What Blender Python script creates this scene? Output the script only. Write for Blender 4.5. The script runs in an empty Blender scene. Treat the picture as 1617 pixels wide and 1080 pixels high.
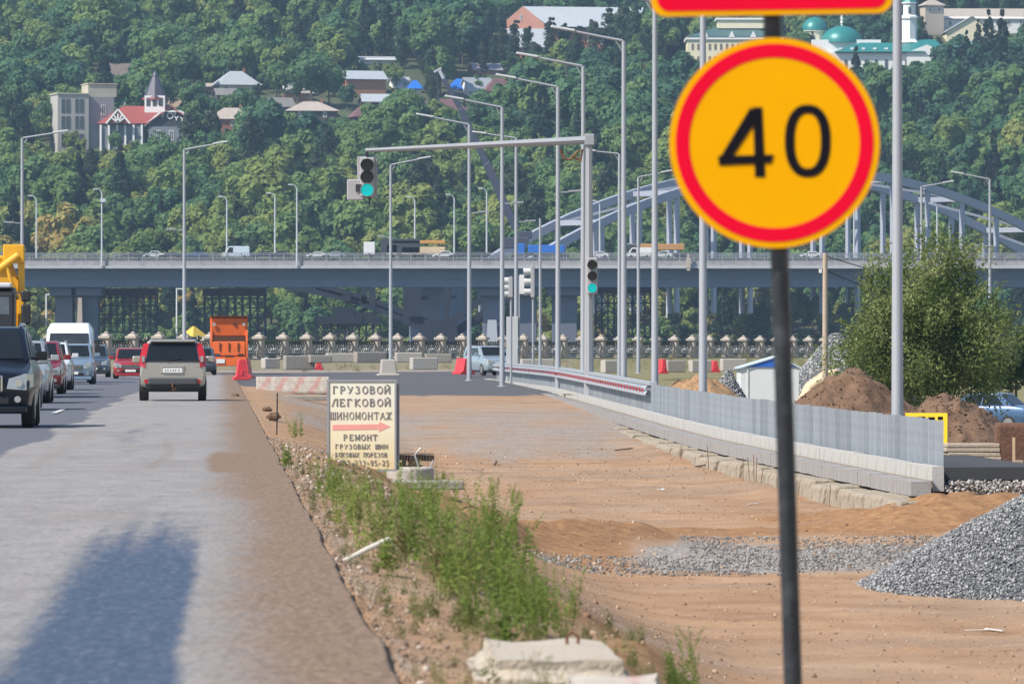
import bpy, math, random
import numpy as np
from mathutils import Vector, Matrix
random.seed(7)
rng = np.random.default_rng(7)
sc = bpy.context.scene
COL = sc.collection
# ------------------------------------------------------------------ camera
F, HY, CZ = 10000.0, 553.0, 1.4          # focal length in photo pixels, horizon row, eye height over the road
cam_d = bpy.data.cameras.new('camera')
cam = bpy.data.objects.new('camera', cam_d); COL.objects.link(cam); sc.camera = cam
cam_d.sensor_width = 36.0; cam_d.lens = F / 1617.0 * 36.0
cam.location = (0, 0, CZ)
cam.rotation_euler = (math.radians(90) + math.atan((HY - 540.0) / F), 0, 0)
cam_d.clip_start = 1.0; cam_d.clip_end = 9000
cam_d.dof.use_dof = True; cam_d.dof.focus_distance = 165.0; cam_d.dof.aperture_fstop = 11.0
# ------------------------------------------------------------------ sky, sun, exposure
SUN_AZ = math.atan2(-0.85, -0.53); SUN_EL = math.radians(48)
world = bpy.data.worlds.new('World'); sc.world = world; world.use_nodes = True
wn = world.node_tree.nodes; wl = world.node_tree.links; wn.clear()
wo = wn.new('ShaderNodeOutputWorld'); wb = wn.new('ShaderNodeBackground'); ws = wn.new('ShaderNodeTexSky')
ws.sky_type = 'NISHITA'; ws.sun_disc = False; ws.sun_elevation = SUN_EL; ws.sun_rotation = SUN_AZ
ws.air_density = 1.2; ws.dust_density = 0.6; ws.ozone_density = 1.5
wb.inputs['Strength'].default_value = 0.115
wl.new(ws.outputs[0], wb.inputs[0]); wl.new(wb.outputs[0], wo.inputs[0])
sun_d = bpy.data.lights.new('sun', 'SUN'); sun_d.energy = 4.9; sun_d.angle = math.radians(0.53); sun_d.color = (1.0, 0.93, 0.82)
sun = bpy.data.objects.new('sun', sun_d); COL.objects.link(sun)
sd = Vector((math.sin(SUN_AZ) * math.cos(SUN_EL), math.cos(SUN_AZ) * math.cos(SUN_EL), math.sin(SUN_EL)))
sun.rotation_euler = sd.to_track_quat('Z', 'Y').to_euler(); sun.location = sd * 300
sc.view_settings.view_transform = 'Standard'; sc.view_settings.look = 'None'
sc.view_settings.exposure = 0.46; sc.view_settings.gamma = 1.0; sc.view_settings.use_curve_mapping = False
sc.cycles.use_denoising = True
sc.cycles.max_bounces = 6; sc.cycles.diffuse_bounces = 2; sc.cycles.glossy_bounces = 2; sc.cycles.transmission_bounces = 2
sc.cycles.volume_bounces = 0; sc.cycles.transparent_max_bounces = 6; sc.cycles.caustics_reflective = False; sc.cycles.caustics_refractive = False

# ------------------------------------------------------------------ helpers
def PX(px, s): return (px - 808.5) / s
def PZ(y, s): return CZ - (y - HY) / s
def sm(a, b, x):
    t = np.clip((np.asarray(x, float) - a) / (b - a), 0, 1); return t * t * (3 - 2 * t)
def _h(i, j, seed):
    n = (i.astype(np.int64) * 374761393 + j.astype(np.int64) * 668265263 + seed * 1442695041) & 0xffffffff
    n = ((n ^ (n >> 13)) * 1274126177) & 0xffffffff
    return ((n ^ (n >> 16)) & 0xffff) / 65535.0
def vn(x, y, seed=0):
    x = np.asarray(x, float); y = np.asarray(y, float)
    i = np.floor(x); j = np.floor(y); fx = x - i; fy = y - j
    fx = fx * fx * (3 - 2 * fx); fy = fy * fy * (3 - 2 * fy)
    a = _h(i, j, seed); b = _h(i + 1, j, seed); c = _h(i, j + 1, seed); d = _h(i + 1, j + 1, seed)
    return (a + (b - a) * fx) * (1 - fy) + (c + (d - c) * fx) * fy
def fbm(x, y, seed=0, oct=4):
    r = 0; a = 0.5; t = 0
    for k in range(oct):
        r = r + a * vn(x, y, seed + k * 17); t += a; x = x * 2.03 + 3.1; y = y * 2.03 + 1.7; a *= 0.5
    return r / t

MATS = {}
def NT(name):
    m = bpy.data.materials.new(name); m.use_nodes = True
    nt = m.node_tree; b = nt.nodes['Principled BSDF']
    return m, nt, b
def mat(name, col, rough=0.6, metal=0.0, var=0.12, vs=2.0, bump=0.0, bs=30.0, dirt=None, dirt_amt=0.4, dirt_scale=1.5, spec=0.5, coat=0.0):
    """procedural paint / stone / metal: base colour varied by noise, optional dirt stains and fine relief"""
    if name in MATS: return MATS[name]
    m, nt, b = NT(name); N = nt.nodes; L = nt.links
    tc = N.new('ShaderNodeTexCoord'); no = N.new('ShaderNodeTexNoise')
    no.inputs['Scale'].default_value = vs; no.inputs['Detail'].default_value = 5
    L.new(tc.outputs['Object'], no.inputs['Vector'])
    mx = N.new('ShaderNodeMix'); mx.data_type = 'RGBA'
    c = np.array(col[:3]); mx.inputs[6].default_value = (*np.clip(c * (1 - var), 0, 1), 1); mx.inputs[7].default_value = (*np.clip(c * (1 + var), 0, 1), 1)
    L.new(no.outputs['Fac'], mx.inputs[0]); out = mx.outputs[2]
    if dirt:
        n2 = N.new('ShaderNodeTexNoise'); n2.inputs['Scale'].default_value = dirt_scale; n2.inputs['Detail'].default_value = 8; n2.inputs['Roughness'].default_value = 0.65
        L.new(tc.outputs['Object'], n2.inputs['Vector'])
        mr = N.new('ShaderNodeMapRange'); mr.inputs[1].default_value = 0.48; mr.inputs[2].default_value = 0.72; mr.inputs[4].default_value = dirt_amt
        L.new(n2.outputs['Fac'], mr.inputs[0])
        m2 = N.new('ShaderNodeMix'); m2.data_type = 'RGBA'; m2.inputs[7].default_value = (*dirt, 1)
        L.new(mr.outputs[0], m2.inputs[0]); L.new(out, m2.inputs[6]); out = m2.outputs[2]
    L.new(out, b.inputs['Base Color'])
    b.inputs['Roughness'].default_value = rough; b.inputs['Metallic'].default_value = metal
    b.inputs['Specular IOR Level'].default_value = spec; b.inputs['Coat Weight'].default_value = coat
    if coat: b.inputs['Coat Roughness'].default_value = 0.06
    if bump:
        n3 = N.new('ShaderNodeTexNoise'); n3.inputs['Scale'].default_value = bs; n3.inputs['Detail'].default_value = 6
        L.new(tc.outputs['Object'], n3.inputs['Vector'])
        bp = N.new('ShaderNodeBump'); bp.inputs['Strength'].default_value = bump; bp.inputs['Distance'].default_value = 0.03
        L.new(n3.outputs['Fac'], bp.inputs['Height']); L.new(bp.outputs[0], b.inputs['Normal'])
    MATS[name] = m; return m
def emit(name, col, strength):
    if name in MATS: return MATS[name]
    m, nt, b = NT(name); b.inputs['Base Color'].default_value = (*col, 1)
    b.inputs['Emission Color'].default_value = (*col, 1); b.inputs['Emission Strength'].default_value = strength
    MATS[name] = m; return m

class MB:
    """collects shapes; build() links them as ONE mesh object"""
    def __init__(s): s.v = []; s.f = []; s.mi = []; s.m = 0
    def add(s, v, f):
        o = len(s.v); s.v += [tuple(p) for p in v]; s.f += [tuple(i + o for i in q) for q in f]; s.mi += [s.m] * len(f); return s
    def box(s, c, d, rz=0.0, taper=1.0, rx=0.0):
        x, y, z = d[0] / 2, d[1] / 2, d[2] / 2; v = []
        for k, (a, b, e) in enumerate([(-1,-1,-1),(1,-1,-1),(1,1,-1),(-1,1,-1),(-1,-1,1),(1,-1,1),(1,1,1),(-1,1,1)]):
            t = taper if e > 0 else 1.0; p = Vector((a * x * t, b * y * t, e * z))
            if rx: p = Matrix.Rotation(rx, 3, 'X') @ p
            if rz: p = Matrix.Rotation(rz, 3, 'Z') @ p
            v.append((p.x + c[0], p.y + c[1], p.z + c[2]))
        return s.add(v, [(0,3,2,1),(4,5,6,7),(0,1,5,4),(1,2,6,5),(2,3,7,6),(3,0,4,7)])
    def bar(s, a, b, w, h=None, up=(0, 0, 1)):
        """square bar from a to b"""
        h = h or w; a = Vector(a); b = Vector(b); d = (b - a).normalized(); u = Vector(up)
        if abs(d.dot(u)) > 0.98: u = Vector((0, 1, 0))
        x = d.cross(u).normalized() * (w / 2); y = x.cross(d).normalized() * (h / 2)
        v = [a - x - y, a + x - y, a + x + y, a - x + y, b - x - y, b + x - y, b + x + y, b - x + y]
        return s.add(v, [(0,3,2,1),(4,5,6,7),(0,1,5,4),(1,2,6,5),(2,3,7,6),(3,0,4,7)])
    def tube(s, pts, rs, n=10, cap=True):
        pts = [Vector(p) for p in pts]
        if not hasattr(rs, '__len__'): rs = [rs] * len(pts)
        v = []; f = []; pu = None
        for i, p in enumerate(pts):
            d = ((pts[min(i + 1, len(pts) - 1)] - pts[max(i - 1, 0)])).normalized()
            u = Vector((0, 0, 1)) if abs(d.z) < 0.9 else Vector((0, 1, 0))
            x = d.cross(u).normalized(); y = x.cross(d)
            for k in range(n):
                a = 2 * math.pi * k / n; v.append(p + (x * math.cos(a) + y * math.sin(a)) * rs[i])
        for i in range(len(pts) - 1):
            for k in range(n): f.append((i * n + k, i * n + (k + 1) % n, (i + 1) * n + (k + 1) % n, (i + 1) * n + k))
        if cap: f.append(tuple(range(n))); f.append(tuple((len(pts) - 1) * n + k for k in reversed(range(n))))
        return s.add(v, f)
    def prism(s, poly, y0, y1, axis='y'):
        """2-D outline (x,z) extruded along y (or other axis)"""
        n = len(poly); mp = {'y': lambda a, b, t: (a, t, b), 'x': lambda a, b, t: (t, a, b), 'z': lambda a, b, t: (a, b, t)}[axis]
        v = [mp(a, b, y0) for a, b in poly] + [mp(a, b, y1) for a, b in poly]
        f = [(k, (k + 1) % n, n + (k + 1) % n, n + k) for k in range(n)] + [tuple(range(n - 1, -1, -1)), tuple(range(n, 2 * n))]
        return s.add(v, f)
    def quad(s, a, b, c, d): return s.add([a, b, c, d], [(0, 1, 2, 3)])
    def lathe(s, prof, n=16, c=(0, 0, 0)):
        v = []; f = []
        for r, z in prof:
            for k in range(n): a = 2 * math.pi * k / n; v.append((c[0] + r * math.cos(a), c[1] + r * math.sin(a), c[2] + z))
        for i in range(len(prof) - 1):
            for k in range(n): f.append((i * n + k, i * n + (k + 1) % n, (i + 1) * n + (k + 1) % n, (i + 1) * n + k))
        f.append(tuple(reversed(range(n)))); f.append(tuple((len(prof) - 1) * n + k for k in range(n)))
        return s.add(v, f)
    def mesh(s, name, mats):
        me = bpy.data.meshes.new(name); me.from_pydata(s.v, [], s.f); me.validate()
        for m in (mats if isinstance(mats, (list, tuple)) else [mats]): me.materials.append(m)
        if any(s.mi) and len(s.mi) == len(me.polygons): me.polygons.foreach_set('material_index', s.mi)
        import bmesh
        bm = bmesh.new(); bm.from_mesh(me); bmesh.ops.recalc_face_normals(bm, faces=bm.faces); bm.to_mesh(me); bm.free()
        return me
    def build(s, name, mats, parent=None, loc=(0, 0, 0), rz=0.0, bevel=0.0, smooth=0, seg=2):
        return link(name, s.mesh(name, mats), parent, loc, rz, bevel, smooth, seg)
def link(name, me, parent=None, loc=(0, 0, 0), rz=0.0, bevel=0.0, smooth=0, seg=2):
    o = bpy.data.objects.new(name, me); COL.objects.link(o); o.parent = parent; o.location = loc; o.rotation_euler = (0, 0, rz)
    if smooth:
        me.polygons.foreach_set('use_smooth', [True] * len(me.polygons))
        try: me.set_sharp_from_angle(angle=math.radians(smooth))
        except Exception: pass
    if bevel:
        md = o.modifiers.new('bevel', 'BEVEL'); md.width = bevel; md.segments = seg; md.limit_method = 'ANGLE'; md.angle_limit = math.radians(40)
    return o
def empty(name, loc=(0, 0, 0), rz=0.0):
    o = bpy.data.objects.new(name, None); COL.objects.link(o); o.location = loc; o.rotation_euler = (0, 0, rz); o.empty_display_size = 0.2; return o
def tag(o, label, cat, group=None):
    o['label'] = label; o['category'] = cat
    if group: o['group'] = group
    return o
def kind(o, k, label=None, cat=None):
    o['kind'] = k
    if label: o['label'] = label
    if cat: o['category'] = cat
    return o
def copy_tree(o, parent=None, loc=None, rz=None):
    c = o.copy(); COL.objects.link(c); c.parent = parent
    if loc is not None: c.location = loc
    if rz is not None: c.rotation_euler = (0, 0, rz)
    for ch in list(o.children): copy_tree(ch, c)
    return c
def npmesh(name, V, Fq, mats, attrs=None, smooth=False):
    V = np.asarray(V, np.float32); Fq = np.asarray(Fq, np.int32); k = Fq.shape[1]
    me = bpy.data.meshes.new(name); me.vertices.add(len(V)); me.vertices.foreach_set('co', V.ravel())
    me.loops.add(Fq.size); me.loops.foreach_set('vertex_index', Fq.ravel())
    me.polygons.add(len(Fq)); me.polygons.foreach_set('loop_start', np.arange(0, Fq.size, k, dtype=np.int32))
    me.update(calc_edges=True)
    if smooth: me.polygons.foreach_set('use_smooth', np.ones(len(Fq), bool))
    for n, a in (attrs or {}).items():
        at = me.attributes.new(n, 'FLOAT', 'POINT'); at.data.foreach_set('value', np.asarray(a, np.float32).ravel())
    for m in (mats if isinstance(mats, (list, tuple)) else [mats]): me.materials.append(m)
    me.update(); return me
def grid(name, X, Y, Z, mats, attrs=None):
    r, c = X.shape; V = np.stack([X, Y, Z], -1).reshape(-1, 3)
    i = np.arange(r * c).reshape(r, c)
    Fq = np.stack([i[:-1, :-1], i[:-1, 1:], i[1:, 1:], i[1:, :-1]], -1).reshape(-1, 4)
    return npmesh(name, V, Fq, mats, attrs, True)
def scatter(name, bv, bf, T, S, mats, yaw_only=False, seed=1, attrs=None):
    """joined copies of one small shape, randomly turned: for what nobody could count"""
    r = np.random.default_rng(seed); n = len(T); bv = np.asarray(bv, float); bf = np.asarray(bf)
    q = r.normal(size=(n, 4))
    if yaw_only: q[:, 1:3] *= 0.12
    q /= np.linalg.norm(q, axis=1, keepdims=True); w, x, y, z = q.T
    R = np.stack([1-2*(y*y+z*z), 2*(x*y-z*w), 2*(x*z+y*w), 2*(x*y+z*w), 1-2*(x*x+z*z), 2*(y*z-x*w), 2*(x*z-y*w), 2*(y*z+x*w), 1-2*(x*x+y*y)], -1).reshape(n, 3, 3)
    S = np.asarray(S, float)
    if S.ndim == 1: S = S[:, None] * r.uniform(0.7, 1.3, (n, 3))
    V = np.einsum('nij,nkj->nki', R, bv[None] * S[:, None, :]) + np.asarray(T)[:, None, :]
    Fq = (bf[None] + (np.arange(n) * len(bv))[:, None, None]).reshape(-1, bf.shape[1])
    at = {'rnd': np.repeat(r.random(n), len(bv))}
    return npmesh(name, V.reshape(-1, 3), Fq, mats, at)
ROCK_V = np.array([(0,0,.8),(.9,.1,.25),(.2,.95,.2),(-.85,.4,.15),(-.6,-.75,.3),(.5,-.85,.1),(.55,.5,-.6),(-.5,.3,-.7),(.05,-.5,-.75)]) * 0.62
ROCK_F = np.array([(0,1,2),(0,2,3),(0,3,4),(0,4,5),(0,5,1),(1,6,2),(2,7,3),(3,7,4),(4,8,5),(5,8,1),(1,8,6),(2,6,7),(4,7,8),(6,8,7)])
# shared materials
GALV = mat('galvanised_steel', (0.44, 0.475, 0.515), 0.5, 0.3, 0.22, 14, dirt=(0.30, 0.31, 0.33), dirt_amt=0.55, dirt_scale=7)
POLE = mat('grey_pole_paint', (0.33, 0.345, 0.38), 0.5, 0.2, 0.06, 1.5)
CONC = mat('concrete', (0.30, 0.275, 0.245), 0.9, 0, 0.18, 3, 0.5, 25, (0.20, 0.17, 0.14), 0.55, 2.2)
CONC_L = mat('pale_concrete', (0.40, 0.37, 0.335), 0.88, 0, 0.12, 2.5, 0.35, 30, (0.33, 0.28, 0.22), 0.4, 1.6)
DIRTM = mat('soil', (0.125, 0.072, 0.044), 0.95, 0, 0.5, 3.0, 1.0, 9, (0.22, 0.14, 0.085), 0.6, 4.0)
def vary_by_object(m, amt=0.3):
    nt = m.node_tree; b = nt.nodes['Principled BSDF']; src = b.inputs['Base Color'].links[0].from_socket
    oi = nt.nodes.new('ShaderNodeObjectInfo'); mr = nt.nodes.new('ShaderNodeMapRange'); mr.inputs[3].default_value = 1 - amt; mr.inputs[4].default_value = 1.0; nt.links.new(oi.outputs['Random'], mr.inputs[0])
    hs = nt.nodes.new('ShaderNodeHueSaturation'); nt.links.new(mr.outputs[0], hs.inputs['Value']); nt.links.new(src, hs.inputs['Color']); nt.links.new(hs.outputs[0], b.inputs['Base Color'])
vary_by_object(GALV, 0.2)
BLACKP = mat('black_plastic', (0.018, 0.018, 0.02), 0.45, 0, 0.2, 10)
RUBBER = mat('tyre_rubber', (0.022, 0.022, 0.023), 0.85, 0, 0.25, 12, 0.3, 60)
CHROME = mat('chrome', (0.65, 0.66, 0.68), 0.18, 1.0, 0.05, 5)
GLASS = mat('car_glass', (0.012, 0.016, 0.02), 0.05, 0, 0.3, 1.2, spec=0.32)
LAMPG = mat('headlamp_glass', (0.36, 0.37, 0.39), 0.08, 0.3, 0.3, 9, spec=0.8)
REDLENS = mat('red_lens', (0.42, 0.012, 0.02), 0.15, 0, 0.2, 8, spec=0.7)
PLATE = mat('plate_white', (0.72, 0.72, 0.70), 0.4, 0, 0.05, 8)
REDPL = mat('red_plastic', (0.62, 0.035, 0.05), 0.45, 0, 0.15, 3, dirt=(0.35, 0.12, 0.1), dirt_amt=0.35, dirt_scale=4)
WHITEPL = mat('white_plastic', (0.68, 0.67, 0.66), 0.45, 0, 0.08, 3, dirt=(0.4, 0.36, 0.3), dirt_amt=0.35, dirt_scale=4)
RUST = mat('rusty_steel', (0.17, 0.075, 0.04), 0.85, 0.1, 0.4, 8)
# ------------------------------------------------------------------ terrain of the site
def xe(D): return 0.75 - 0.046 * np.asarray(D, float)                       # right-hand edge of the old carriageway
_fd = np.array([100, 109, 120, 133, 150, 170, 192, 215, 240, 268, 290, 312, 340]); _fx = np.array([7.86, 7.36, 6.72, 5.98, 5.15, 4.62, 4.15, 3.45, 2.65, 1.75, 0.55, -0.75, -2.4])
def fx(D): return np.interp(D, _fd, _fx)                                     # line of the guardrail posts
def pz(D): return np.interp(D, [100, 109, 150, 192, 250, 312, 340], [-0.60, -0.60, -0.47, -0.42, -0.2, -0.05, 0.0])
MOUNDS = [(-1.95, 88.2, 0.30, 1.2, 0.15), (-2.4, 86, 0.30, 1.6, 0.04), (-0.7, 87, 0.5, 2.2, 0.14), (-0.3, 92, 0.5, 2.6, 0.32), (0.45, 95, 0.7, 2.6, 0.30), (1.2, 97, 0.7, 2.4, 0.28), (2.0, 98, 0.5, 2.0, 0.20), (-1.0, 95, 0.6, 3.0, 0.2),
          (6.9, 104.5, 1.3, 2.2, 0.42), (8.6, 105.5, 1.4, 2.4, 0.42), (5.4, 107.5, 1.2, 2.0, 0.12), (0.5, 47, 0.35, 3, 0.12), (0.9, 41, 0.3, 3, 0.15), (0.55, 33.5, 0.25, 2.5, 0.14)]
def DB(X): return 417 + (np.asarray(X, float) + 27.4) * 2.4                  # line of the embankment balustrade
def G(X, D):
    X = np.asarray(X, float); D = np.asarray(D, float)
    u = X - xe(D)
    dep = 1.5 * (1 - np.clip((D - 100) / 205, 0, 1))
    z = -0.02 - 0.03 * sm(0.0, 0.25, u) - dep * sm(0.1, 4.4, u + 0.5 * (fbm(D / 6, X * 0, 5) - 0.5))
    z = np.where((u < 0.0) & (D < 374), -0.02 - 0.35 * sm(0.08, 0.5, -u) * (1 - sm(366, 373, D)), z)
    near = 1 - sm(150, 260, D)
    z = z + (fbm(X * 0.7, D * 0.3, 3) - 0.5) * 0.06 * near * sm(0.3, 2, u) + (fbm(X * 4.0, D * 3.1, 9, 4) - 0.5) * 0.045 * near * sm(0, 0.4, u)
    for c_, a_, q_ in ((62, 0.9, 0.3), (64.2, 0.95, 0.3), (70, -0.7, 0.35), (72.3, -0.7, 0.35), (56, 1.6, 0.3), (58, 1.6, 0.3), (80, 0.35, 0.35), (113, 1.5, .4), (117, 1.5, .4), (135, 2.2, .5), (139, 2.2, .5)):
        z = z - 0.032 * np.exp(-((D - c_ - a_ * X - 1.5 * (fbm(X * .5, X * 0, 7) - .5)) / q_) ** 2) * sm(2.0, 3.5, u) * (1 - sm(150, 180, D))
    for mx, md, rx, rd, h in MOUNDS:
        g = np.exp(-((X - mx) / rx) ** 2 - ((D - md) / rd) ** 2)
        z = z + h * g * (0.75 + 0.5 * fbm(X * 5, D * 2.2, 21))
    wl_ = X - (fx(D) - 1.45); z = z + (0.0 + 0.14 * fbm(D * 0.12, D * 0 + 3, 45)) * np.exp(-(wl_ / 0.55) ** 2) * sm(104, 108, D) * (1 - sm(150, 190, D))
    # behind the guardrail: made-up footway, then lower waste ground
    B = sm(107.5, 110.5, D) * sm(-0.42, -0.12, X - fx(D)) * (1 - sm(325, 345, D))
    zb = pz(D) - 0.16 - 1.25 * sm(1.7, 5.5, X - fx(D)) * (1 - sm(300, 380, D)) + (fbm(X * 1.2, D * 0.5, 31) - 0.5) * 0.12
    z = z * (1 - B) + zb * B
    z = z - 1.2 * sm(330, 345, D) * (1 - sm(345, 390, D)) * sm(5, 9, X) * 0.6
    q = D - DB(X)
    return z + 0.78 * sm(-52, -16, q) - 9 * sm(2.0, 3.5, q)
def gz(X, D): return float(G(np.array([X]), np.array([D]))[0])

def ground_material():
    m, nt, b = NT('construction_ground'); N = nt.nodes; L = nt.links
    tc = N.new('ShaderNodeTexCoord')
    def noise(sc_, det=6, rough=0.6):
        n = N.new('ShaderNodeTexNoise'); n.inputs['Scale'].default_value = sc_; n.inputs['Detail'].default_value = det; n.inputs['Roughness'].default_value = rough
        L.new(tc.outputs['Object'], n.inputs['Vector']); return n.outputs['Fac']
    def ramp(v, stops):
        r = N.new('ShaderNodeValToRGB'); L.new(v, r.inputs[0]); e = r.color_ramp.elements
        e[0].position, e[0].color = stops[0][0], (*stops[0][1], 1); e[1].position, e[1].color = stops[-1][0], (*stops[-1][1], 1)
        for p, c in stops[1:-1]: q = e.new(p); q.color = (*c, 1)
        return r.outputs[0]
    def attr(n): a = N.new('ShaderNodeAttribute'); a.attribute_name = n; return a.outputs['Fac']
    def mix(f, a, c):
        x = N.new('ShaderNodeMix'); x.data_type = 'RGBA'; L.new(f, x.inputs[0]); L.new(a, x.inputs[6]); L.new(c, x.inputs[7]); return x.outputs[2]
    def edge(v, n, lo=0.35, hi=0.65):
        s_ = N.new('ShaderNodeMath'); s_.operation = 'MULTIPLY_ADD'; L.new(n, s_.inputs[0]); s_.inputs[1].default_value = 0.7; L.new(v, s_.inputs[2])
        s2 = N.new('ShaderNodeMath'); s2.operation = 'SUBTRACT'; L.new(s_.outputs[0], s2.inputs[0]); s2.inputs[1].default_value = 0.35
        r = N.new('ShaderNodeMapRange'); r.interpolation_type = 'SMOOTHSTEP'; r.inputs[1].default_value = lo; r.inputs[2].default_value = hi; L.new(s2.outputs[0], r.inputs[0]); return r.outputs[0]
    n1 = noise(0.55, 8); n2 = noise(5, 8, 0.7); n3 = noise(28, 4, 0.7); n4 = noise(0.16, 4)
    sand = ramp(n1, [(0.30, (0.17, 0.09, 0.046)), (0.5, (0.32, 0.188, 0.104)), (0.70, (0.44, 0.285, 0.175))])
    fine = ramp(n3, [(0.3, (0.19, 0.115, 0.068)), (0.5, (0.34, 0.215, 0.128)), (0.75, (0.53, 0.40, 0.29))])
    h = N.new('ShaderNodeMath'); h.operation = 'MULTIPLY'; L.new(n2, h.inputs[0]); h.inputs[1].default_value = 0.85
    col = mix(h.outputs[0], sand, fine)
    gy = ramp(n3, [(0.3, (0.17, 0.14, 0.115)), (0.7, (0.36, 0.31, 0.265))]); g4 = N.new('ShaderNodeMapRange'); g4.inputs[1].default_value = 0.46; g4.inputs[2].default_value = 0.66; g4.inputs[4].default_value = 0.38; L.new(n4, g4.inputs[0]); col = mix(g4.outputs[0], col, gy)
    rich = ramp(n2, [(0.3, (0.16, 0.08, 0.04)), (0.6, (0.33, 0.185, 0.09))])
    col = mix(edge(attr('soil'), n2), col, rich)
    vor = N.new('ShaderNodeTexVoronoi'); vor.inputs['Scale'].default_value = 26; L.new(tc.outputs['Object'], vor.inputs['Vector'])
    sep = N.new('ShaderNodeSeparateColor'); L.new(vor.outputs['Color'], sep.inputs[0])
    grav = ramp(sep.outputs[0], [(0.0, (0.12, 0.108, 0.10)), (0.5, (0.235, 0.215, 0.20)), (0.85, (0.33, 0.305, 0.285)), (1.0, (0.50, 0.47, 0.44))])
    col = mix(edge(attr('grav'), n1, 0.22, 0.8), col, grav)
    dark = ramp(n2, [(0.3, (0.062, 0.064, 0.072)), (0.6, (0.105, 0.105, 0.115)), (0.8, (0.2, 0.18, 0.16))])
    col = mix(edge(attr('dark'), n1), col, dark)
    gr = ramp(n2, [(0.3, (0.10, 0.12, 0.04)), (0.6, (0.23, 0.19, 0.11))])
    col = mix(edge(attr('grass'), n2), col, gr)
    L.new(col, b.inputs['Base Color']); b.inputs['Roughness'].default_value = 0.95; b.inputs['Specular IOR Level'].default_value = 0.2
    ad = N.new('ShaderNodeMath'); ad.operation = 'MULTIPLY_ADD'; L.new(n3, ad.inputs[0]); ad.inputs[1].default_value = 0.5; L.new(n2, ad.inputs[2])
    bp = N.new('ShaderNodeBump'); bp.inputs['Strength'].default_value = 0.7; bp.inputs['Distance'].default_value = 0.035
    L.new(ad.outputs[0], bp.inputs['Height']); L.new(bp.outputs[0], b.inputs['Normal'])
    return m
def ar(*segs):
    out = []
    for a, b_, st in segs: out.append(np.arange(a, b_, st))
    return np.concatenate(out + [[segs[-1][1]]])
us = ar((-70, -10, 8), (-10, -0.6, 1.2), (-0.6, 0, 0.2), (0, 3, 0.075), (3, 15, 0.12), (15, 30, 0.4), (30, 60, 2), (60, 240, 15))
Ds = ar((-80, 18, 8), (18, 26, 0.8), (26, 60, 0.16), (60, 130, 0.22), (130, 200, 0.5), (200, 300, 1.2), (300, 640, 2.5))
U, Dg = np.meshgrid(us, Ds); Xg = U + xe(Dg); Zg = G(Xg, Dg)
jit = fbm(Xg * 1.1, Dg * 0.35, 50) - 0.5
# gravel haul-road across the cut, grey trodden strip further on, fresh asphalt at the junction
grav = sm(83, 85.5, Dg + 3 * jit) * (1 - sm(92, 99, Dg + 9 * jit)) * sm(-0.5, 0.6, Xg + 1.5 * jit) * 0.95
jit3 = fbm(Xg * 0.5, Dg * 0.05, 53) - 0.5
grav = np.maximum(grav, (0.5 + 0.5 * jit3) * sm(125, 160, Dg + 60 * jit3) * (1 - 0.3 * sm(205, 225, Dg)) * sm(0, 1.5, U))
grav = np.maximum(grav, 0.42 * (1 - sm(0.05, 0.5, U + 0.6 * jit)) * (U > 0) * (1 - sm(70, 140, Dg)))
grav = np.maximum(grav, sm(109, 111, Dg) * sm(2.0, 2.6, Xg - fx(Dg)) * 0.45)
soil = np.zeros_like(Dg)
for mx, md, rx, rd, h in MOUNDS: soil = np.maximum(soil, np.exp(-((Xg - mx) / (rx * 1.25)) ** 2 - ((Dg - md) / (rd * 1.3)) ** 2) * 1.2)
soil = np.maximum(soil, (0.35 + 0.9 * fbm(Xg * .8, Dg * .3, 88)) * sm(82, 86, Dg + 3 * jit) * (1 - sm(97, 102, Dg + 3 * jit)) * sm(0.5, 1.2, U) * (1 - sm(1.2, 2.4, Xg)))
soil = np.maximum(soil, 0.85 * sm(98, 103, Dg + 4 * jit) * (1 - sm(103, 107, Dg + 4 * jit)) * (U > 2.5))
dark = sm(246, 262, Dg + 10 * jit) * (1 - sm(-52, -44, Dg - DB(Xg))) * np.where(Dg < 372, sm(-0.4, 0.3, U), 1.0) * (1 - sm(8, 10, Xg))
dark = dark * np.clip(0.5 + 1.1 * fbm(Xg * 0.12, Dg * 0.14, 66), 0, 1)
dark = np.maximum(dark, 0.9 * sm(104, 106, Dg + 6 * jit) * (1 - sm(106, 109, Dg + 6 * jit)) * sm(0.5, 2.0, Xg) * (1 - sm(4.6, 5.6, Xg)) * 0)
grass = 0.42 * (1 - sm(1.8, 3.0, U + 1.2 * jit)) * (1 - sm(60, 84, Dg)) * sm(0.1, 0.4, U)
grass = np.maximum(grass, 0.55 * sm(-50, -40, Dg - DB(Xg)) * (Dg > 350))
grav = np.maximum(grav, 0.6 * (Dg > 374))
grass = np.maximum(grass, 0.8 * sm(5, 8, Xg - fx(Dg)) * sm(160, 200, Dg))
grav = grav * (1 - np.clip(soil * 1.2, 0, 1) * (Dg < 103))
gobj = link('ground', grid('ground', Xg, Dg, Zg, ground_material(), {'grav': grav, 'soil': np.clip(soil, 0, 1), 'dark': dark, 'grass': grass}))
kind(gobj, 'structure')

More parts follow.
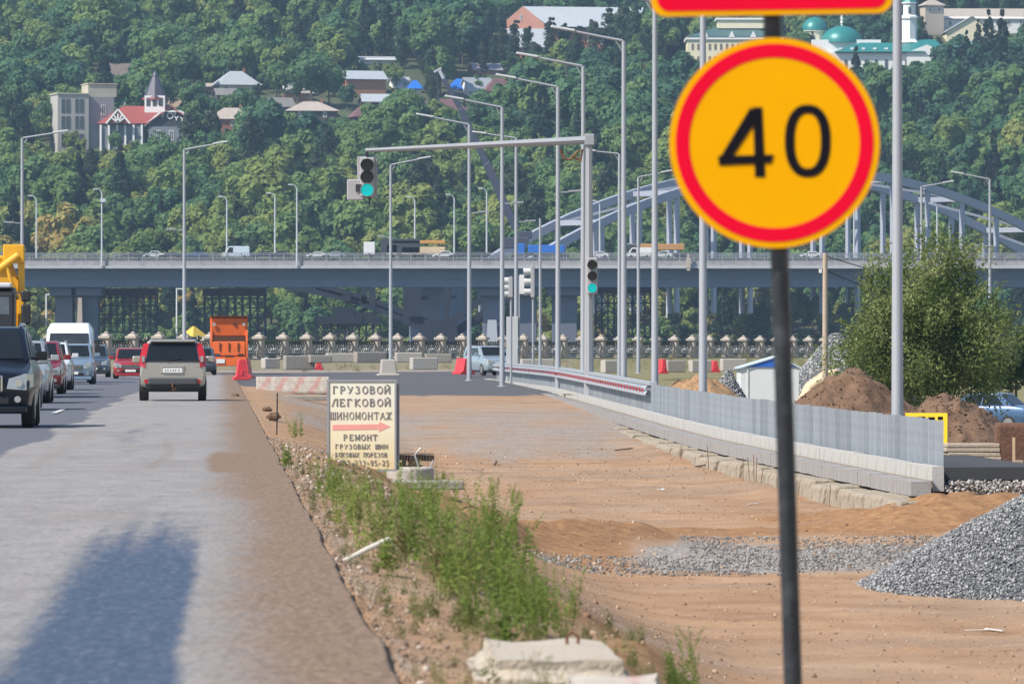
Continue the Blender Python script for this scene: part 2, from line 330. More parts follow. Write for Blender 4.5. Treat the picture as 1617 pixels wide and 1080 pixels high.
# ------------------------------------------------------------------ the old carriageway
def road_material():
    m, nt, b = NT('worn_asphalt'); N = nt.nodes; L = nt.links
    tc = N.new('ShaderNodeTexCoord')
    def noise(sc_, det=6, rough=0.6, st=(1, 1, 1)):
        mp = N.new('ShaderNodeMapping'); mp.inputs['Scale'].default_value = st; L.new(tc.outputs['Object'], mp.inputs[0])
        n = N.new('ShaderNodeTexNoise'); n.inputs['Scale'].default_value = sc_; n.inputs['Detail'].default_value = det; n.inputs['Roughness'].default_value = rough
        L.new(mp.outputs[0], n.inputs['Vector']); return n.outputs['Fac']
    def ramp(v, stops):
        r = N.new('ShaderNodeValToRGB'); L.new(v, r.inputs[0]); e = r.color_ramp.elements
        e[0].position, e[0].color = stops[0][0], (*stops[0][1], 1); e[1].position, e[1].color = stops[-1][0], (*stops[-1][1], 1)
        for p, c in stops[1:-1]: q = e.new(p); q.color = (*c, 1)
        return r.outputs[0]
    def attr(n): a = N.new('ShaderNodeAttribute'); a.attribute_name = n; return a.outputs['Fac']
    def mix(f, a, c):
        x = N.new('ShaderNodeMix'); x.data_type = 'RGBA'; L.new(f, x.inputs[0]); L.new(a, x.inputs[6]); L.new(c, x.inputs[7]); return x.outputs[2]
    def edge(v, n, lo, hi, amt=0.8):
        s_ = N.new('ShaderNodeMath'); s_.operation = 'MULTIPLY_ADD'; L.new(n, s_.inputs[0]); s_.inputs[1].default_value = amt; L.new(v, s_.inputs[2])
        s2 = N.new('ShaderNodeMath'); s2.operation = 'SUBTRACT'; L.new(s_.outputs[0], s2.inputs[0]); s2.inputs[1].default_value = amt / 2
        r = N.new('ShaderNodeMapRange'); r.interpolation_type = 'SMOOTHSTEP'; r.inputs[1].default_value = lo; r.inputs[2].default_value = hi; L.new(s2.outputs[0], r.inputs[0]); return r.outputs[0]
    n1 = noise(0.7, 8); n2 = noise(6, 8, 0.7); n3 = noise(45, 4, 0.75); ns = noise(2.2, 7, 0.65, (1, 0.35, 1)); nl = noise(1.5, 6, 0.6, (1, 0.06, 1))
    base = ramp(ns, [(0.30, (0.16, 0.152, 0.152)), (0.5, (0.24, 0.228, 0.222)), (0.70, (0.315, 0.295, 0.28))])
    nh = noise(26, 5, 0.7, (1, 0.16, 1))
    agg = ramp(nh, [(0.32, (0.12, 0.118, 0.125)), (0.5, (0.235, 0.225, 0.225)), (0.68, (0.37, 0.35, 0.34))])
    q = N.new('ShaderNodeMath'); q.operation = 'MULTIPLY'; L.new(n2, q.inputs[0]); q.inputs[1].default_value = 0.9
    col = mix(q.outputs[0], base, agg)
    big = noise(0.35, 5, 0.6, (1, 0.3, 1)); bm_ = N.new('ShaderNodeMapRange'); bm_.inputs[1].default_value = 0.5; bm_.inputs[2].default_value = 0.72; bm_.inputs[4].default_value = 0.55; L.new(big, bm_.inputs[0])
    stain = ramp(n2, [(0.3, (0.13, 0.115, 0.11)), (0.7, (0.22, 0.19, 0.175))]); col = mix(bm_.outputs[0], col, stain)
    clean = ramp(n2, [(0.3, (0.07, 0.075, 0.095)), (0.7, (0.135, 0.14, 0.17))])
    col = mix(edge(attr('clean'), nl, 0.35, 0.65), col, clean)
    dust = ramp(nh, [(0.30, (0.115, 0.075, 0.052)), (0.5, (0.19, 0.128, 0.088)), (0.72, (0.275, 0.20, 0.145))])
    col = mix(edge(attr('dust'), ns, 0.1, 0.95, 0.7), col, dust)
    tar = ramp(nh, [(0.3, (0.028, 0.042, 0.075)), (0.55, (0.058, 0.08, 0.13)), (0.75, (0.14, 0.165, 0.21))])
    nf = noise(9, 6, 0.75, (1, 0.12, 1)); tm = edge(attr('tar'), nf, 0.18, 0.82, 0.85)
    col = mix(tm, col, tar)
    L.new(col, b.inputs['Base Color'])
    rr = N.new('ShaderNodeMapRange'); L.new(tm, rr.inputs[0]); rr.inputs[3].default_value = 0.88; rr.inputs[4].default_value = 0.55; L.new(rr.outputs[0], b.inputs['Roughness'])
    b.inputs['Specular IOR Level'].default_value = 0.3
    bp = N.new('ShaderNodeBump'); bp.inputs['Strength'].default_value = 0.5; bp.inputs['Distance'].default_value = 0.015
    L.new(n3, bp.inputs['Height']); L.new(bp.outputs[0], b.inputs['Normal'])
    return m
vs_ = ar((-45, -8, 2.5), (-8, -4.6, 0.3), (-4.6, -2.4, 0.1), (-2.4, 0, 0.045))
Dr = ar((-80, 18, 8), (18, 26, 1), (26, 75, 0.22), (75, 150, 0.5), (150, 260, 1.2), (260, 372, 3))
Ur, Dq = np.meshgrid(vs_, Dr)
rag = (fbm(Dq * 0.5, Dq * 0, 61, 5) - 0.5) * 0.07 * (1 - sm(60, 200, Dq) * 0.3)
Ue = Ur + rag * sm(-1.0, 0, Ur)
Xr = Ue + xe(Dq)
Zr = (fbm(Xr * 0.5, Dq * 0.1, 71) - 0.5) * 0.02 + 0.012 * (Dq < 72)
j2 = fbm(Xr * 1.3, Dq * 0.16, 77) - 0.5
dust = sm(-1.25, -0.15, Ur + 0.35 * j2) * 0.95
dust = np.maximum(dust, 0.95 * sm(-1.0, -0.75, Ur + 0.3 * j2) * sm(72, 73, Dq) * (1 - sm(84, 92, Dq)))
dust = np.maximum(dust, 0.42 * np.exp(-((Ur + 1.55 + 0.1 * np.sin(Dq * 0.2)) / 0.10) ** 2) * sm(73, 76, Dq) * (1 - sm(95, 110, Dq)))
dust = np.maximum(dust, 0.35 * np.exp(-((Ur + 3.0) / 0.18) ** 2) * sm(73, 76, Dq) * (1 - sm(100, 130, Dq)))
clean = sm(-3.1, -3.9, Ur + 0.5 * j2) if False else (1 - sm(-3.9, -3.3, Ur + 0.6 * j2)) * sm(72, 82, Dq - 4 * (Ur + 4)) * (1 - 0.5 * sm(260, 330, Dq))
clean = np.maximum(clean, 0.45 * np.exp(-((Ur + 2.2) / 0.4) ** 2) * sm(80, 95, Dq) * (1 - sm(110, 140, Dq)))
tar = sm(-2.0, -1.45, Ur + 0.12 * j2) * (1 - sm(-1.02, -0.82, Ur + 0.12 * j2)) * (1 - sm(34, 62, Dq + 9 * (fbm(Ur * 9, Dq * 0.02, 83) - 0.5)))
tar = np.maximum(tar, 0.55 * sm(-2.6, -2.2, Ur + 0.8 * j2) * (1 - sm(-1.7, -1.5, Ur)) * (1 - sm(26, 34, Dq)))
tar = np.maximum(tar, 0.62 * np.exp(-((Dq - 72.1) / 0.22) ** 2) * (0.5 + fbm(Xr * 2, Dq * 0, 14)))
tar = np.maximum(tar, 0.7 * np.exp(-((Dq - 66.5 - 0.3 * Ur) / 0.3) ** 2) * sm(-4.6, -4.3, Ur) * (1 - sm(-3.7, -3.3, Ur)))
tar = np.maximum(tar, 0.55 * np.exp(-((Dq - 75.5) / 0.3) ** 2) * sm(-3.4, -3.1, Ur) * (1 - sm(-2.4, -2.1, Ur)))
for c_, d_ in ((-2.1, 97), (-2.4, 103), (-2.0, 88), (-1.9, 120), (-2.6, 82)): tar = np.maximum(tar, 0.42 * np.exp(-((Ur - c_) / .28) ** 2 - ((Dq - d_) / 2.2) ** 2))
road = link('road', grid('road', Xr, Dq, Zr, road_material(), {'dust': dust, 'clean': clean, 'tar': tar}))
kind(road, 'structure')
md = road.modifiers.new('thickness', 'SOLIDIFY'); md.thickness = 0.16; md.offset = -1
# white line fragment by the far lane
mb = MB()
for d0, d1 in ((96, 104), (118, 125), (140, 149)):
    u0 = -4.5; mb.quad((u0 + float(xe(d0)), d0, 0.016), (u0 + 0.12 + float(xe(d0)), d0, 0.016), (u0 + 0.12 + float(xe(d1)), d1, 0.016), (u0 + float(xe(d1)), d1, 0.016))
kind(mb.build('lane_marking', mat('worn_white_paint', (0.55, 0.55, 0.55), 0.8, 0, 0.3, 6, dirt=(0.2, 0.2, 0.2), dirt_amt=0.8, dirt_scale=5)), 'structure')

# ------------------------------------------------------------------ river, far bank and hill
def HZ(X, D):
    X = np.asarray(X, float); D = np.asarray(D, float)
    z = 3 + 0.178 * (D - 1500)
    z = np.where(D > 2450, 3 + 0.178 * 950 + 0.05 * (D - 2450), z)
    z = z + (fbm(X / 90, D / 120, 91, 3) - 0.5) * 16 * sm(1520, 1650, D)
    z = np.where(D < 1500, 3 - 10 * sm(0, 25, 1500 - D), z)
    return z
def hz(X, D): return float(HZ(np.array([X]), np.array([D]))[0])
def hill_at(px, y):
    """where the sight line through this spot of the photograph meets the hillside"""
    d = np.arange(1500.0, 2600.0, 1.0); x = (px - 808.5) * d / F; hit = HY - (HZ(x, d) - CZ) * F / d <= y
    k = int(np.argmax(hit)) if hit.any() else len(d) - 1; D = float(d[k]); X = float(x[k])
    return X, D, hz(X, D), F / D
def ground_at(px, y, d0=24.0, d1=400.0):
    d = np.arange(d0, d1, 0.2); x = (px - 808.5) * d / F; hit = HY + (CZ - G(x, d)) * F / d <= y
    k = int(np.argmax(hit)) if hit.any() else len(d) - 1; return float(x[k]), float(d[k])
hx = ar((-1500, -320, 90), (-320, 320, 9), (320, 1500, 90)); hd = ar((1470, 1540, 6), (1540, 2450, 9), (2450, 3600, 120))
XX, DD = np.meshgrid(hx, hd)
hill = link('hill', grid('hill', XX, DD, HZ(XX, DD), mat('hill_undergrowth', (0.045, 0.06, 0.022), 0.95, 0, 0.5, 0.05, 0, dirt=(0.12, 0.10, 0.05), dirt_amt=0.6, dirt_scale=0.03)))
kind(hill, 'structure')
m, nt, b = NT('river_water'); b.inputs['Base Color'].default_value = (0.05, 0.07, 0.075, 1); b.inputs['Roughness'].default_value = 0.12
n = nt.nodes.new('ShaderNodeTexNoise'); n.inputs['Scale'].default_value = 0.6; tcx = nt.nodes.new('ShaderNodeTexCoord'); nt.links.new(tcx.outputs['Object'], n.inputs['Vector'])
bp = nt.nodes.new('ShaderNodeBump'); bp.inputs['Strength'].default_value = 0.6; bp.inputs['Distance'].default_value = 0.3; nt.links.new(n.outputs['Fac'], bp.inputs['Height']); nt.links.new(bp.outputs[0], b.inputs['Normal'])
mb = MB(); mb.quad((-2500, 380, -6.5), (2500, 380, -6.5), (2500, 1520, -6.5), (-2500, 1520, -6.5)); kind(mb.build('river', m), 'structure')
# ------------------------------------------------------------------ houses on the hill
CLEAR = []        # (x, depth, half width) kept free of tall trees in front of a house
def clear(X, D, hw, front=90): CLEAR.append((X, D, hw, front if front < 40 else max(front, 85)))
WIN = mat('window_glass', (0.05, 0.07, 0.09), 0.1, 0, 0.3, 2); WFR = mat('window_frame_white', (0.7, 0.7, 0.68), 0.6, 0, 0.05, 2)
BRICK = mat('red_brick', (0.30, 0.13, 0.085), 0.9, 0, 0.25, 1.2); ROOFG = mat('grey_metal_roof', (0.42, 0.45, 0.48), 0.5, 0.2, 0.12, 0.8)
ROOFB = mat('brown_metal_roof', (0.15, 0.075, 0.075), 0.6, 0, 0.15, 1); ROOFS = mat('slate_roof', (0.36, 0.31, 0.27), 0.9, 0, 0.25, 0.9)
ROOFR = mat('red_metal_roof', (0.27, 0.062, 0.048), 0.5, 0, 0.12, 0.7); ROOFBL = mat('bright_blue_roof', (0.02, 0.16, 0.62), 0.45, 0, 0.1, 1)
ROOFT = mat('weathered_board_roof', (0.17, 0.135, 0.12), 0.95, 0, 0.45, 1.2); PLAS = mat('cream_plaster', (0.62, 0.57, 0.47), 0.9, 0, 0.1, 0.5)
WHITE = mat('white_plaster', (0.74, 0.74, 0.73), 0.85, 0, 0.06, 0.5); PINK = mat('pink_plaster', (0.62, 0.30, 0.22), 0.9, 0, 0.12, 0.4)
LOG = mat('dark_log_wall', (0.07, 0.055, 0.05), 0.85, 0, 0.3, 2); GREYW = mat('grey_block_wall', (0.25, 0.25, 0.27), 0.9, 0, 0.12, 0.6)
TEAL = mat('teal_green_roof', (0.02, 0.19, 0.18), 0.4, 0.1, 0.12, 0.5); CREAM = mat('pale_yellow_plaster', (0.72, 0.66, 0.48), 0.9, 0, 0.06, 0.4)
DARKR = mat('dark_violet_roof', (0.055, 0.05, 0.075), 0.55, 0, 0.15, 1); ORW = mat('orange_brick', (0.42, 0.20, 0.12), 0.9, 0, 0.15, 1)
def windows(par, xs, z, w, h, y, wood=None, sill=True):
    for x in xs:
        mb = MB(); t = 0.16
        mb.box((x, y - 0.03, z + h / 2 - t / 2), (w, 0.14, t)); mb.box((x, y - 0.03, z - h / 2 + t / 2), (w, 0.14, t))
        mb.box((x - w / 2 + t / 2, y - 0.03, z), (t, 0.14, h - 2 * t)); mb.box((x + w / 2 - t / 2, y - 0.03, z), (t, 0.14, h - 2 * t)); mb.box((x, y - 0.02, z), (0.1, 0.1, h - 2 * t))
        wn_ = mb.build('window', wood or WFR, par)
        g = MB(); g.box((x, y - 0.015, z), (w - t, 0.06, h - t)); g.build('pane', WIN, wn_)
def roofmesh(kind_, w, d, e, r, ov=0.6, drop=0.25, th=0.22):
    mb = MB(); a, b_ = w / 2 + ov, d / 2 + ov; e2 = e - drop
    if kind_ == 'gable': top = [(-a, 0, r), (a, 0, r)]
    elif kind_ == 'front': top = [(0, -b_, r), (0, b_, r)]
    else:
        k = max(a - b_, 0.12 * a); top = [(-k, 0, r), (k, 0, r)]
    base = [(-a, -b_, e2), (a, -b_, e2), (a, b_, e2), (-a, b_, e2)]
    if kind_ == 'front':
        for sgn in (-1, 1):
            mb.add([(0, -b_, r), (0, b_, r), (sgn * a, b_, e2), (sgn * a, -b_, e2), (0, -b_, r - th), (0, b_, r - th), (sgn * (a - .05), b_, e2 - th), (sgn * (a - .05), -b_, e2 - th)],
                   [(0, 1, 2, 3), (7, 6, 5, 4), (0, 3, 7, 4), (1, 5, 6, 2), (3, 2, 6, 7)])
    elif kind_ == 'gable':
        for sgn in (-1, 1):
            mb.add([(-a, 0, r), (a, 0, r), (a, sgn * b_, e2), (-a, sgn * b_, e2), (-a, 0, r - th), (a, 0, r - th), (a, sgn * (b_ - .05), e2 - th), (-a, sgn * (b_ - .05), e2 - th)],
                   [(0, 1, 2, 3), (7, 6, 5, 4), (0, 3, 7, 4), (1, 5, 6, 2), (3, 2, 6, 7)])
    else:
        v = base + top + [(x, y, e2 - 0.15) for x, y, _ in base]
        mb.add(v, [(0, 1, 5, 4), (1, 2, 5), (2, 3, 4, 5), (3, 0, 4), (6, 7, 1, 0), (7, 8, 2, 1), (8, 9, 3, 2), (9, 6, 0, 3), (9, 8, 7, 6)])
    return mb
def wallmesh(kind_, w, d, e, r, low=-4):
    mb = MB(); a, b_ = w / 2, d / 2
    if kind_ == 'front': mb.prism([(-a, low), (a, low), (a, e), (0, r - 0.25), (-a, e)], -b_, b_)
    elif kind_ == 'gable': mb.prism([(-b_, low), (b_, low), (b_, e), (0, r - 0.25), (-b_, e)], -a, a, 'x')
    else: mb.box((0, 0, (e + low) / 2), (w, d, e - low))
    return mb
def house(name, label, p0, p1, yb, ye, yr, wall, roof, rk='gable', rz=0.25, dep=None, nwin=3, chim=True, front=46, wy=None):
    X, D, z, s = hill_at((p0 + p1) / 2, yb)
    w = (p1 - p0) / s / (math.cos(rz) + 0.5 * abs(math.sin(rz))); d = dep or w * 0.7
    e = (yb - ye) / s; r = (yb - yr) / s
    root = tag(empty(name, (X, D + d / 2, z), rz), label, 'house', 'houses on the hillside')
    wallmesh(rk, w, d, e, r).build('wall', wall, root)
    ro = roofmesh(rk, w, d, e, r).build('roof', roof, root)
    if chim:
        c = MB(); c.box((w * 0.22, d * 0.1, r + 0.1), (0.7, 0.7, 1.6)); c.build('chimney', BRICK, ro)
    if nwin:
        wh = min(1.6, e * 0.5); windows(root, [w * (k + 0.5) / nwin - w / 2 for k in range(nwin)], wy if wy else max(e * 0.58, e - wh), min(1.1, w / nwin * 0.5), wh, -d / 2)
    clear(X, D, w * 0.75, front)
    return root, w, d, e, r, s
house('hill_house', 'house with pale grey metal hip roof and cream walls above the brick house', 335, 408, 150, 133, 112, PLAS, ROOFG, 'hip', 0.3)
house('shed_annex', 'small peach plaster annex joined to the pale grey hip-roofed house', 310, 346, 146, 136, 131, ORW, ROOFS, 'gable', 0.2, nwin=2, chim=False)
house('old_barn', 'old barn with sagging weathered board roof among trees', 153, 228, 130, 122, 100, LOG, ROOFT, 'gable', 0.3, nwin=0, chim=False)
house('brick_house', 'brick house with tan slate hip roof and three white windows', 325, 402, 209, 187, 170, BRICK, ROOFS, 'hip', 0.15, nwin=3)
house('brick_barn', 'tall windowless orange brick barn under pale grey gable roof', 533, 607, 152, 125, 112, ORW, ROOFG, 'gable', 0.35, nwin=0, chim=False)
house('long_house', 'long low log house with silver metal roof below the brick barn', 568, 645, 174, 160, 148, LOG, ROOFG, 'gable', 0.15, nwin=4)
house('brick_annex', 'brick wing with brown metal roof beside the long silver-roofed house', 630, 672, 177, 162, 149, BRICK, ROOFB, 'hip', 0.15, nwin=3, chim=False)
house('low_brown_house', 'low house with maroon hip roof below the long silver-roofed house', 552, 602, 200, 184, 166, LOG, ROOFB, 'hip', 0.3, nwin=2, chim=False)
house('wide_eaved_house', 'dark log house with wide tan hip roof beside big trees', 448, 532, 192, 174, 160, LOG, ROOFS, 'hip', 0.1, nwin=2)
house('grey_roofed_house', 'small house with dark grey roof next to the wide-eaved house', 420, 462, 176, 168, 154, LOG, mat('dark_grey_roof', (0.2, 0.19, 0.19), 0.9, 0, 0.2, 1), 'gable', 0.4, nwin=0)
house('ochre_house', 'small orange house with yellow gable half hidden by trees', 452, 492, 160, 146, 136, ORW, ROOFS, 'hip', 0.3, nwin=2)
house('white_gable_house', 'white gabled house with grey roof tucked behind tall trees', 446, 468, 142, 122, 112, WHITE, ROOFG, 'front', 0.2, nwin=1, chim=False)
house('maroon_house', 'house with broad maroon roof behind the crane boom', 672, 738, 186, 174, 156, BRICK, ROOFB, 'hip', 0.3, nwin=2, chim=False)
house('blue_roofed_hut', 'small hut with bright blue roof beside dark trees', 644, 666, 146, 139, 127, WHITE, ROOFBL, 'hip', 0.2, nwin=1, chim=False)
house('blue_roofed_house', 'wider house with bright blue roof beside the silver gabled one', 708, 742, 148, 140, 125, WHITE, ROOFBL, 'hip', 0.2, nwin=1, chim=False)
house('silver_gabled_house', 'house with steep silver roof between the blue and maroon roofs', 728, 778, 153, 145, 123, WHITE, ROOFG, 'gable', 0.5, nwin=2, chim=False)
house('maroon_hip_house', 'house with large maroon hip roof next to the silver gabled one', 760, 815, 154, 144, 124, ORW, ROOFB, 'hip', 0.3, nwin=2, chim=False)
house('red_roofed_cottage', 'cottage with faded red roof on the upper slope', -14, 21, 126, 119, 107, BRICK, mat('faded_red_roof', (0.38, 0.12, 0.08), 0.8, 0, 0.2, 1), 'gable', 0.3, nwin=1)
house('rust_roofed_cottage', 'cottage with rust red roof among bushes below the grey block', 13, 46, 214, 206, 195, LOG, mat('rust_red_roof', (0.28, 0.09, 0.06), 0.8, 0, 0.2, 1), 'gable', 0.3, nwin=1)
house('teal_roofed_shed', 'long low shed with teal roof halfway down the slope', 378, 440, 243, 236, 227, PLAS, mat('teal_sheet_roof', (0.04, 0.16, 0.18), 0.6, 0, 0.12, 1), 'gable', 0.1, nwin=0, chim=False, front=30)
house('grey_lean_shed', 'long grey shed beside the teal-roofed one', 440, 505, 243, 237, 229, LOG, ROOFS, 'gable', 0.1, nwin=0, chim=False, front=30)
house('upper_grey_house', 'pale grey house partly seen above the tree line', 566, 622, 101, 94, 89, WHITE, ROOFG, 'gable', 0.15, nwin=3, chim=False)
for a in (('ridge_cottage', 'pale-walled cottage peeping out of the upper wood above the barn', 470, 500, 108, 101, 94, PLAS, ROOFS), ('green_hut', 'small hut with green roof behind the chalet tower', 195, 222, 168, 161, 153, GREYW, mat('sheet_green_roof', (0.05, 0.3, 0.16), 0.6)), ('tan_gable_hut', 'tan gabled house right behind the chalet tower', 262, 296, 178, 170, 159, mat('tan_boards', (0.38, 0.28, 0.17), 0.9), mat('tan_roof', (0.3, 0.22, 0.15), 0.9)),
          ('dark_roof_hut', 'dark-roofed hut below the pale grey hip-roofed house', 338, 372, 158, 150, 140, LOG, mat('dark_grey_roof', (0.2, 0.19, 0.19), 0.9, 0, 0.2, 1)), ('white_cottage', 'white cottage with grey roof between maroon roof and crane boom', 615, 645, 140, 130, 122, WHITE, ROOFG), ('lilac_roof_house', 'house with lilac-grey roof on the slope above the blue roofs', 742, 790, 118, 110, 100, ORW, mat('lilac_roof', (0.3, 0.27, 0.33), 0.7))):
    house(*a, 'gable', 0.3, nwin=2, chim=False)
# grey block beside the chalet
X, D, z, s = hill_at(135, 240)
r = tag(empty('apartment_block', (X, D + 6, z), 0.28), 'grey and cream modern block with tall glazing beside the red-roofed chalet', 'building')
u = 1 / s
mb = MB(); mb.box((-28 * u, 0, 40 * u), (50 * u, 10, 100 * u)); mb.build('wall', mat('block_grey_plaster', (0.40, 0.385, 0.36), 0.9, 0, 0.1, 0.5), r)
mb = MB(); mb.box((18 * u, 1, 38 * u), (42 * u, 10, 98 * u)); mb.build('stair_wall', GREYW, r)
mb = MB(); mb.box((22 * u, 2, 97 * u), (46 * u, 9, 20 * u)); mb.build('penthouse', mat('tan_panel', (0.42, 0.38, 0.30), 0.8, 0, 0.1, 0.5), r)
mb = MB(); mb.box((-28 * u, 0, 91.5 * u), (53 * u, 10.6, 2 * u)); mb.box((22 * u, 2, 108 * u), (48 * u, 9.6, 1.4 * u)); mb.build('parapet', mat('tan_parapet', (0.5, 0.45, 0.36), 0.8), r)
for zz, hh in ((72, 22), (46, 20), (18, 20)): windows(r, [-44 * u, -36 * u, -22 * u, -14 * u], zz * u, 6 * u, hh * u, -5, mat('dark_frame', (0.12, 0.13, 0.15), 0.5))
windows(r, [22 * u], 66 * u, 7 * u, 16 * u, -4)
clear(X, D, 60 * u, 50)
# chalet with red roof, tower and carved gable
X, D, z, s = hill_at(230, 232)
u = 1 / s; r = tag(empty('chalet', (X, D + 9, z), 0.0), 'large chalet with red roof, pointed dark tower and white-trimmed gables', 'building')
red = ROOFR; wood = mat('painted_timber', (0.028, 0.03, 0.04), 0.8, 0, 0.2, 1.2); wt = mat('white_trim', (0.75, 0.75, 0.74), 0.7, 0, 0.04, 1); lo = mat('pale_timber', (0.17, 0.19, 0.22), 0.8, 0, 0.15, 1)
W1 = 72 * u
mb = MB(); mb.box((-38 * u, 0, 0), (70 * u, 12, 70 * u)); mb.build('wall', lo, r)
ro = roofmesh('hip', 150 * u, 13, 38 * u, 66 * u, 0.5, 0.1).build('roof', red, r, (0, 0.6, 0))
for k in range(6):
    mb = MB(); mb.box((-72 * u + k * 13 * u, -6.4, 14 * u), (0.55, 0.4, 42 * u)); mb.build('post', wt, r)
mb = MB(); mb.prism([(-17 * u, 37 * u), (17 * u, 37 * u), (0, 58 * u)], -8.2, 0); g = mb.build('porch_gable', red, r, (-44 * u, 0, 0))
mb = MB()
for a in (-0.9, -0.45, 0, 0.45, 0.9): mb.bar((0, -8.35, 38 * u), (math.sin(a) * 15 * u, -8.35, (38 + math.cos(a) * 14) * u), 0.4)
mb.bar((-19 * u, -8.35, 36.5 * u), (0, -8.35, 59 * u), 0.5); mb.bar((19 * u, -8.35, 36.5 * u), (0, -8.35, 59 * u), 0.5); mb.build('carved_fan', wt, g)
e2 = MB(); e2.prism([(-36 * u, -5), (36 * u, -5), (36 * u, 36 * u), (0, 60 * u), (-36 * u, 36 * u)], -7, 8); gw = e2.build('gable_wall', wood, r, (40 * u, 0, 0))
ro2 = roofmesh('front', 74 * u, 15, 36 * u, 63 * u, 1.0, 0.2).build('gable_roof', red, r, (40 * u, 0.5, 0))
mb = MB(); mb.bar((-42 * u, -8.05, 33 * u), (-16 * u, -8.05, 56 * u), 0.5); mb.bar((42 * u, -8.05, 33 * u), (16 * u, -8.05, 56 * u), 0.5); mb.bar((-16 * u, -8.05, 56 * u), (16 * u, -8.05, 56 * u), 0.5); mb.build('barge_board', wt, ro2)
mb = MB()
for a in range(14):
    t0, t1 = a * math.pi / 7, (a + 1) * math.pi / 7; mb.bar((-2 * u + 4.5 * u * math.cos(t0), -7.1, 49 * u + 4.5 * u * math.sin(t0)), (-2 * u + 4.5 * u * math.cos(t1), -7.1, 49 * u + 4.5 * u * math.sin(t1)), 0.28)
for cx, cz in ((-14, 50), (8, 45), (17, 44), (6, 53)): mb.bar(((cx - 3) * u, -7.1, (cz + 3) * u), (cx * u, -7.1, cz * u), 0.3); mb.bar(((cx + 3) * u, -7.1, (cz + 3) * u), (cx * u, -7.1, cz * u), 0.3); mb.bar((cx * u, -7.1, cz * u), (cx * u, -7.1, (cz - 3.5) * u), 0.3)
mb.build('gable_ornament', wt, gw)
mb = MB(); mb.box((0, -7.2, 14 * u), (72 * u, 0.3, 36 * u)); mb.build('lower_wall', lo, gw)
windows(gw, [-20 * u, 0, 20 * u], 18 * u, 7 * u, 16 * u, -7.4)
mb = MB(); mb.box((12 * u, 1, 68 * u), (32 * u, 6, 28 * u)); tw = mb.build('tower', wt, r)
windows(tw, [2 * u, 12 * u, 22 * u], 72 * u, 6 * u, 13 * u, -2, wood)
mb = MB(); mb.lathe([(20.5 * u, 78 * u), (18 * u, 82 * u), (5 * u, 113 * u), (5.6 * u, 114 * u), (0.6 * u, 122 * u)], 8, (12 * u, 1, 0)); mb.build('spire', DARKR, r)
mb = MB(); mb.lathe([(21.5 * u, 76 * u), (21 * u, 79 * u)], 8, (12 * u, 1, 0)); mb.build('spire_eave', red, r)
clear(X, D, 85 * u, 60)
# pink hall on the ridge
X, D, z, s = hill_at(900, 88); u = 1 / s
r = tag(empty('pink_hall', (X, D + 12, z), 0.0), 'big pink gabled hall with long grey roof on the ridge', 'building')
mb = MB(); mb.prism([(-30 * u, -5), (30 * u, -5), (30 * u, 48 * u), (-6 * u, 78 * u), (-32 * u, 56 * u)], -10, 8); gw = mb.build('gable_wall', PINK, r, (-68 * u, 0, 0))
mb = MB(); mb.box((35 * u, 0, 18 * u), (150 * u, 18, 50 * u)); mb.build('wall', BRICK, r)
mb = MB(); mb.add([(-75 * u, -0.5, 80 * u), (118 * u, 3, 79 * u), (104 * u, -11, 42 * u), (-34 * u, -11, 46 * u), (-75 * u, 6, 74 * u), (118 * u, 8, 74 * u)], [(0, 3, 2, 1), (0, 1, 5, 4), (1, 2, 5)]); ro = mb.build('roof', ROOFG, r)
mb = MB(); mb.box((98 * u, -5, 66 * u), (8 * u, 3, 10 * u)); mb.build('roof_hatch', GREYW, ro)
windows(r, [(-8 + 20 * k) * u for k in range(6)], 26 * u, 7 * u, 18 * u, -9); windows(gw, [-9 * u], 60 * u, 4 * u, 9 * u, -10)
clear(X, D, 100 * u, 40)
house('grey_roofed_wing', 'low grey-roofed wing in front of the pink hall', 792, 862, 92, 74, 45, PINK, ROOFG, 'gable', 0.1, nwin=5, chim=False)
# monastery-like complex on the right of the ridge
X, D, z, s = hill_at(1150, 118); u = 1 / s
r = tag(empty('cream_seminary', (X, D + 12, z), 0.0), 'tall pale yellow building with green hip roof and arched windows behind speed sign', 'building')
mb = MB(); mb.box((10 * u, 0, 22 * u), (148 * u, 20, 72 * u)); mb.build('wall', CREAM, r)
mb = MB(); mb.box((10 * u, 0, 57 * u), (154 * u, 21, 3 * u)); mb.build('cornice', WHITE, r)
ro = roofmesh('hip', 150 * u, 20, 60 * u, 78 * u, 0.4, 0, 0.2).build('roof', mat('dark_green_roof', (0.05, 0.11, 0.11), 0.5, 0, 0.15, 0.5), r, (10 * u, 0, 0))
mb = MB(); mb.box((28 * u, 3, 82 * u), (86 * u, 12, 14 * u)); mb.build('attic', CREAM, r); mb = MB(); mb.box((28 * u, 3, 90 * u), (92 * u, 13, 3 * u)); mb.build('attic_cornice', WHITE, r)
for k in (-46, -4, 30, 60):
    mb = MB(); mb.prism([((k - 5) * u, 59 * u), ((k + 5) * u, 59 * u), (k * u, 69 * u)], -10.6, -5); mb.build('dormer', WHITE, ro)
for zz in (44, 24, 4): windows(r, [(-56 + 9 * k) * u for k in range(14)], zz * u, 4 * u, 10 * u, -10, mat('tan_frame', (0.35, 0.28, 0.2), 0.7))
clear(X, D, 90 * u, 60)
X, D, z, s = hill_at(1380, 112); u = 1 / s
r = tag(empty('domed_church', (X, D + 10, z), 0.0), 'white church complex with teal domes, green roofs and bell tower', 'church')
mb = MB(); mb.box((-10 * u, -2, 6 * u), (130 * u, 14, 44 * u)); mb.build('wall', WHITE, r)
roofmesh('hip', 140 * u, 16, 30 * u, 46 * u, 0.3, 0, 0.2).build('roof', TEAL, r, (10 * u, -2, 0))
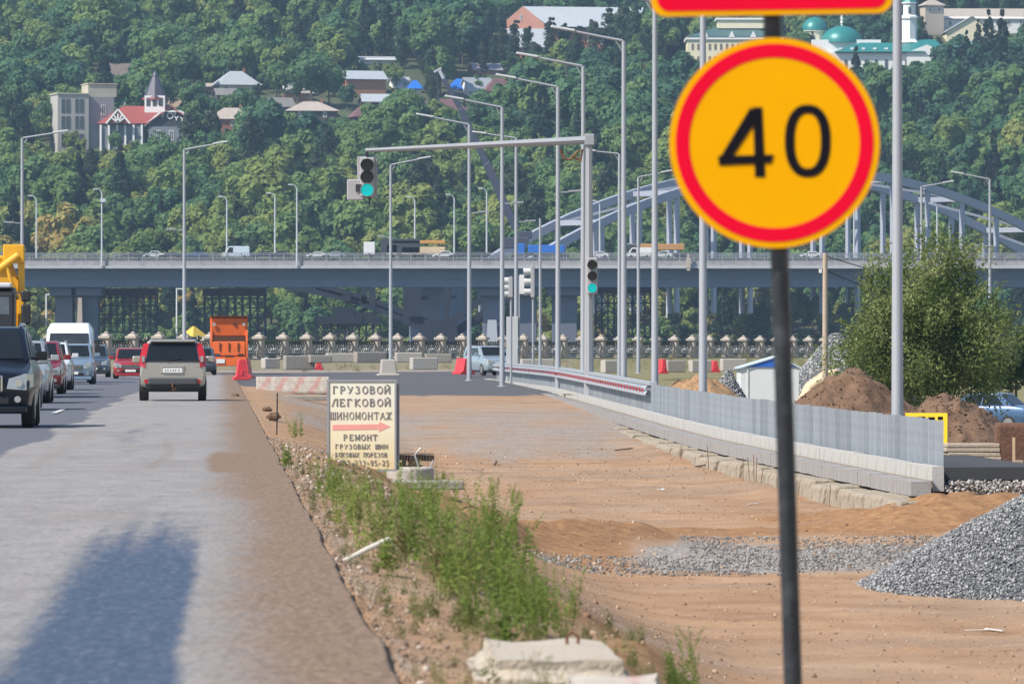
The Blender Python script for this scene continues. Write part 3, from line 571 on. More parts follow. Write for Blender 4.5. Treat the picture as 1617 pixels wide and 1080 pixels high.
windows(r, [(-60 + 16 * k) * u for k in range(8)], 9 * u, 5 * u, 17 * u, -9, mat('dark_frame', (0.12, 0.13, 0.15), 0.5))
mb = MB(); mb.box((-40 * u, 8, 38 * u), (110 * u, 10, 28 * u)); mb.build('upper_wall', WHITE, r)
def dome(x, y, z0, rad, h, n=20): return [(rad * math.cos(t * math.pi / 18), z0 + h * math.sin(t * math.pi / 18)) for t in range(0, 9)] + [(0.1, z0 + h + 0.2)]
mb = MB(); mb.lathe(dome(0, 0, 48 * u, 34 * u, 27 * u), 24, (-46 * u, 8, 0)); dm = mb.build('dome', TEAL, r, smooth=50)
mb = MB(); mb.tube([(-46 * u, 8, 74 * u), (-46 * u, 8, 92 * u)], 0.3, 6); mb.bar((-49 * u, 8, 87 * u), (-43 * u, 8, 87 * u), 0.3); mb.lathe([(0.3, 78 * u), (2.6 * u, 80 * u), (0.3, 83 * u)], 8, (-46 * u, 8, 0)); mb.build('cross', WHITE, dm)
mb = MB(); mb.lathe([(20 * u, 48 * u), (20 * u, 66 * u), (22 * u, 67 * u), (22 * u, 68 * u)], 20, (-88 * u, 12, 0)); dr = mb.build('drum', CREAM, r)
mb = MB(); mb.lathe(dome(0, 0, 68 * u, 22 * u, 22 * u), 22, (-88 * u, 12, 0)); mb.build('drum_dome', TEAL, r, smooth=50)
mb = MB(); mb.lathe([(14 * u, 20 * u), (14 * u, 46 * u), (17 * u, 47 * u), (12 * u, 52 * u), (12 * u, 84 * u), (14.5 * u, 85 * u), (14.5 * u, 88 * u), (10 * u, 91 * u), (10 * u, 108 * u), (12.5 * u, 109 * u), (12.5 * u, 111 * u)], 8, (60 * u, 2, 0)); tw = mb.build('bell_tower', WHITE, r)
mb = MB(); mb.lathe([(11.5 * u, 111 * u), (7 * u, 124 * u), (0.4 * u, 140 * u)], 8, (60 * u, 2, 0)); mb.build('tower_cap', TEAL, tw)
for zz in (98,): windows(tw, [60 * u], zz * u, 5 * u, 11 * u, 2 - 10 * u, mat('dark_frame', (0.12, 0.13, 0.15), 0.5))
mb = MB(); mb.add([(40 * u, -9, 30 * u), (122 * u, -9, 28 * u), (100 * u, 2, 52 * u), (62 * u, 2, 52 * u), (122 * u, 12, 28 * u), (40 * u, 12, 30 * u)], [(0, 1, 2, 3), (1, 4, 2), (2, 4, 5, 3), (3, 5, 0)]); mb.build('side_roof', TEAL, r)
mb = MB(); mb.prism([(52 * u, -5), (118 * u, -5), (118 * u, 27 * u), (84 * u, 41 * u), (52 * u, 29 * u)], -9.6, -8); mb.build('side_gable', WHITE, r)
for k in range(5):
    mb = MB(); mb.box(((-52 + 18 * k) * u, -8.2, 35 * u), (5 * u, 1.6, 3 * u)); mb.build('roof_vent', WHITE, r)
clear(X, D, 125 * u, 60)
house('pale_hall', 'wide white hall on the ridge beyond the bell tower', 1486, 1640, 54, 30, 12, WHITE, ROOFS, 'gable', 0.05, nwin=8, chim=False)
house('beige_block', 'beige flat-faced block on the ridge next to the bell tower', 1455, 1490, 56, 8, 0, mat('beige_wall', (0.5, 0.43, 0.35), 0.9), ROOFS, 'hip', 0.3, nwin=2, chim=False)
house('yellow_gable_house', 'yellow gabled house with grey roof on the right ridge', 1492, 1575, 68, 50, 26, CREAM, ROOFG, 'front', 0.05, nwin=2, chim=False)
house('green_roofed_lodge', 'low lodge with faded green roof beyond the church', 1500, 1568, 92, 76, 64, WHITE, mat('faded_green_roof', (0.1, 0.22, 0.19), 0.6, 0, 0.12, 1), 'gable', 0.1, nwin=4, chim=False)

# ------------------------------------------------------------------ trees
def leaf_material(name, stops, wscale=0.012, amt=0.5, slope=False):
    m, nt, b = NT(name); N = nt.nodes; L = nt.links
    oi = N.new('ShaderNodeObjectInfo'); geo = N.new('ShaderNodeNewGeometry'); no = N.new('ShaderNodeTexNoise'); no.inputs['Scale'].default_value = wscale; no.inputs['Detail'].default_value = 3
    L.new(geo.outputs['Position'], no.inputs['Vector'])
    n2 = N.new('ShaderNodeTexNoise'); n2.inputs['Scale'].default_value = 0.5; n2.inputs['Detail'].default_value = 4; L.new(geo.outputs['Position'], n2.inputs['Vector'])
    a = N.new('ShaderNodeMath'); a.operation = 'MULTIPLY_ADD'; L.new(oi.outputs['Random'], a.inputs[0]); a.inputs[1].default_value = amt; 
    mr = N.new('ShaderNodeMapRange'); mr.inputs[1].default_value = 0.36; mr.inputs[2].default_value = 0.64; mr.inputs[4].default_value = 1 - amt; L.new(no.outputs['Fac'], mr.inputs[0]); L.new(mr.outputs[0], a.inputs[2])
    a2 = N.new('ShaderNodeMath'); a2.operation = 'MULTIPLY_ADD'; L.new(n2.outputs['Fac'], a2.inputs[0]); a2.inputs[1].default_value = 0.3; L.new(a.outputs[0], a2.inputs[2])
    a3 = N.new('ShaderNodeMath'); a3.operation = 'SUBTRACT'; L.new(a2.outputs[0], a3.inputs[0]); a3.inputs[1].default_value = 0.15
    fac = a3.outputs[0]
    if slope:      # leaf colour yellower low on the slope, darker green higher up and to the east
        sp = N.new('ShaderNodeSeparateXYZ'); L.new(geo.outputs['Position'], sp.inputs[0])
        mz = N.new('ShaderNodeMapRange'); mz.inputs[1].default_value = 5; mz.inputs[2].default_value = 85; mz.inputs[3].default_value = 0.24; mz.inputs[4].default_value = -0.12; L.new(sp.outputs[2], mz.inputs[0])
        mx_ = N.new('ShaderNodeMapRange'); mx_.inputs[1].default_value = 10; mx_.inputs[2].default_value = 90; mx_.inputs[3].default_value = 0.0; mx_.inputs[4].default_value = -0.16; L.new(sp.outputs[0], mx_.inputs[0])
        s1 = N.new('ShaderNodeMath'); L.new(mz.outputs[0], s1.inputs[0]); L.new(mx_.outputs[0], s1.inputs[1]); s2 = N.new('ShaderNodeMath'); L.new(s1.outputs[0], s2.inputs[0]); L.new(fac, s2.inputs[1]); fac = s2.outputs[0]
    r = N.new('ShaderNodeValToRGB'); e = r.color_ramp.elements; L.new(fac, r.inputs[0])
    e[0].position, e[0].color = stops[0][0], (*stops[0][1], 1); e[1].position, e[1].color = stops[-1][0], (*stops[-1][1], 1)
    for p, c in stops[1:-1]: q = e.new(p); q.color = (*c, 1)
    L.new(r.outputs[0], b.inputs['Base Color']); b.inputs['Roughness'].default_value = 0.7; b.inputs['Specular IOR Level'].default_value = 0.25
    tr = N.new('ShaderNodeBsdfTranslucent'); L.new(r.outputs[0], tr.inputs['Color']); ms = N.new('ShaderNodeMixShader'); ms.inputs[0].default_value = 0.42
    L.new(b.outputs[0], ms.inputs[1]); L.new(tr.outputs[0], ms.inputs[2]); L.new(ms.outputs[0], N['Material Output'].inputs['Surface'])
    MATS[name] = m; return m
LEAF = leaf_material('wood_foliage', [(0.0, (0.050, 0.125, 0.075)), (0.25, (0.085, 0.185, 0.082)), (0.5, (0.145, 0.24, 0.075)), (0.74, (0.235, 0.30, 0.08)), (0.92, (0.33, 0.325, 0.095)), (1.0, (0.42, 0.31, 0.095))], slope=True)
LEAFD = leaf_material('dark_conifer_foliage', [(0.0, (0.018, 0.045, 0.028)), (1.0, (0.04, 0.075, 0.035))])
LEAFY = leaf_material('autumn_foliage', [(0.0, (0.24, 0.20, 0.05)), (1.0, (0.36, 0.26, 0.06))])
LEAFP = leaf_material('poplar_foliage', [(0.0, (0.035, 0.065, 0.035)), (1.0, (0.06, 0.095, 0.045))])
BARK = mat('bark', (0.11, 0.085, 0.065), 0.95, 0, 0.3, 3)
def crown_mesh(name, seed, mat_, w, h, z0, nb, nl, ls, shape='round'):
    r = np.random.default_rng(seed); P = []; Nn = []
    for k in range(nb):
        if shape == 'round':
            d = r.normal(size=3); d /= np.linalg.norm(d); rad = r.uniform(0.35, 0.95)
            c = d * np.array([w / 2, w / 2, h / 2]) * rad * 0.78; br = r.uniform(0.22, 0.36) * w * 0.5
            if c[2] < -h * 0.3: c[2] *= 0.6
        elif shape == 'column':
            t = r.uniform(-1, 1); c = np.array([r.normal() * w * 0.16, r.normal() * w * 0.16, t * h / 2 * 0.9]); br = w * 0.34 * (1 - 0.75 * max(0, t) ** 2)
        else:
            t = r.uniform(0, 1); a = r.uniform(0, 6.28); rr = (1 - t) * w / 2 * 0.75; c = np.array([rr * math.cos(a), rr * math.sin(a), (t - 0.5) * h * 0.95]); br = w * 0.16 * (1.15 - t)
        q = r.normal(size=(nl, 3)); q /= np.linalg.norm(q, axis=1, keepdims=True)
        q[:, 2] = np.abs(q[:, 2]) * np.where(r.random(nl) < 0.72, 1, -1)
        P.append(c + q * br * r.uniform(0.8, 1.1, (nl, 1))); Nn.append(q * 0.8 + c / (np.linalg.norm(c) + 0.1) * 0.4)
    P = np.concatenate(P) + np.array([0, 0, z0 + h / 2]); Nn = np.concatenate(Nn) + r.normal(size=P.shape) * 0.45
    Nn /= np.linalg.norm(Nn, axis=1, keepdims=True)
    t1 = np.cross(Nn, r.normal(size=P.shape)); t1 /= np.linalg.norm(t1, axis=1, keepdims=True); t2 = np.cross(Nn, t1)
    a = (ls * r.uniform(0.6, 1.35, len(P)))[:, None]; bb = a * r.uniform(0.5, 0.9, (len(P), 1))
    V = np.stack([P - t1 * a, P + t2 * bb * 0.9 - t1 * a * 0.1, P + t1 * a, P - t2 * bb + t1 * a * 0.15], 1).reshape(-1, 3)
    return npmesh(name, V, np.arange(len(V)).reshape(-1, 4), mat_)
def trunk_mesh(name, h, r0, top):
    mb = MB(); mb.tube([(0, 0, -1.5), (0.05, 0, h * 0.4), (-0.1, 0.05, h * 0.8), (0.0, 0, top)], [r0 * 1.3, r0, r0 * 0.7, r0 * 0.15], 6)
    for k in range(4):
        a = k * 1.7; z = h * (0.5 + 0.1 * k); mb.tube([(0, 0, z), (math.cos(a) * h * 0.18, math.sin(a) * h * 0.18, z + h * 0.2)], [r0 * 0.45, r0 * 0.12], 5)
    return mb.mesh(name, BARK)
wood_col = bpy.data.collections.new('wood_variants')
def both(name, cm, tm):
    me = cm.copy(); import bmesh
    bm = bmesh.new(); bm.from_mesh(cm); n0 = len(bm.faces); bm.from_mesh(tm)
    bm.faces.ensure_lookup_table()
    for f in bm.faces[n0:]: f.material_index = 1
    bm.to_mesh(me); bm.free(); me.materials.append(BARK); return me
VAR = []
for k in range(9):
    w = [7.5, 8.5, 6.5, 9.5, 7, 8, 6, 9, 7.5][k]; h = [8, 7.5, 8.5, 8.5, 9.5, 7, 7, 7.5, 9][k]
    cm = crown_mesh('crown_shape', 100 + k, LEAF, w, h, 1.6, 18, 125, 0.40); tm = trunk_mesh('trunk_shape', h, 0.16, 1.6 + h * 0.8)
    VAR.append((cm, tm)); o = bpy.data.objects.new('wood_tree_shape', both('wood_tree_shape', cm, tm)); wood_col.objects.link(o)
# individual trees that stand out from the wood
IND = []
POP = [(crown_mesh('poplar_crown', 200 + k, LEAFP, 4.6, 17, 1.0, 46, 70, 0.36, 'column'), trunk_mesh('poplar_trunk', 14, 0.2, 15)) for k in range(2)]
CON = (crown_mesh('conifer_crown', 210, LEAFD, 6.5, 15, 1.2, 50, 50, 0.36, 'cone'), trunk_mesh('conifer_trunk', 13, 0.2, 15))
YEL = (crown_mesh('autumn_crown', 220, LEAFY, 6.5, 6, 1.2, 15, 100, 0.38), trunk_mesh('autumn_trunk', 6, 0.14, 5))
def tree(px, yb, sh, scale, label, grp, name='hillside_tree'):
    X, D, z, s = hill_at(px, yb)
    r = tag(empty(name, (X, D, z), random.uniform(0, 6)), label, 'tree', grp); r.scale = (scale,) * 3
    link('crown', sh[0], r); link('trunk', sh[1], r); IND.append((X, D, 4.0 * scale)); return r
for px, y0, lab in ((545, 100, 'slim white mast among trees above the brick barn'), (552, 205, 'pale pole beside the low maroon roof')): pass
for i, (px, yb, k) in enumerate([(795, 112, .8), (812, 108, .85), (832, 110, .8), (868, 112, .95), (890, 110, .85), (912, 112, .8), (938, 112, .95), (962, 110, 1.1), (985, 112, 1.25), (1003, 116, 1.2), (762, 118, .6), (778, 115, .65)]):
    tree(px, yb, POP[i % 2], k, 'slender grey-green poplar in the row before the pink hall', 'poplars before the pink hall', 'poplar_tree')
for px, yb, k in [(612, 90, 1.25), (630, 92, 1.1), (375, 60, .8), (262, 62, .9), (1545, 100, .9), (1070, 95, 1.0), (575, 96, 0.9), (683, 150, .7)]:
    tree(px, yb, CON, k, 'dark pointed conifer rising out of the hillside wood', 'conifers on the hillside', 'conifer_tree')
for px, yb, k in [(532, 330, 1.1), (548, 345, .9), (650, 290, .9), (672, 300, 1.0), (700, 318, .9), (478, 305, .8), (620, 235, .7), (1500, 145, .9), (1530, 150, .9), (590, 365, .8), (720, 335, .8), (640, 340, .9), (500, 370, .9), (60, 345, .8), (210, 345, .7), (950, 345, .9)]:
    tree(px, yb, YEL, k, 'yellowing tree standing out among green hillside trees', 'yellowing trees on the hillside', 'autumn_tree')
for px, yb, k, v, lab in [(112, 246, .8, 2, 'slim green tree before the glazed end of the grey block'), (128, 250, .7, 6, 'small round tree at the foot of the grey block'), (183, 244, .75, 0, 'green tree growing between grey block and chalet porch'), (215, 246, .55, 5, 'low tree before the chalet porch posts'), (262, 244, .6, 2, 'low tree before the dark chalet gable'), (296, 242, .7, 4, 'tree at the end wall of the chalet'), (320, 232, .8, 1, 'tree between the chalet and the brick house'), (412, 228, .7, 7, 'broad tree beside the brick house'), (398, 226, .45, 0, 'tree in front of the brick house corner'),
        (492, 172, 1.75, 3, 'tallest broad tree beside the ochre house'), (520, 170, 1.5, 0, 'big broad tree against the brick barn gable'), (470, 165, 1.2, 4, 'broad tree behind the wide-eaved log house'), (548, 176, .9, 2, 'smaller tree before the long silver-roofed house'), (440, 160, 1.3, 7, 'broad tree behind the dark grey roofed house'), (1590, 108, 1.4, 5, 'large dark tree beside the green-roofed lodge'), (690, 140, .75, 4, 'tree beneath the crane boom head'), (752, 150, .6, 1, 'small tree before the silver gabled house'), (625, 140, .7, 3, 'tree between brick barn and blue-roofed hut')]:
    tree(px, yb, VAR[v], k, lab, 'big trees among the hillside houses')
for nm, sh, k in (('wood_tree_shape_poplar', POP[0], .62), ('wood_tree_shape_conifer', CON, .7)):
    me_ = both(nm, sh[0], sh[1]); me_.transform(Matrix.Scale(k, 4)); o = bpy.data.objects.new(nm, me_); wood_col.objects.link(o)
# the wood itself: one mass, instanced over jittered points
pts = []; sc_ = []
step = 7.4; dgr = np.arange(1482, 2400, step)
for d in dgr:
    hwid = d * 0.098; xs = np.arange(-hwid, hwid, step)
    x = xs + rng.uniform(-3.6, 3.6, len(xs)); dd = d + rng.uniform(-3.6, 3.6, len(xs))
    pts.append(np.stack([x, dd], 1))
pts = np.concatenate(pts); scl = np.clip(rng.lognormal(0.16, 0.3, len(pts)), 0.6, 2.2) * (0.85 + 0.4 * fbm(pts[:, 0] / 40, pts[:, 1] / 40, 5))
scl *= np.where(pts[:, 1] < 1560, 0.85, 1.0)
keep = np.ones(len(pts), bool)
for (X, D, hw, fr) in CLEAR:
    dx = np.abs(pts[:, 0] - X); dy = D - pts[:, 1]
    keep &= ~((dx < hw) & (dy < 3) & (dy > -16))
    inn = (dx < hw) & (dy >= 3) & (dy < fr); lim = (dy * 0.125 + 0.7) / 10
    scl = np.where(inn, np.minimum(scl, lim * rng.uniform(0.8, 1.15, len(pts))), scl)
for (X, D, rr) in IND: keep &= ~((np.abs(pts[:, 0] - X) < rr * 0.8) & (np.abs(pts[:, 1] - D) < rr * 0.8))
pts = pts[keep]; scl = scl[keep]; zz = HZ(pts[:, 0], pts[:, 1])
wm = bpy.data.meshes.new('hillside_wood'); wm.vertices.add(len(pts)); wm.vertices.foreach_set('co', np.stack([pts[:, 0], pts[:, 1], zz], 1).astype(np.float32).ravel())
a = wm.attributes.new('size', 'FLOAT', 'POINT'); a.data.foreach_set('value', scl.astype(np.float32))
a = wm.attributes.new('turn', 'FLOAT_VECTOR', 'POINT'); t = np.zeros((len(pts), 3), np.float32); t[:, 2] = rng.uniform(0, 6.28, len(pts)); a.data.foreach_set('vector', t.ravel())
a = wm.attributes.new('pick', 'INT', 'POINT'); pk = rng.integers(0, 9, len(pts)); q_ = rng.random(len(pts)); cl_ = fbm(pts[:, 0] / 60, pts[:, 1] / 60, 15); pk = np.where(q_ < 0.25 * (cl_ > .56), 9, pk); pk = np.where(q_ > 1 - 0.22 * (cl_ < .42), 10, pk); a.data.foreach_set('value', pk.astype(np.int32))
wood = bpy.data.objects.new('hillside_wood', wm); COL.objects.link(wood)
kind(wood, 'stuff', 'dense green wood covering the whole hillside beyond the bridges', 'wood')
ng = bpy.data.node_groups.new('wood_nodes', 'GeometryNodeTree'); ng.interface.new_socket('Geometry', in_out='INPUT', socket_type='NodeSocketGeometry'); ng.interface.new_socket('Geometry', in_out='OUTPUT', socket_type='NodeSocketGeometry')
gi = ng.nodes.new('NodeGroupInput'); go = ng.nodes.new('NodeGroupOutput'); ip = ng.nodes.new('GeometryNodeInstanceOnPoints'); ci = ng.nodes.new('GeometryNodeCollectionInfo')
ci.inputs['Collection'].default_value = wood_col; ci.inputs['Separate Children'].default_value = True; ci.inputs['Reset Children'].default_value = True
ip.inputs['Pick Instance'].default_value = True
na = ng.nodes.new('GeometryNodeInputNamedAttribute'); na.data_type = 'FLOAT'; na.inputs[0].default_value = 'size'
nb = ng.nodes.new('GeometryNodeInputNamedAttribute'); nb.data_type = 'FLOAT_VECTOR'; nb.inputs[0].default_value = 'turn'
nk = ng.nodes.new('GeometryNodeInputNamedAttribute'); nk.data_type = 'INT'; nk.inputs[0].default_value = 'pick'; ng.links.new(nk.outputs[0], ip.inputs['Instance Index'])
ng.links.new(gi.outputs[0], ip.inputs['Points']); ng.links.new(ci.outputs[0], ip.inputs['Instance'])
ng.links.new(na.outputs[0], ip.inputs['Scale']); ng.links.new(nb.outputs[0], ip.inputs['Rotation']); ng.links.new(ip.outputs[0], go.inputs[0])
mdw = wood.modifiers.new('wood', 'NODES'); mdw.node_group = ng
# ------------------------------------------------------------------ road bridge over the river (nearly square to the view)
BS = 7.7; BD = F / BS
def bp_(px, y, dy=0.0): return ((px - 808.5) / BS, BD + dy, PZ(y, BS))
GIRD = mat('blue_grey_girder_paint', (0.155, 0.19, 0.255), 0.6, 0.1, 0.12, 0.3, dirt=(0.1, 0.12, 0.16), dirt_amt=0.4, dirt_scale=0.25)
BCON = mat('bridge_concrete', (0.33, 0.32, 0.33), 0.9, 0, 0.2, 0.6, dirt=(0.16, 0.16, 0.18), dirt_amt=0.6, dirt_scale=0.5)
BRAIL = mat('bridge_railing_paint', (0.30, 0.31, 0.34), 0.6, 0.2, 0.1, 0.5); PIERC = mat('pier_concrete', (0.12, 0.135, 0.18), 0.9, 0, 0.12, 0.2)  # pier colour darkened to carry the shade under the deck
br = tag(empty('road_bridge', (0, BD, 0)), 'long blue-grey girder road bridge carrying traffic across the river', 'bridge')
def bl(px, y, dy=0.0): p = bp_(px, y, dy); return (p[0], p[1] - BD, p[2])
x0, x1 = PX(-300, BS), PX(1960, BS); zb = PZ(453, BS); zm = PZ(438, BS); zc = PZ(424, BS); zk = PZ(412.5, BS); zr = PZ(399.5, BS); zd = PZ(407.5, BS)
mb = MB(); mb.box(((x0 + x1) / 2, 3.0, (zb + zc) / 2), (x1 - x0, 0.5, zc - zb)); mb.build('girder', GIRD, br)
mb = MB(); mb.box(((x0 + x1) / 2, 2.4, zb + 0.18), (x1 - x0, 1.4, 0.35)); mb.box(((x0 + x1) / 2, 2.55, zm), (x1 - x0, 0.35, 0.3)); mb.build('girder_flange', GIRD, br)
mb = MB(); mb.box(((x0 + x1) / 2, 16.0, (zb + zc) / 2), (x1 - x0, 0.5, zc - zb)); mb.build('girder', GIRD, br)
mb = MB(); mb.box(((x0 + x1) / 2, 9.5, (zc + zk) / 2 + 0.02), (x1 - x0, 19, zk - zc)); mb.build('deck', BCON, br)
mb = MB(); mb.box(((x0 + x1) / 2, -0.1, zc + 0.25), (x1 - x0, 0.5, 0.5)); mb.build('cornice', mat('pale_cornice', (0.44, 0.44, 0.45), 0.9, 0, 0.2, 0.8), br)
mb = MB(); mb.box(((x0 + x1) / 2, 10.0, zd - 0.25), (x1 - x0, 12, 0.5)); mb.build('carriageway', mat('bridge_asphalt', (0.1, 0.1, 0.1), 0.9), br)
for yy in (0.25, 18.6):
    mb = MB(); n = int((x1 - x0) / 2.9)
    for k in range(n): mb.box((x0 + (k + 0.5) * 2.9, yy, (zk + zr) / 2), (0.22, 0.16, zr - zk))
    for q in (0.04, 0.45, 0.8, 1.0): mb.box(((x0 + x1) / 2, yy - 0.1, zk + (zr - zk) * q - 0.05), (x1 - x0, 0.1, 0.14 if q in (0.45, 1.0) else 0.09))
    ra = mb.build('railing', BRAIL, br); ra['kind'] = 'stuff'
mb = MB()
for k in range(int((x1 - x0) / 0.55)): mb.box((x0 + k * 0.55, 0.25, zk + (zr - zk) * 0.45), (0.07, 0.07, (zr - zk) * 0.85))
ra = mb.build('railing_bars', BRAIL, br); ra['kind'] = 'stuff'
for p0, p1, yt in ((84, 112, 470), (117, 152, 470), (762, 792, 460), (820, 848, 462), (872, 912, 462)):
    mb = MB(); a, b_ = PX(p0, BS), PX(p1, BS); mb.box(((a + b_) / 2, 9, (zb - 9) / 2), (b_ - a, 8, zb + 9)); mb.box(((a + b_) / 2, 9, zb - 0.9), (b_ - a + 2, 12, 1.8)); mb.build('pier', PIERC, br, bevel=0.2)
mb = MB(); mb.prism([(PX(116, BS), -7), (PX(131, BS), -7), (PX(128, BS), PZ(470, BS)), (PX(122, BS), PZ(470, BS))], 2, 4.5); mb.build('pier_brace', mat('tan_concrete', (0.42, 0.35, 0.28), 0.9), br)
mb = MB(); mb.prism([(PX(763, BS), -7), (PX(790, BS), -7), (PX(784, BS), PZ(505, BS)), (PX(770, BS), PZ(505, BS))], 1, 4.5); mb.build('pier_brace', mat('pale_pier', (0.4, 0.42, 0.47), 0.9), br)
# scaffold towers under the deck
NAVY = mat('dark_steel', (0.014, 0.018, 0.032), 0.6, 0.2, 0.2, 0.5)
def scaffold(p0, p1, yt, yb, nx, nz, label, D, hat=True):
    s = F / D; a, b_ = PX(p0, s), PX(p1, s); zt, zl = PZ(yt, s), PZ(yb, s)
    r = tag(empty('scaffold_tower', ((a + b_) / 2, D, zl)), label, 'scaffold', 'scaffold towers under the bridge'); w = b_ - a; h = zt - zl
    mb = MB()
    for yy in (0, 6):
        for i in range(nx + 1):
            x = -w / 2 + w * i / nx; mb.bar((x, yy, 0), (x, yy, h), 0.28)
        for j in range(nz + 1):
            z = h * j / nz; mb.bar((-w / 2, yy, z), (w / 2, yy, z), 0.2 if j % 2 else 0.32)
        for i in range(nx):
            for j in range(nz):
                xa, xb = -w / 2 + w * i / nx, -w / 2 + w * (i + 1) / nx
                if (i + j) % 2: xa, xb = xb, xa
                mb.bar((xa, yy, h * j / nz), (xb, yy, h * (j + 1) / nz), 0.13)
    f = mb.build('frame', NAVY, r); f['kind'] = 'stuff'
    if hat:
        mb = MB(); mb.box((0, 3, h - 0.7), (w + 0.5, 7.5, 1.6)); mb.build('head_beam', NAVY, r)
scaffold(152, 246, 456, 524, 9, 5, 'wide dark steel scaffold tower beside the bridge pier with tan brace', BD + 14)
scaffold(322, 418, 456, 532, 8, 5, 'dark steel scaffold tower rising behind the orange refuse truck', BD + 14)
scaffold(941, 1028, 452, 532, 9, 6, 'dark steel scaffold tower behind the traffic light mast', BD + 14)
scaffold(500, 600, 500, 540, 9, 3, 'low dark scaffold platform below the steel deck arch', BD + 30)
# older steel deck arch springing from a pier under the road bridge
AD = BD + 45; AS = F / AD
def al(px, y): return Vector((PX(px, AS), 0, PZ(y, AS)))
r = tag(empty('steel_deck_arch', (0, AD, 0)), 'dark steel deck arch with spandrel columns beneath the road bridge', 'bridge')
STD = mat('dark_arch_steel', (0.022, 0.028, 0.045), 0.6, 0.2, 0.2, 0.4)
def curve(p, n=10):
    (xa, ya), (xb, yb_), (xc, yc) = p
    return [al((1 - t) ** 2 * xa + 2 * t * (1 - t) * xb + t * t * xc, (1 - t) ** 2 * ya + 2 * t * (1 - t) * yb_ + t * t * yc) for t in [k / n for k in range(n + 1)]]
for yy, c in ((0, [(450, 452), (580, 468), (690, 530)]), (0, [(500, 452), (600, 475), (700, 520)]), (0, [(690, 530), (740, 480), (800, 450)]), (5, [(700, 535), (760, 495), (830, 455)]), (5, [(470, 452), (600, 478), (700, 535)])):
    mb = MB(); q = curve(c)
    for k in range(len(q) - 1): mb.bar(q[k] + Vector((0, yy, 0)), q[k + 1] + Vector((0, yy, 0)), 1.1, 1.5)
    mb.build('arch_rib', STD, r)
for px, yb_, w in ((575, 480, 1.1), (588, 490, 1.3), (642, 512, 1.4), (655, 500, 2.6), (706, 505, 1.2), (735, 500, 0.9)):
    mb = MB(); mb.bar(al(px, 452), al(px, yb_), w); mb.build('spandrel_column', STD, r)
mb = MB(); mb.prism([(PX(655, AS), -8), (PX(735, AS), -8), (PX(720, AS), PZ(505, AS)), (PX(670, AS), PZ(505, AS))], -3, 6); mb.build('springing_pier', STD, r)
for a, b_ in (((700, 520), (760, 470)), ((715, 530), (790, 490)), ((640, 500), (700, 525)), ((655, 470), (720, 468)), ((560, 500), (600, 470))):
    mb = MB(); mb.bar(al(*a) + Vector((0, 2, 0)), al(*b_) + Vector((0, 2, 0)), 0.8); mb.build('strut', STD, r)
for p in ((548, 470, 14, 12), (545, 492, 34, 14), (575, 498, 30, 10)):
    mb = MB(); c = al(p[0], p[1]); mb.box((c.x, -2, c.z), (p[2] / AS, 4, p[3] / AS)); mb.build('launch_frame', NAVY, r)
# ------------------------------------------------------------------ steel tied-arch bridge behind, running obliquely
th = math.radians(40); LS = 6.67; LD = F / LS
ARC = mat('pale_blue_steel', (0.33, 0.35, 0.42), 0.55, 0.1, 0.1, 0.15)
r = tag(empty('arch_bridge', (PX(1228, LS), LD, 0), th), 'pale grey-blue steel arch bridge with twin ribs and vertical hangers', 'bridge')
hs = (815 - 1228) / LS / math.cos(th); zt = PZ(274, LS); z0_ = PZ(392, LS)
def az(t): return zt - (zt - z0_) * (t / hs) ** 2
for lab, off in ((0, 0.0), (1, -15.5)):
    mb = MB(); n = 36
    for k in range(n):
        t0 = -abs(hs) * 1.12 + 2.24 * abs(hs) * k / n; t1 = t0 + 2.24 * abs(hs) / n
        mb.bar((t0, off, az(t0)), (t1 + 0.05, off, az(t1)), 1.3, 1.9)
    mb.build('arch_rib', ARC, r)
    for k in range(-8, 9):
        t = k * 11.4
        mb = MB(); mb.bar((t, off, 10), (t, off, az(t) - 0.3), 0.95); mb.build('hanger', ARC, r)
        if k % 2 == 0 and lab == 0 and abs(k) < 8:
            mb = MB(); mb.bar((t, 0, az(t)), (t, -15.5, az(t)), 0.9, 1.2); mb.build('cross_beam', ARC, r)
            mb = MB(); t2 = t + 22.8; mb.bar((t, 0, az(t)), (t2, -15.5, az(t2)), 0.6); mb.build('cross_brace', ARC, r)
mb = MB(); mb.box((0, -7.7, 17.6), (260, 17, 1.6)); mb.build('deck', BCON, r)
for t in (-110, 110):
    mb = MB(); mb.box((t, -7.7, 4), (5, 15, 26)); mb.build('pier', PIERC, r)
# crane boom behind the bridge
CS = 7.2; r = tag(empty('mobile_crane', (PX(815, CS), F / CS, PZ(400, CS))), 'mobile crane with long dark telescopic boom leaning over the bridge', 'crane')
def cl(px, y): return Vector((PX(px, CS) - PX(815, CS), 0, PZ(y, CS) - PZ(400, CS)))
BOOM = mat('boom_paint', (0.06, 0.065, 0.1), 0.5, 0.2, 0.2, 0.6)
for a, b_, w in (((815, 362), (768, 258), 1.75), ((769, 260), (727, 172), 1.45), ((728, 174), (700, 124), 1.1)):
    mb = MB(); mb.bar(cl(*a), cl(*b_), w); mb.build('boom_section', BOOM, r, bevel=0.15)
mb = MB(); mb.bar(cl(703, 130), cl(694, 112), 0.7); mb.bar(cl(685, 114), cl(697, 108), 0.45); hd_ = mb.build('boom_head', mat('boom_head_paint', (0.45, 0.46, 0.5), 0.5), r)
mb = MB(); mb.tube([cl(691, 112), cl(691, 152)], 0.09, 5); mb.box(cl(691, 155), (0.5, 0.4, 0.8)); mb.build('hoist_rope', BOOM, r)
mb = MB(); mb.box((0, 0, 2.2), (5.5, 2.6, 2.4)); mb.box((2, 0, 4.0), (3, 2.2, 1.6)); mb.build('carrier', BOOM, r, bevel=0.15)
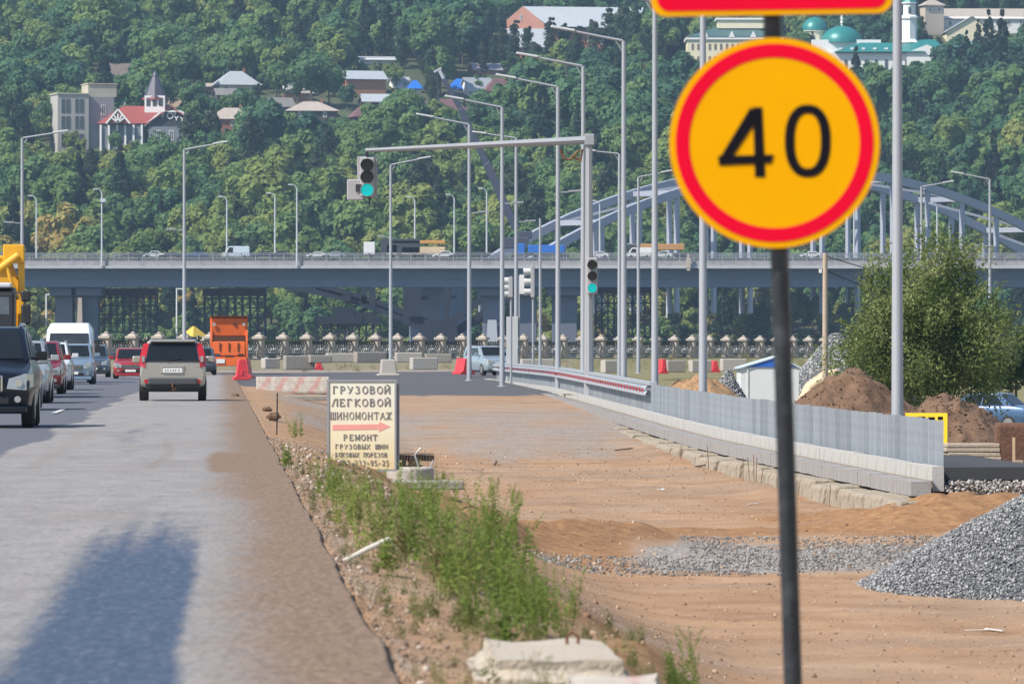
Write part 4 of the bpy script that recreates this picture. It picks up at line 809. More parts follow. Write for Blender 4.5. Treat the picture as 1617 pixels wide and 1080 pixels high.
# traffic on the bridge
CARW = mat('car_white', (0.7, 0.7, 0.7), 0.3, 0, 0.03, 2, coat=0.5); CARD = mat('car_dark', (0.03, 0.035, 0.05), 0.3, 0, 0.1, 2, coat=0.5)
def deck_car(px, L_, H, paint, label, cat='car', van=False, name='bridge_car'):
    """car seen from the side on the deck: sill-to-roof outline, glasshouse and wheels"""
    X = PX(px, BS); r = tag(empty(name, (X, BD + 6.0, zd)), label, cat, 'traffic on the bridge')
    h = L_ / 2
    if van: out = [(-h, .35), (-h, 1.0), (-h * .82, 1.15), (-h * .55, H * .97), (-h * .4, H), (h * .97, H), (h, .4)]
    else: out = [(-h, .35), (-h, .75), (-h * .5, .95), (-h * .18, H), (h * .45, H), (h * .8, 1.0), (h, .9), (h, .38)]
    mb = MB(); mb.prism(out, -0.88, 0.88); mb.build('body', paint, r, bevel=0.08)
    mb = MB()
    if van: mb.prism([(-h * .68, 1.2), (-h * .52, H * .9), (-h * .22, H * .9), (-h * .22, 1.2)], -0.9, 0.9)
    else: mb.prism([(-h * .42, .97), (-h * .17, H - .1), (h * .42, H - .1), (h * .7, 1.0)], -0.9, 0.9)
    mb.build('side_window', GLASS, r)
    for sx in (-.62, .62):
        mb = MB(); mb.tube([(h * sx, -0.92, .32), (h * sx, 0.92, .32)], .33, 12); mb.build('wheel', RUBBER, r)
for a in [(240, 4.4, 1.5, CARW, 'white hatchback driving over the bridge beside a dark car'), (208, 4.4, 1.4, CARD, 'dark car following the white hatchback on the bridge'), (268, 4.4, 1.35, CARD, 'low dark saloon ahead of the white hatchback on bridge'), (309, 4.6, 1.45, mat('car_blue', (0.05, 0.09, 0.2), 0.3, coat=0.5), 'navy blue car on the bridge before the pale van'),
          (414, 4.6, 1.5, CARD, 'black estate car behind the pale van on the bridge'), (440, 4.6, 1.55, CARD, 'second black car in the close pair on bridge'), (499, 4.3, 1.35, CARW, 'small white car in front of a silver one on bridge'), (527, 4.3, 1.4, mat('car_silver', (0.45, 0.46, 0.48), 0.3, 0.3, 0.05, 2), 'silver car behind a small white car on the bridge'),
          (700, 4.6, 1.5, CARW, 'white car beside a dark one near the crane boom on bridge'), (727, 4.6, 1.45, CARD, 'dark car behind white car near the crane boom on bridge'), (757, 4.4, 1.45, CARD, 'dark hatchback approaching the blue tipper on the bridge'), (945, 4.4, 1.4, CARW, 'white car behind traffic light mast on bridge'), (1046, 4.4, 1.5, CARW, 'white car following the white minibus on the bridge'), (1283, 4.5, 1.4, CARW, 'white car on the bridge just past the sign pole')]:
    deck_car(*a)
deck_car(371, 5.6, 2.5, mat('van_pale_blue', (0.5, 0.58, 0.65), 0.4), 'pale blue delivery van on the bridge', 'van', True, 'bridge_van')
deck_car(1010, 5.4, 2.2, CARW, 'white minibus crossing the bridge', 'minibus', True, 'bridge_minibus')
def deck_truck(px, parts, label, name='bridge_truck'):
    X = PX(px, BS); r = tag(empty(name, (X, BD + 9.0, zd)), label, 'truck', 'traffic on the bridge')
    for nm, (cx, cz, lx, lz), m_ in parts:
        mb = MB(); mb.box((cx, 0, cz), (lx, 2.4, lz)); mb.build(nm, m_, r, bevel=0.1)
    for cx in (-5.5, -1, 4, 5.3):
        mb = MB(); mb.tube([(cx, -1.25, .5), (cx, 1.25, .5)], .5, 12); mb.build('wheel', RUBBER, r)
deck_truck(625, [('cab', (-5.6, 2.1, 2.3, 2.6), CARW), ('trailer', (0.8, 2.6, 8.2, 3.0), CARD), ('chassis', (0, 0.8, 13, .4), CARD)], 'truck with white cab and dark curtain trailer on bridge')
deck_truck(660, [('jib', (0, 3.4, 11, 0.7), mat('crane_orange', (0.5, 0.25, 0.06), 0.5)), ('cab', (-5.5, 1.8, 2.3, 2.2), mat('crane_cream', (0.55, 0.42, 0.28), 0.5)), ('body', (1, 1.6, 9, 1.6), mat('crane_cream', (0.55, 0.42, 0.28), 0.5))], 'cream and orange truck-mounted crane on the bridge', 'bridge_crane_truck')
deck_truck(855, [('cab', (-4.5, 1.9, 2.2, 2.4), mat('tipper_blue', (0.02, 0.14, 0.5), 0.5)), ('body', (1, 2.0, 7.5, 1.6), mat('tipper_blue', (0.02, 0.14, 0.5), 0.5)), ('chassis', (0, .8, 11, .4), CARD)], 'bright blue tipper truck on the bridge', 'bridge_tipper')
deck_truck(1040, [('cab', (-5, 1.8, 2.2, 2.3), CARD), ('load', (1, 2.4, 9, 1.3), mat('timber_load', (0.42, 0.22, 0.08), 0.8)), ('chassis', (0, .9, 12, .6), CARD)], 'flatbed truck with orange-brown load behind the minibus', 'bridge_flatbed')
# bridge lamp posts and far-bank posts
LP = mat('thin_lamp_paint', (0.5, 0.52, 0.55), 0.5)
for px, yt, yb_, lab in ((47, 312, 408, 'plain thin mast on the bridge beside the tall street lamp'), (161, 305, 420, 'bridge lamp with small floodlight box near its top'), (352, 313, 400, 'thin lamp mast on the bridge above the pale van'), (429, 308, 405, 'bridge lamp with short hooked head next to a taller one'), (469, 298, 416, 'bridge lamp with bent head beyond the black cars'), (653, 314, 405, 'slim mast on bridge by the truck with curtain trailer'), (716, 310, 402, 'bridge lamp with hooked head beside the crane boom'), (768, 300, 408, 'bent-headed bridge lamp behind the mast arm'), (949, 320, 405, 'slim bridge lamp beside the arch rib'), (1356, 320, 402, 'slim bridge lamp above the bush crown'), (1489, 324, 410, 'thin bridge mast rising behind the bush')):
    z1 = PZ(yt, BS); r = tag(empty('bridge_lamp', (PX(px, BS), BD - 0.6 if yb_ > 410 else BD + 18, zk)), lab, 'lamp post', 'lamps along the bridge')
    mb = MB(); mb.tube([(0, 0, -1), (0, 0, z1 - zk)], [0.2, 0.13], 6); mb.build('pole', LP, r)
    mb = MB(); mb.tube([(0, 0, z1 - zk), (-0.5, 0, z1 - zk + 0.7), (-1.1, 0, z1 - zk + 0.8)], 0.1, 5); mb.box((-1.3, 0, z1 - zk + 0.8), (1.0, 0.4, 0.25)); mb.build('lamp_head', LP, r)
    if px == 161:
        mb = MB(); mb.box((0.2, 0, z1 - zk - 1.5), (1.1, 0.5, 0.8)); mb.build('floodlight', LP, r)
for px, yt, yb_, lab in ((73, 465, 530, 'white lamp post on the far bank beside the bridge pier'), (279, 456, 520, 'bent white lamp post on the far bank between scaffold towers'), (683, 460, 500, 'lamp post on the far bank seen through the steel arch'), (1053, 462, 532, 'slim white mast on the far bank beside the speed sign pole'), (1194, 462, 530, 'tall white mast on the far bank behind the speed sign pole')):
    s = F / 1490; r = tag(empty('bank_lamp', (PX(px, s), 1490, PZ(yb_, s))), lab, 'lamp post', 'lamps on the far bank'); h = (yb_ - yt) / s
    mb = MB(); mb.tube([(0, 0, -3), (0, 0, h)], [0.22, 0.15], 6); mb.build('pole', WFR, r); mb = MB(); mb.box((0.6, 0, h), (1.6, 0.3, 0.25)); mb.build('lamp_head', WFR, r)
# ------------------------------------------------------------------ lamp posts
def lamp_post(px, s, zt, arm, label, zb=None, al_=2.5, rise=0.48, low=0, r0=0.115, grp='tall street lamps'):
    X, D = PX(px, s), F / s; zb = gz(X, D) if zb is None else zb; h = zt - zb
    r = tag(empty('lamp_post', (X, D, zb)), label, 'street lamp', grp)
    mb = MB(); mb.tube([(0, 0, -0.3), (0, 0, 0.9), (0, 0, 0.95), (0, 0, h)], [r0 * 1.06, r0 * 1.06, r0 * 0.98, r0 * 0.62], 14); mb.build('pole', POLE, r, smooth=40)
    mb = MB(); mb.lathe([(0.22, -0.05), (0.22, 0.03), (r0 * 1.1, 0.05)], 12); mb.build('base_flange', GALV, r)
    mb = MB(); mb.tube([(0, 0, h - 0.12), (arm * 0.05, 0, h), (arm * al_ * 0.72, 0, h + rise * 0.72)], [0.06, 0.05, 0.04], 8); mb.tube([(0, 0, h - 0.45), (arm * 0.3, 0, h + 0.03)], 0.02, 5); a = mb.build('arm', POLE, r, smooth=40)
    hd = MB(); x0_ = arm * al_ * 0.68
    hd.bar((x0_, 0, h + rise * 0.68 + 0.03), (arm * al_ * 1.02, 0, h + rise * 0.98 + 0.03), 0.26, 0.09); hd.build('lamp_head', mat('lamp_head_grey', (0.5, 0.52, 0.54), 0.4), a, bevel=0.03)
    if low:
        mb = MB(); zl = h * 0.655; mb.bar((0, 0, zl), (low * 0.75, 0, zl + 0.03), 0.05); mb.bar((low * 0.45, 0, zl + 0.05), (low * 1.0, 0, zl + 0.07), 0.2, 0.07); mb.build('footway_lamp', POLE, r)
    return r
ZT = CZ + 10.8
for i, (px, s, low, lab) in enumerate([(1417, 83.0, 0, 'thick tall grey lamp pole rising in front of the bush'), (1110, 60, 0, 'tall grey lamp pole running behind the speed limit disc'), (1034, 51, 0, 'tall grey lamp pole at the corner of the red warning plate'),
        (985, 45.2, 0, 'tall lamp post where the guardrail beam starts, arm over road'), (921, 41.5, 0, 'tall lamp post standing close to the traffic light mast'), (881, 38.5, 0.95, 'tall lamp post with footway lamp nearest the traffic light mast pole'),
        (793, 35.5, 0.95, 'tall lamp post with footway lamp beside the grey cabinet'), (741, 33, 0.95, 'tall lamp post with footway lamp beside red water barrier')]):
    lamp_post(px, s, ZT, -1, lab, low=low)
lamp_post(35, 31, ZT, 1, 'tall lamp post rising behind the yellow truck', low=-0.95, al_=2.3, rise=0.36)
lamp_post(291, 29.3, ZT, 1, 'tall lamp post rising behind the silver off-roader seen from behind', low=-0.95, al_=2.3, rise=0.42)
lamp_post(617, 27.1, ZT, 1, 'tall lamp post standing on a pale concrete block', low=-0.8, al_=2.3, rise=0.45)
lamp_post(1008, 25.3, ZT, 1, 'slim distant lamp post before the arch bridge rib', low=-0.7, al_=2.1, rise=0.4)
lamp_post(1455, 23.9, ZT, 1, 'distant lamp post rising out of the bush crown', low=0.7, al_=2.1, rise=0.35)
lamp_post(815, 31, ZT, -1, 'lamp post rising directly beside the grey signal cabinet', low=1.0, al_=2.2, rise=0.3)
lamp_post(978, 28.7, ZT, -1, 'slender lamp post right behind a thicker one near the mast', al_=1.9, rise=0.2)
lamp_post(1563, 25, ZT, -1, 'distant lamp post with arm over the arch bridge end', low=-1.0, al_=2.4, rise=0.45)
# concrete footing of the lamp post at the junction
X, D = PX(613, 27.6), F / 27.6; r = MB(); r.box((0, 0, .45), (0.95, 0.9, 0.95), taper=0.85); r.box((0, 0, 0.03), (1.25, 1.2, .16)); o = r.build('footing_block', CONC_L, None, (X, D, gz(X, D)), 0.1, 0.06); tag(o, 'pale concrete footing block around the junction lamp post', 'concrete block')
# ------------------------------------------------------------------ traffic light mast with lights
SIGG = mat('signal_housing_grey', (0.36, 0.35, 0.36), 0.55, 0, 0.1, 4, dirt=(0.22, 0.2, 0.2), dirt_amt=0.4); LENSD = mat('unlit_lens', (0.03, 0.03, 0.036), 0.25, 0, 0.3, 8)
GREEN = emit('green_signal_glow', (0.0, 0.46, 0.45), 0.62)
MS = 43.0
def signal(par, c, w, h, lit, plate=True):
    """three-lens head: housing, hoods, lenses"""
    x, y, z = c; mb = MB(); mb.box((x, y, z), (w * 0.86, 0.22, h)); hs_ = mb.build('signal_housing', SIGG, par, bevel=0.04)
    if plate:
        mb = MB(); mb.box((x, y + 0.09, z), (w * 1.2, 0.03, h * 1.06)); mb.build('back_plate', SIGG, par, bevel=0.02)
    rad = w * 0.36
    for k, zz in enumerate((h * 0.3, -h * 0.01, -h * 0.33)):
        mb = MB(); mb.tube([(x, y - 0.1, z + zz), (x, y - 0.135, z + zz)], rad, 20); mb.build('lens', GREEN if (k == 2 and lit) else LENSD, hs_, smooth=40)
        mb = MB()
        for q in range(12):
            a0, a1 = math.pi * (-0.1 + 1.2 * q / 12), math.pi * (-0.1 + 1.2 * (q + 1) / 12); rr = rad * 1.08
            p = [(x + rr * math.cos(a0), y - 0.1, z + zz + rr * math.sin(a0)), (x + rr * math.cos(a1), y - 0.1, z + zz + rr * math.sin(a1))]
            mb.quad(p[0], p[1], (p[1][0], y - 0.38, p[1][2]), (p[0][0], y - 0.38, p[0][2]))
        o = mb.build('hood', BLACKP if not (k == 2 and lit) else SIGG, hs_); o.modifiers.new('t', 'SOLIDIFY').thickness = 0.012
X, D = PX(930, MS), F / MS; zb_ = gz(X, D)
r = tag(empty('traffic_light_mast', (X, D, zb_)), 'grey cantilever traffic light mast with two green-lit signals', 'traffic light')
zA = PZ(221, MS) - zb_
mb = MB(); mb.tube([(0, 0, -0.3), (0, 0, zA + 0.1)], [0.19, 0.12], 8); mb.build('mast', mat('mast_grey', (0.33, 0.34, 0.37), 0.5, 0.2, 0.12, 1.5), r)
xe_ = PX(577, MS) - X; ze_ = PZ(238, MS) - zb_
mb = MB(); mb.tube([(0.12, 0, zA), (xe_ * 0.5, 0, zA - 0.2), (xe_, 0, ze_)], [0.15, 0.11, 0.075], 8); mb.build('mast_arm', MATS['mast_grey'], r, smooth=40)
mb = MB(); mb.box((0.02, 0, zA), (0.36, 0.36, 0.42)); mb.build('arm_collar', MATS['mast_grey'], r, bevel=0.03)
mb = MB(); cx = PX(580, MS) - X; mb.bar((cx, 0, ze_), (cx, 0, PZ(249, MS) - zb_), 0.07); mb.build('hanger', BLACKP, r)
signal(r, (cx, 0, PZ(280, MS) - zb_), 0.62, 62 / MS, True)
mb = MB(); ax = PX(561, MS) - X; mb.box((ax, 0.02, PZ(300, MS) - zb_), (26 / MS, 0.2, 33 / MS)); mb.build('arrow_section', SIGG, r, bevel=0.04)
mb = MB(); mb.box((ax + 0.12, -0.11, PZ(297, MS) - zb_), (0.2, 0.05, 0.26)); mb.build('arrow_lens', LENSD, r)
mb = MB(); mb.bar((cx + .08, 0, PZ(311, MS) - zb_), (cx + .08, 0, PZ(322, MS) - zb_), 0.06); mb.build('cable_end', BLACKP, r)
signal(r, (PX(935, MS) - X, -0.3, PZ(436, MS) - zb_), 0.46, 58 / MS, True, False)
mb = MB(); pts_ = [(PX(885, MS) - X, 0, PZ(236, MS) - zb_), (PX(890, MS) - X, 0, PZ(250, MS) - zb_), (PX(900, MS) - X, 0, PZ(253, MS) - zb_), (PX(912, MS) - X, 0, PZ(240, MS) - zb_), (PX(920, MS) - X, 0, PZ(236, MS) - zb_), (PX(917, MS) - X, 0, PZ(256, MS) - zb_), (PX(903, MS) - X, 0, PZ(247, MS) - zb_), (PX(918, MS) - X, 0, PZ(252, MS) - zb_)]
mb.tube(pts_, 0.05, 6); mb.build('wire_coil', RUST, r)
# signals turned sideways and signal cabinet at the far corner
KS = 33.0
X, D = PX(809, KS), F / KS; z0 = gz(X, D)
r = tag(empty('signal_cabinet', (X, D, z0)), 'tall pale grey cabinet column between two lamp posts', 'cabinet')
mb = MB(); mb.box((0, 0, (PZ(500, KS) - z0) / 2 - 0.01), (0.56, 0.5, PZ(500, KS) - z0)); mb.build('cabinet_body', mat('cabinet_grey', (0.47, 0.48, 0.49), 0.6, 0, 0.06, 1), r, bevel=0.02)
mb = MB(); mb.box((0, -0.256, 1.2), (0.5, 0.012, 1.0)); mb.build('cabinet_door', MATS['cabinet_grey'], r)
def side_signal(px, y0, y1, s, label, face, pole_px=None):
    X, D = PX(px, s), F / s; z0 = gz(X, D); zc_ = PZ((y0 + y1) / 2, s) - z0; h = (y1 - y0) / s
    r = tag(empty('traffic_light', (X, D, z0)), label, 'traffic light', 'traffic lights seen from the side')
    mb = MB(); mb.tube([(0.12, 0, -0.2), (0.12, 0, zc_ + h * 0.55)], 0.055, 8); mb.build('pole', POLE, r)
    mb = MB(); mb.box((0.1, 0, zc_), (0.2, 0.4, h)); mb.build('signal_housing', SIGG, r, bevel=0.03)
    for k in (0.32, 0, -0.32):
        mb = MB(); mb.tube([(0, 0, zc_ + h * k), (face * 0.36, 0, zc_ + h * k - 0.03)], [0.17, 0.19], 12); mb.build('hood', mat('pale_hood', (0.5, 0.5, 0.5), 0.6), r)
side_signal(838, 420, 470, 31.5, 'side-on traffic light with three pale hoods beside thin pole', -1)
side_signal(803, 438, 470, 34.0, 'side-on traffic light with two visible hoods at the cabinet', -1)
X, D = PX(853, 30), F / 30; r = tag(empty('signal_pole', (X, D, gz(X, D))), 'short thin grey pole next to the side-on traffic light', 'pole')
mb = MB(); mb.tube([(0, 0, -0.2), (0, 0, PZ(345, 30) - gz(X, D))], [0.09, 0.06], 8); mb.build('pole_shaft', POLE, r)
X, D = PX(824, 33), F / 33; z0 = gz(X, D); r = tag(empty('sign_plate', (X, D - .2, z0)), 'small white plate turned edge-on on the lamp post by the cabinet', 'sign')
mb = MB(); mb.box((0, 0, PZ(449, 33) - z0), (0.22, 0.3, 0.92)); mb.build('plate', WHITEPL, r); mb = MB(); mb.tube([(-0.12, 0.1, 0), (-0.12, 0.1, PZ(436, 33) - z0)], 0.03, 6); mb.build('post', POLE, r)
# ------------------------------------------------------------------ embankment balustrade
PST = mat('balustrade_stone', (0.38, 0.335, 0.295), 0.9, 0, 0.15, 2, 0.3, 20, (0.3, 0.26, 0.22), 0.4, 2)
IRON = mat('black_ironwork', (0.02, 0.02, 0.024), 0.6, 0.3, 0.2, 5)
ang = math.atan2(2.4, 1.0); dirv = Vector((math.cos(ang), math.sin(ang), 0)); SP = 4.0
A0 = Vector((-34.5, 417 + (-34.5 + 27.4) * 2.4, 0)); nseg = 54; zbal = 0.72
bal = tag(empty('balustrade', (A0.x, A0.y, zbal), ang), 'stone-posted embankment balustrade with black iron panels', 'balustrade')
mb = MB(); mb.box((0, 0, 0.75), (0.56, 0.56, 1.5)); mb.box((0, 0, 0.1), (0.7, 0.7, 0.3)); mb.box((0, 0, 1.55), (0.8, 0.8, 0.16)); mb.box((0, 0, 1.70), (0.62, 0.62, 0.15), taper=0.55); mb.lathe([(0.14, 1.76), (0.17, 1.84), (0.05, 1.92)], 8); pm = mb.mesh('balustrade_post', PST)
mb = MB(); L_ = SP - 0.5
mb.bar((-L_ / 2, 0, 0.25), (L_ / 2, 0, 0.25), 0.07); mb.bar((-L_ / 2, 0, 1.28), (L_ / 2, 0, 1.28), 0.09)
for k in range(9):
    x = -L_ / 2 + L_ * k / 8; mb.bar((x, 0, 0.25), (x, 0, 1.28), 0.05)
for k in range(8):
    xa, xb = -L_ / 2 + L_ * k / 8, -L_ / 2 + L_ * (k + 1) / 8; mb.bar((xa, 0, 0.3), (xb, 0, 0.75), 0.045); mb.bar((xb, 0, 0.3), (xa, 0, 0.75), 0.045); mb.bar((xa, 0, 0.8), (xb, 0, 1.25), 0.045); mb.bar((xb, 0, 0.8), (xa, 0, 1.25), 0.045)
im = mb.mesh('iron_panel', IRON)
mb = MB()
for k in range(10):
    x = -L_ / 2 + L_ * (k + .5) / 10; mb.bar((x - .17, -.03, .42), (x, -.03, .62), .045); mb.bar((x, -.03, .62), (x + .17, -.03, .42), .045); mb.bar((x - .17, -.03, .85), (x, -.03, .62), .045); mb.bar((x, -.03, .62), (x + .17, -.03, .85), .045); mb.bar((x, -.03, .85), (x, -.03, 1.08), .045); mb.bar((x - .1, -.03, .3), (x + .1, -.03, .3), .05)
om = mb.mesh('iron_ornament', mat('pale_ornament_paint', (0.50, 0.49, 0.47), 0.7))
for k in range(nseg):
    link('post', pm, bal, (k * SP, 0, 0))
    if k < nseg - 1: link('ornament', om, link('iron_panel', im, bal, (k * SP + SP / 2, 0, 0)))
mb = MB(); mb.box((nseg * SP / 2, 0, -0.15), (nseg * SP, 0.5, 0.55)); mb.build('plinth', CONC_L, bal)
# ------------------------------------------------------------------ guardrail, kerbs and old wall
def fdir(D): return math.atan2(1.0, float(fx(D + 1) - fx(D - 1)) / 2)          # heading of the post line
gr = tag(empty('guardrail', (float(fx(109)), 109, 0)), 'unfinished galvanised guardrail, bare posts then beam with red reflectors', 'guardrail')
O = Vector((float(fx(109)), 109, 0))
mb = MB(); mb.box((0, 0, 0.30), (0.135, 0.02, 1.0)); mb.box((0.06, 0.05, 0.30), (0.012, 0.10, 1.0)); mb.box((-0.06, 0.05, 0.30), (0.012, 0.10, 1.0)); pmesh = mb.mesh('guardrail_post', GALV)
for k in range(203):
    D = 109 + k * 1.0; X = float(fx(D))
    o = link('post', pmesh, gr, (X - O.x, D - O.y, float(pz(D)) + random.uniform(-0.012, 0.012)), random.uniform(-0.05, 0.05))
path = [Vector((float(fx(D)) - 0.16, D, float(pz(D)) + 0.60)) - O for D in np.arange(189, 313, 3.0)]
prof = [(-0.155, 0.0), (-0.12, -0.07), (-0.06, -0.07), (0.0, 0.0), (0.06, -0.07), (0.12, -0.07), (0.155, 0.0)]
V = []; Fc = []
for p in path:
    for dz, dx in prof: V.append((p.x + dx, p.y, p.z + dz))
for i in range(len(path) - 1):
    for k in range(len(prof) - 1): a = i * 7 + k; Fc.append((a, a + 1, a + 8, a + 7))
mb = MB(); mb.add(V, Fc); o = mb.build('beam', mat('bright_galvanised', (0.42, 0.455, 0.50), 0.45, 0.3, 0.08, 3), gr, smooth=60); o.modifiers.new('t', 'SOLIDIFY').thickness = 0.01
path2 = [p + Vector((0.16, 0, 0.22)) for p in path]
mb = MB()
for i in range(len(path2) - 1): mb.bar(path2[i], path2[i + 1], 0.22, 0.10)
mb.build('top_rail', MATS['bright_galvanised'], gr)
rm = MB(); rm.box((0, 0, 0), (0.03, 0.6, 0.11)); rmesh = rm.mesh('reflector', mat('red_reflector', (0.55, 0.02, 0.04), 0.3))
for k in range(62):
    D = 191 + k * 1.9; link('reflector', rmesh, gr, (float(fx(D)) - 0.25 - O.x, D - O.y, float(pz(D)) + 0.62), 0.0)
# footway behind the posts, with white edge kerb, gap, grey kerb row, old wall
def strip(name, D0, D1, off0, off1, zf0, zf1, m_, step=2.0, thick=None, ztop=None):
    ds = np.arange(D0, D1 + 0.01, step); V = []; Fc = []
    for d in ds:
        x = float(fx(d)); V += [(x + off0, d, zf0(d)), (x + off1, d, zf1(d))]
    for i in range(len(ds) - 1): a = 2 * i; Fc.append((a, a + 1, a + 3, a + 2))
    n_ = len(V); th_ = thick or 0.12; V += [(x, y, z - th_) for x, y, z in V]; Fc += [tuple(n_ + i for i in reversed(q)) for q in Fc]
    for i in range(len(ds) - 1): a = 2 * i; Fc += [(a, a + 2, n_ + a + 2, n_ + a), (a + 3, a + 1, n_ + a + 1, n_ + a + 3)]
    Fc += [(0, n_, n_ + 1, 1), (n_ - 2, n_ - 1, 2 * n_ - 1, 2 * n_ - 2)]
    mb = MB(); mb.add(V, Fc); return mb.build(name, m_)
pav = strip('footway', 108.2, 318, -0.09, 1.75, lambda d: float(pz(d)), lambda d: float(pz(d)) + 0.01, mat('fresh_asphalt', (0.045, 0.046, 0.05), 0.9, 0, 0.2, 3, 0.5, 50), 2.0, 0.22); kind(pav, 'structure')
def stones(name, par, D0, D1, L_, off, w, h, ztop, m_, gap=0.012):
    mb = MB(); mb.box((0, 0, -h / 2), (w, L_ - gap, h)); me = mb.mesh(name, m_); d = D0 + L_ / 2; k = 0
    while d < D1:
        rz = -(float(fx(d + .5) - fx(d - .5))); link(name, me, par, (float(fx(d)) + off + random.uniform(-.008, .008), d, ztop(d) + random.uniform(-.006, .006)), -math.atan2(float(fx(d + 1) - fx(d - 1)), 2.0), 0.0); d += L_; k += 1
WK = mat('white_kerb_concrete', (0.43, 0.42, 0.405), 0.85, 0, 0.1, 1.5, 0.3, 30, (0.27, 0.22, 0.17), 0.6, 2.0); GK = mat('grey_kerb_granite', (0.29, 0.275, 0.27), 0.85, 0, 0.15, 1.2, 0.3, 30, (0.17, 0.15, 0.14), 0.7, 2.2)
ek = tag(empty('edge_kerb', (0, 0, 0)), 'long row of pale concrete edge kerbs in front of the guardrail posts', 'kerb')
stones('kerb_stone', ek, 107.6, 318, 1.5, -0.20, 0.20, 0.42, lambda d: float(pz(d)) + 0.02, WK)
gk = tag(empty('road_kerb', (0, 0, 0)), 'row of grey kerb stones stepped below the pale edge kerb', 'kerb')
stones('kerb_stone', gk, 106.2, 290, 1.0, -0.66, 0.34, 0.24, lambda d: float(pz(d)) - 0.20, GK)
gap = strip('kerb_gap_gravel', 107.5, 300, -0.5, -0.30, lambda d: float(pz(d)) - 0.235, lambda d: float(pz(d)) - 0.215, mat('gap_soil', (0.2, 0.16, 0.125), 0.95, 0, 0.4, 8, 0.8, 30)); kind(gap, 'structure')
OW = mat('old_stained_concrete', (0.31, 0.265, 0.205), 0.95, 0, 0.35, 2.5, 1.0, 14, (0.11, 0.085, 0.065), 0.85, 3.5)
ow = tag(empty('old_wall', (0, 0, 0)), 'low stained concrete footing wall below the kerb stones', 'wall')
d = 104.2; k = 0
while d < 235:
    L_ = random.uniform(1.7, 3.4); x = float(fx(d)) - 0.98; zt_ = float(pz(d)) - 0.46 + random.uniform(-.03, .03); zl = gz(x - 0.6, d) - 0.25
    mb = MB(); n = 6; V = []; wv = 0.62
    h = max(0.3, zt_ - zl); mb.prism([(-wv / 2 - 0.08 + random.uniform(-.04, .04), -h), (wv / 2, -h), (wv / 2, 0), (-wv / 2 + 0.04, random.uniform(-.05, 0)), (-wv / 2, -0.1)], -L_ / 2, L_ / 2)
    mb.build('wall_block', OW, ow, (x + random.uniform(-.05, .05), d + L_ / 2, zt_), -math.atan2(float(fx(d + 1) - fx(d - 1)), 2.0), 0.03)
    d += L_ + 0.02; k += 1
mb = MB()
for k in range(9):
    d = random.uniform(104.5, 150); x = float(fx(d)) - 1.35; z = gz(x, d); mb.tube([(x, d, z), (x + random.uniform(-.05, .05), d, z + random.uniform(.3, .55))], 0.008, 5)
o = mb.build('rebar_stakes', RUST, ow); o['kind'] = 'stuff'
# end of the footway: gravel bed under the asphalt
T = []; 
for k in range(700): T.append((float(fx(108)) + random.uniform(-.05, 1.9), random.uniform(106.9, 108.3), float(pz(108)) - 0.22 - random.random() * 0.28))
GRV = None
def gravel_mat(name, lo, mid, hi):
    m, nt, b = NT(name); N = nt.nodes; L = nt.links; a = N.new('ShaderNodeAttribute'); a.attribute_name = 'rnd'; r = N.new('ShaderNodeValToRGB'); e = r.color_ramp.elements
    e[0].color = (*lo, 1); e[1].color = (*hi, 1); q = e.new(0.6); q.color = (*mid, 1); L.new(a.outputs['Fac'], r.inputs[0]); L.new(r.outputs[0], b.inputs['Base Color']); b.inputs['Roughness'].default_value = 0.85; MATS[name] = m; return m
GRV = gravel_mat('crushed_stone', (0.10, 0.105, 0.115), (0.20, 0.203, 0.215), (0.46, 0.46, 0.46)); PGRV = gravel_mat('pale_crushed_stone', (0.15, 0.13, 0.12), (0.29, 0.265, 0.245), (0.52, 0.49, 0.46))
o = link('gravel_bed', scatter('gravel_bed', ROCK_V, ROCK_F, T, rng.uniform(0.03, 0.075, len(T)), PGRV)); kind(o, 'stuff', 'loose pale gravel bed under the broken footway end', 'gravel')
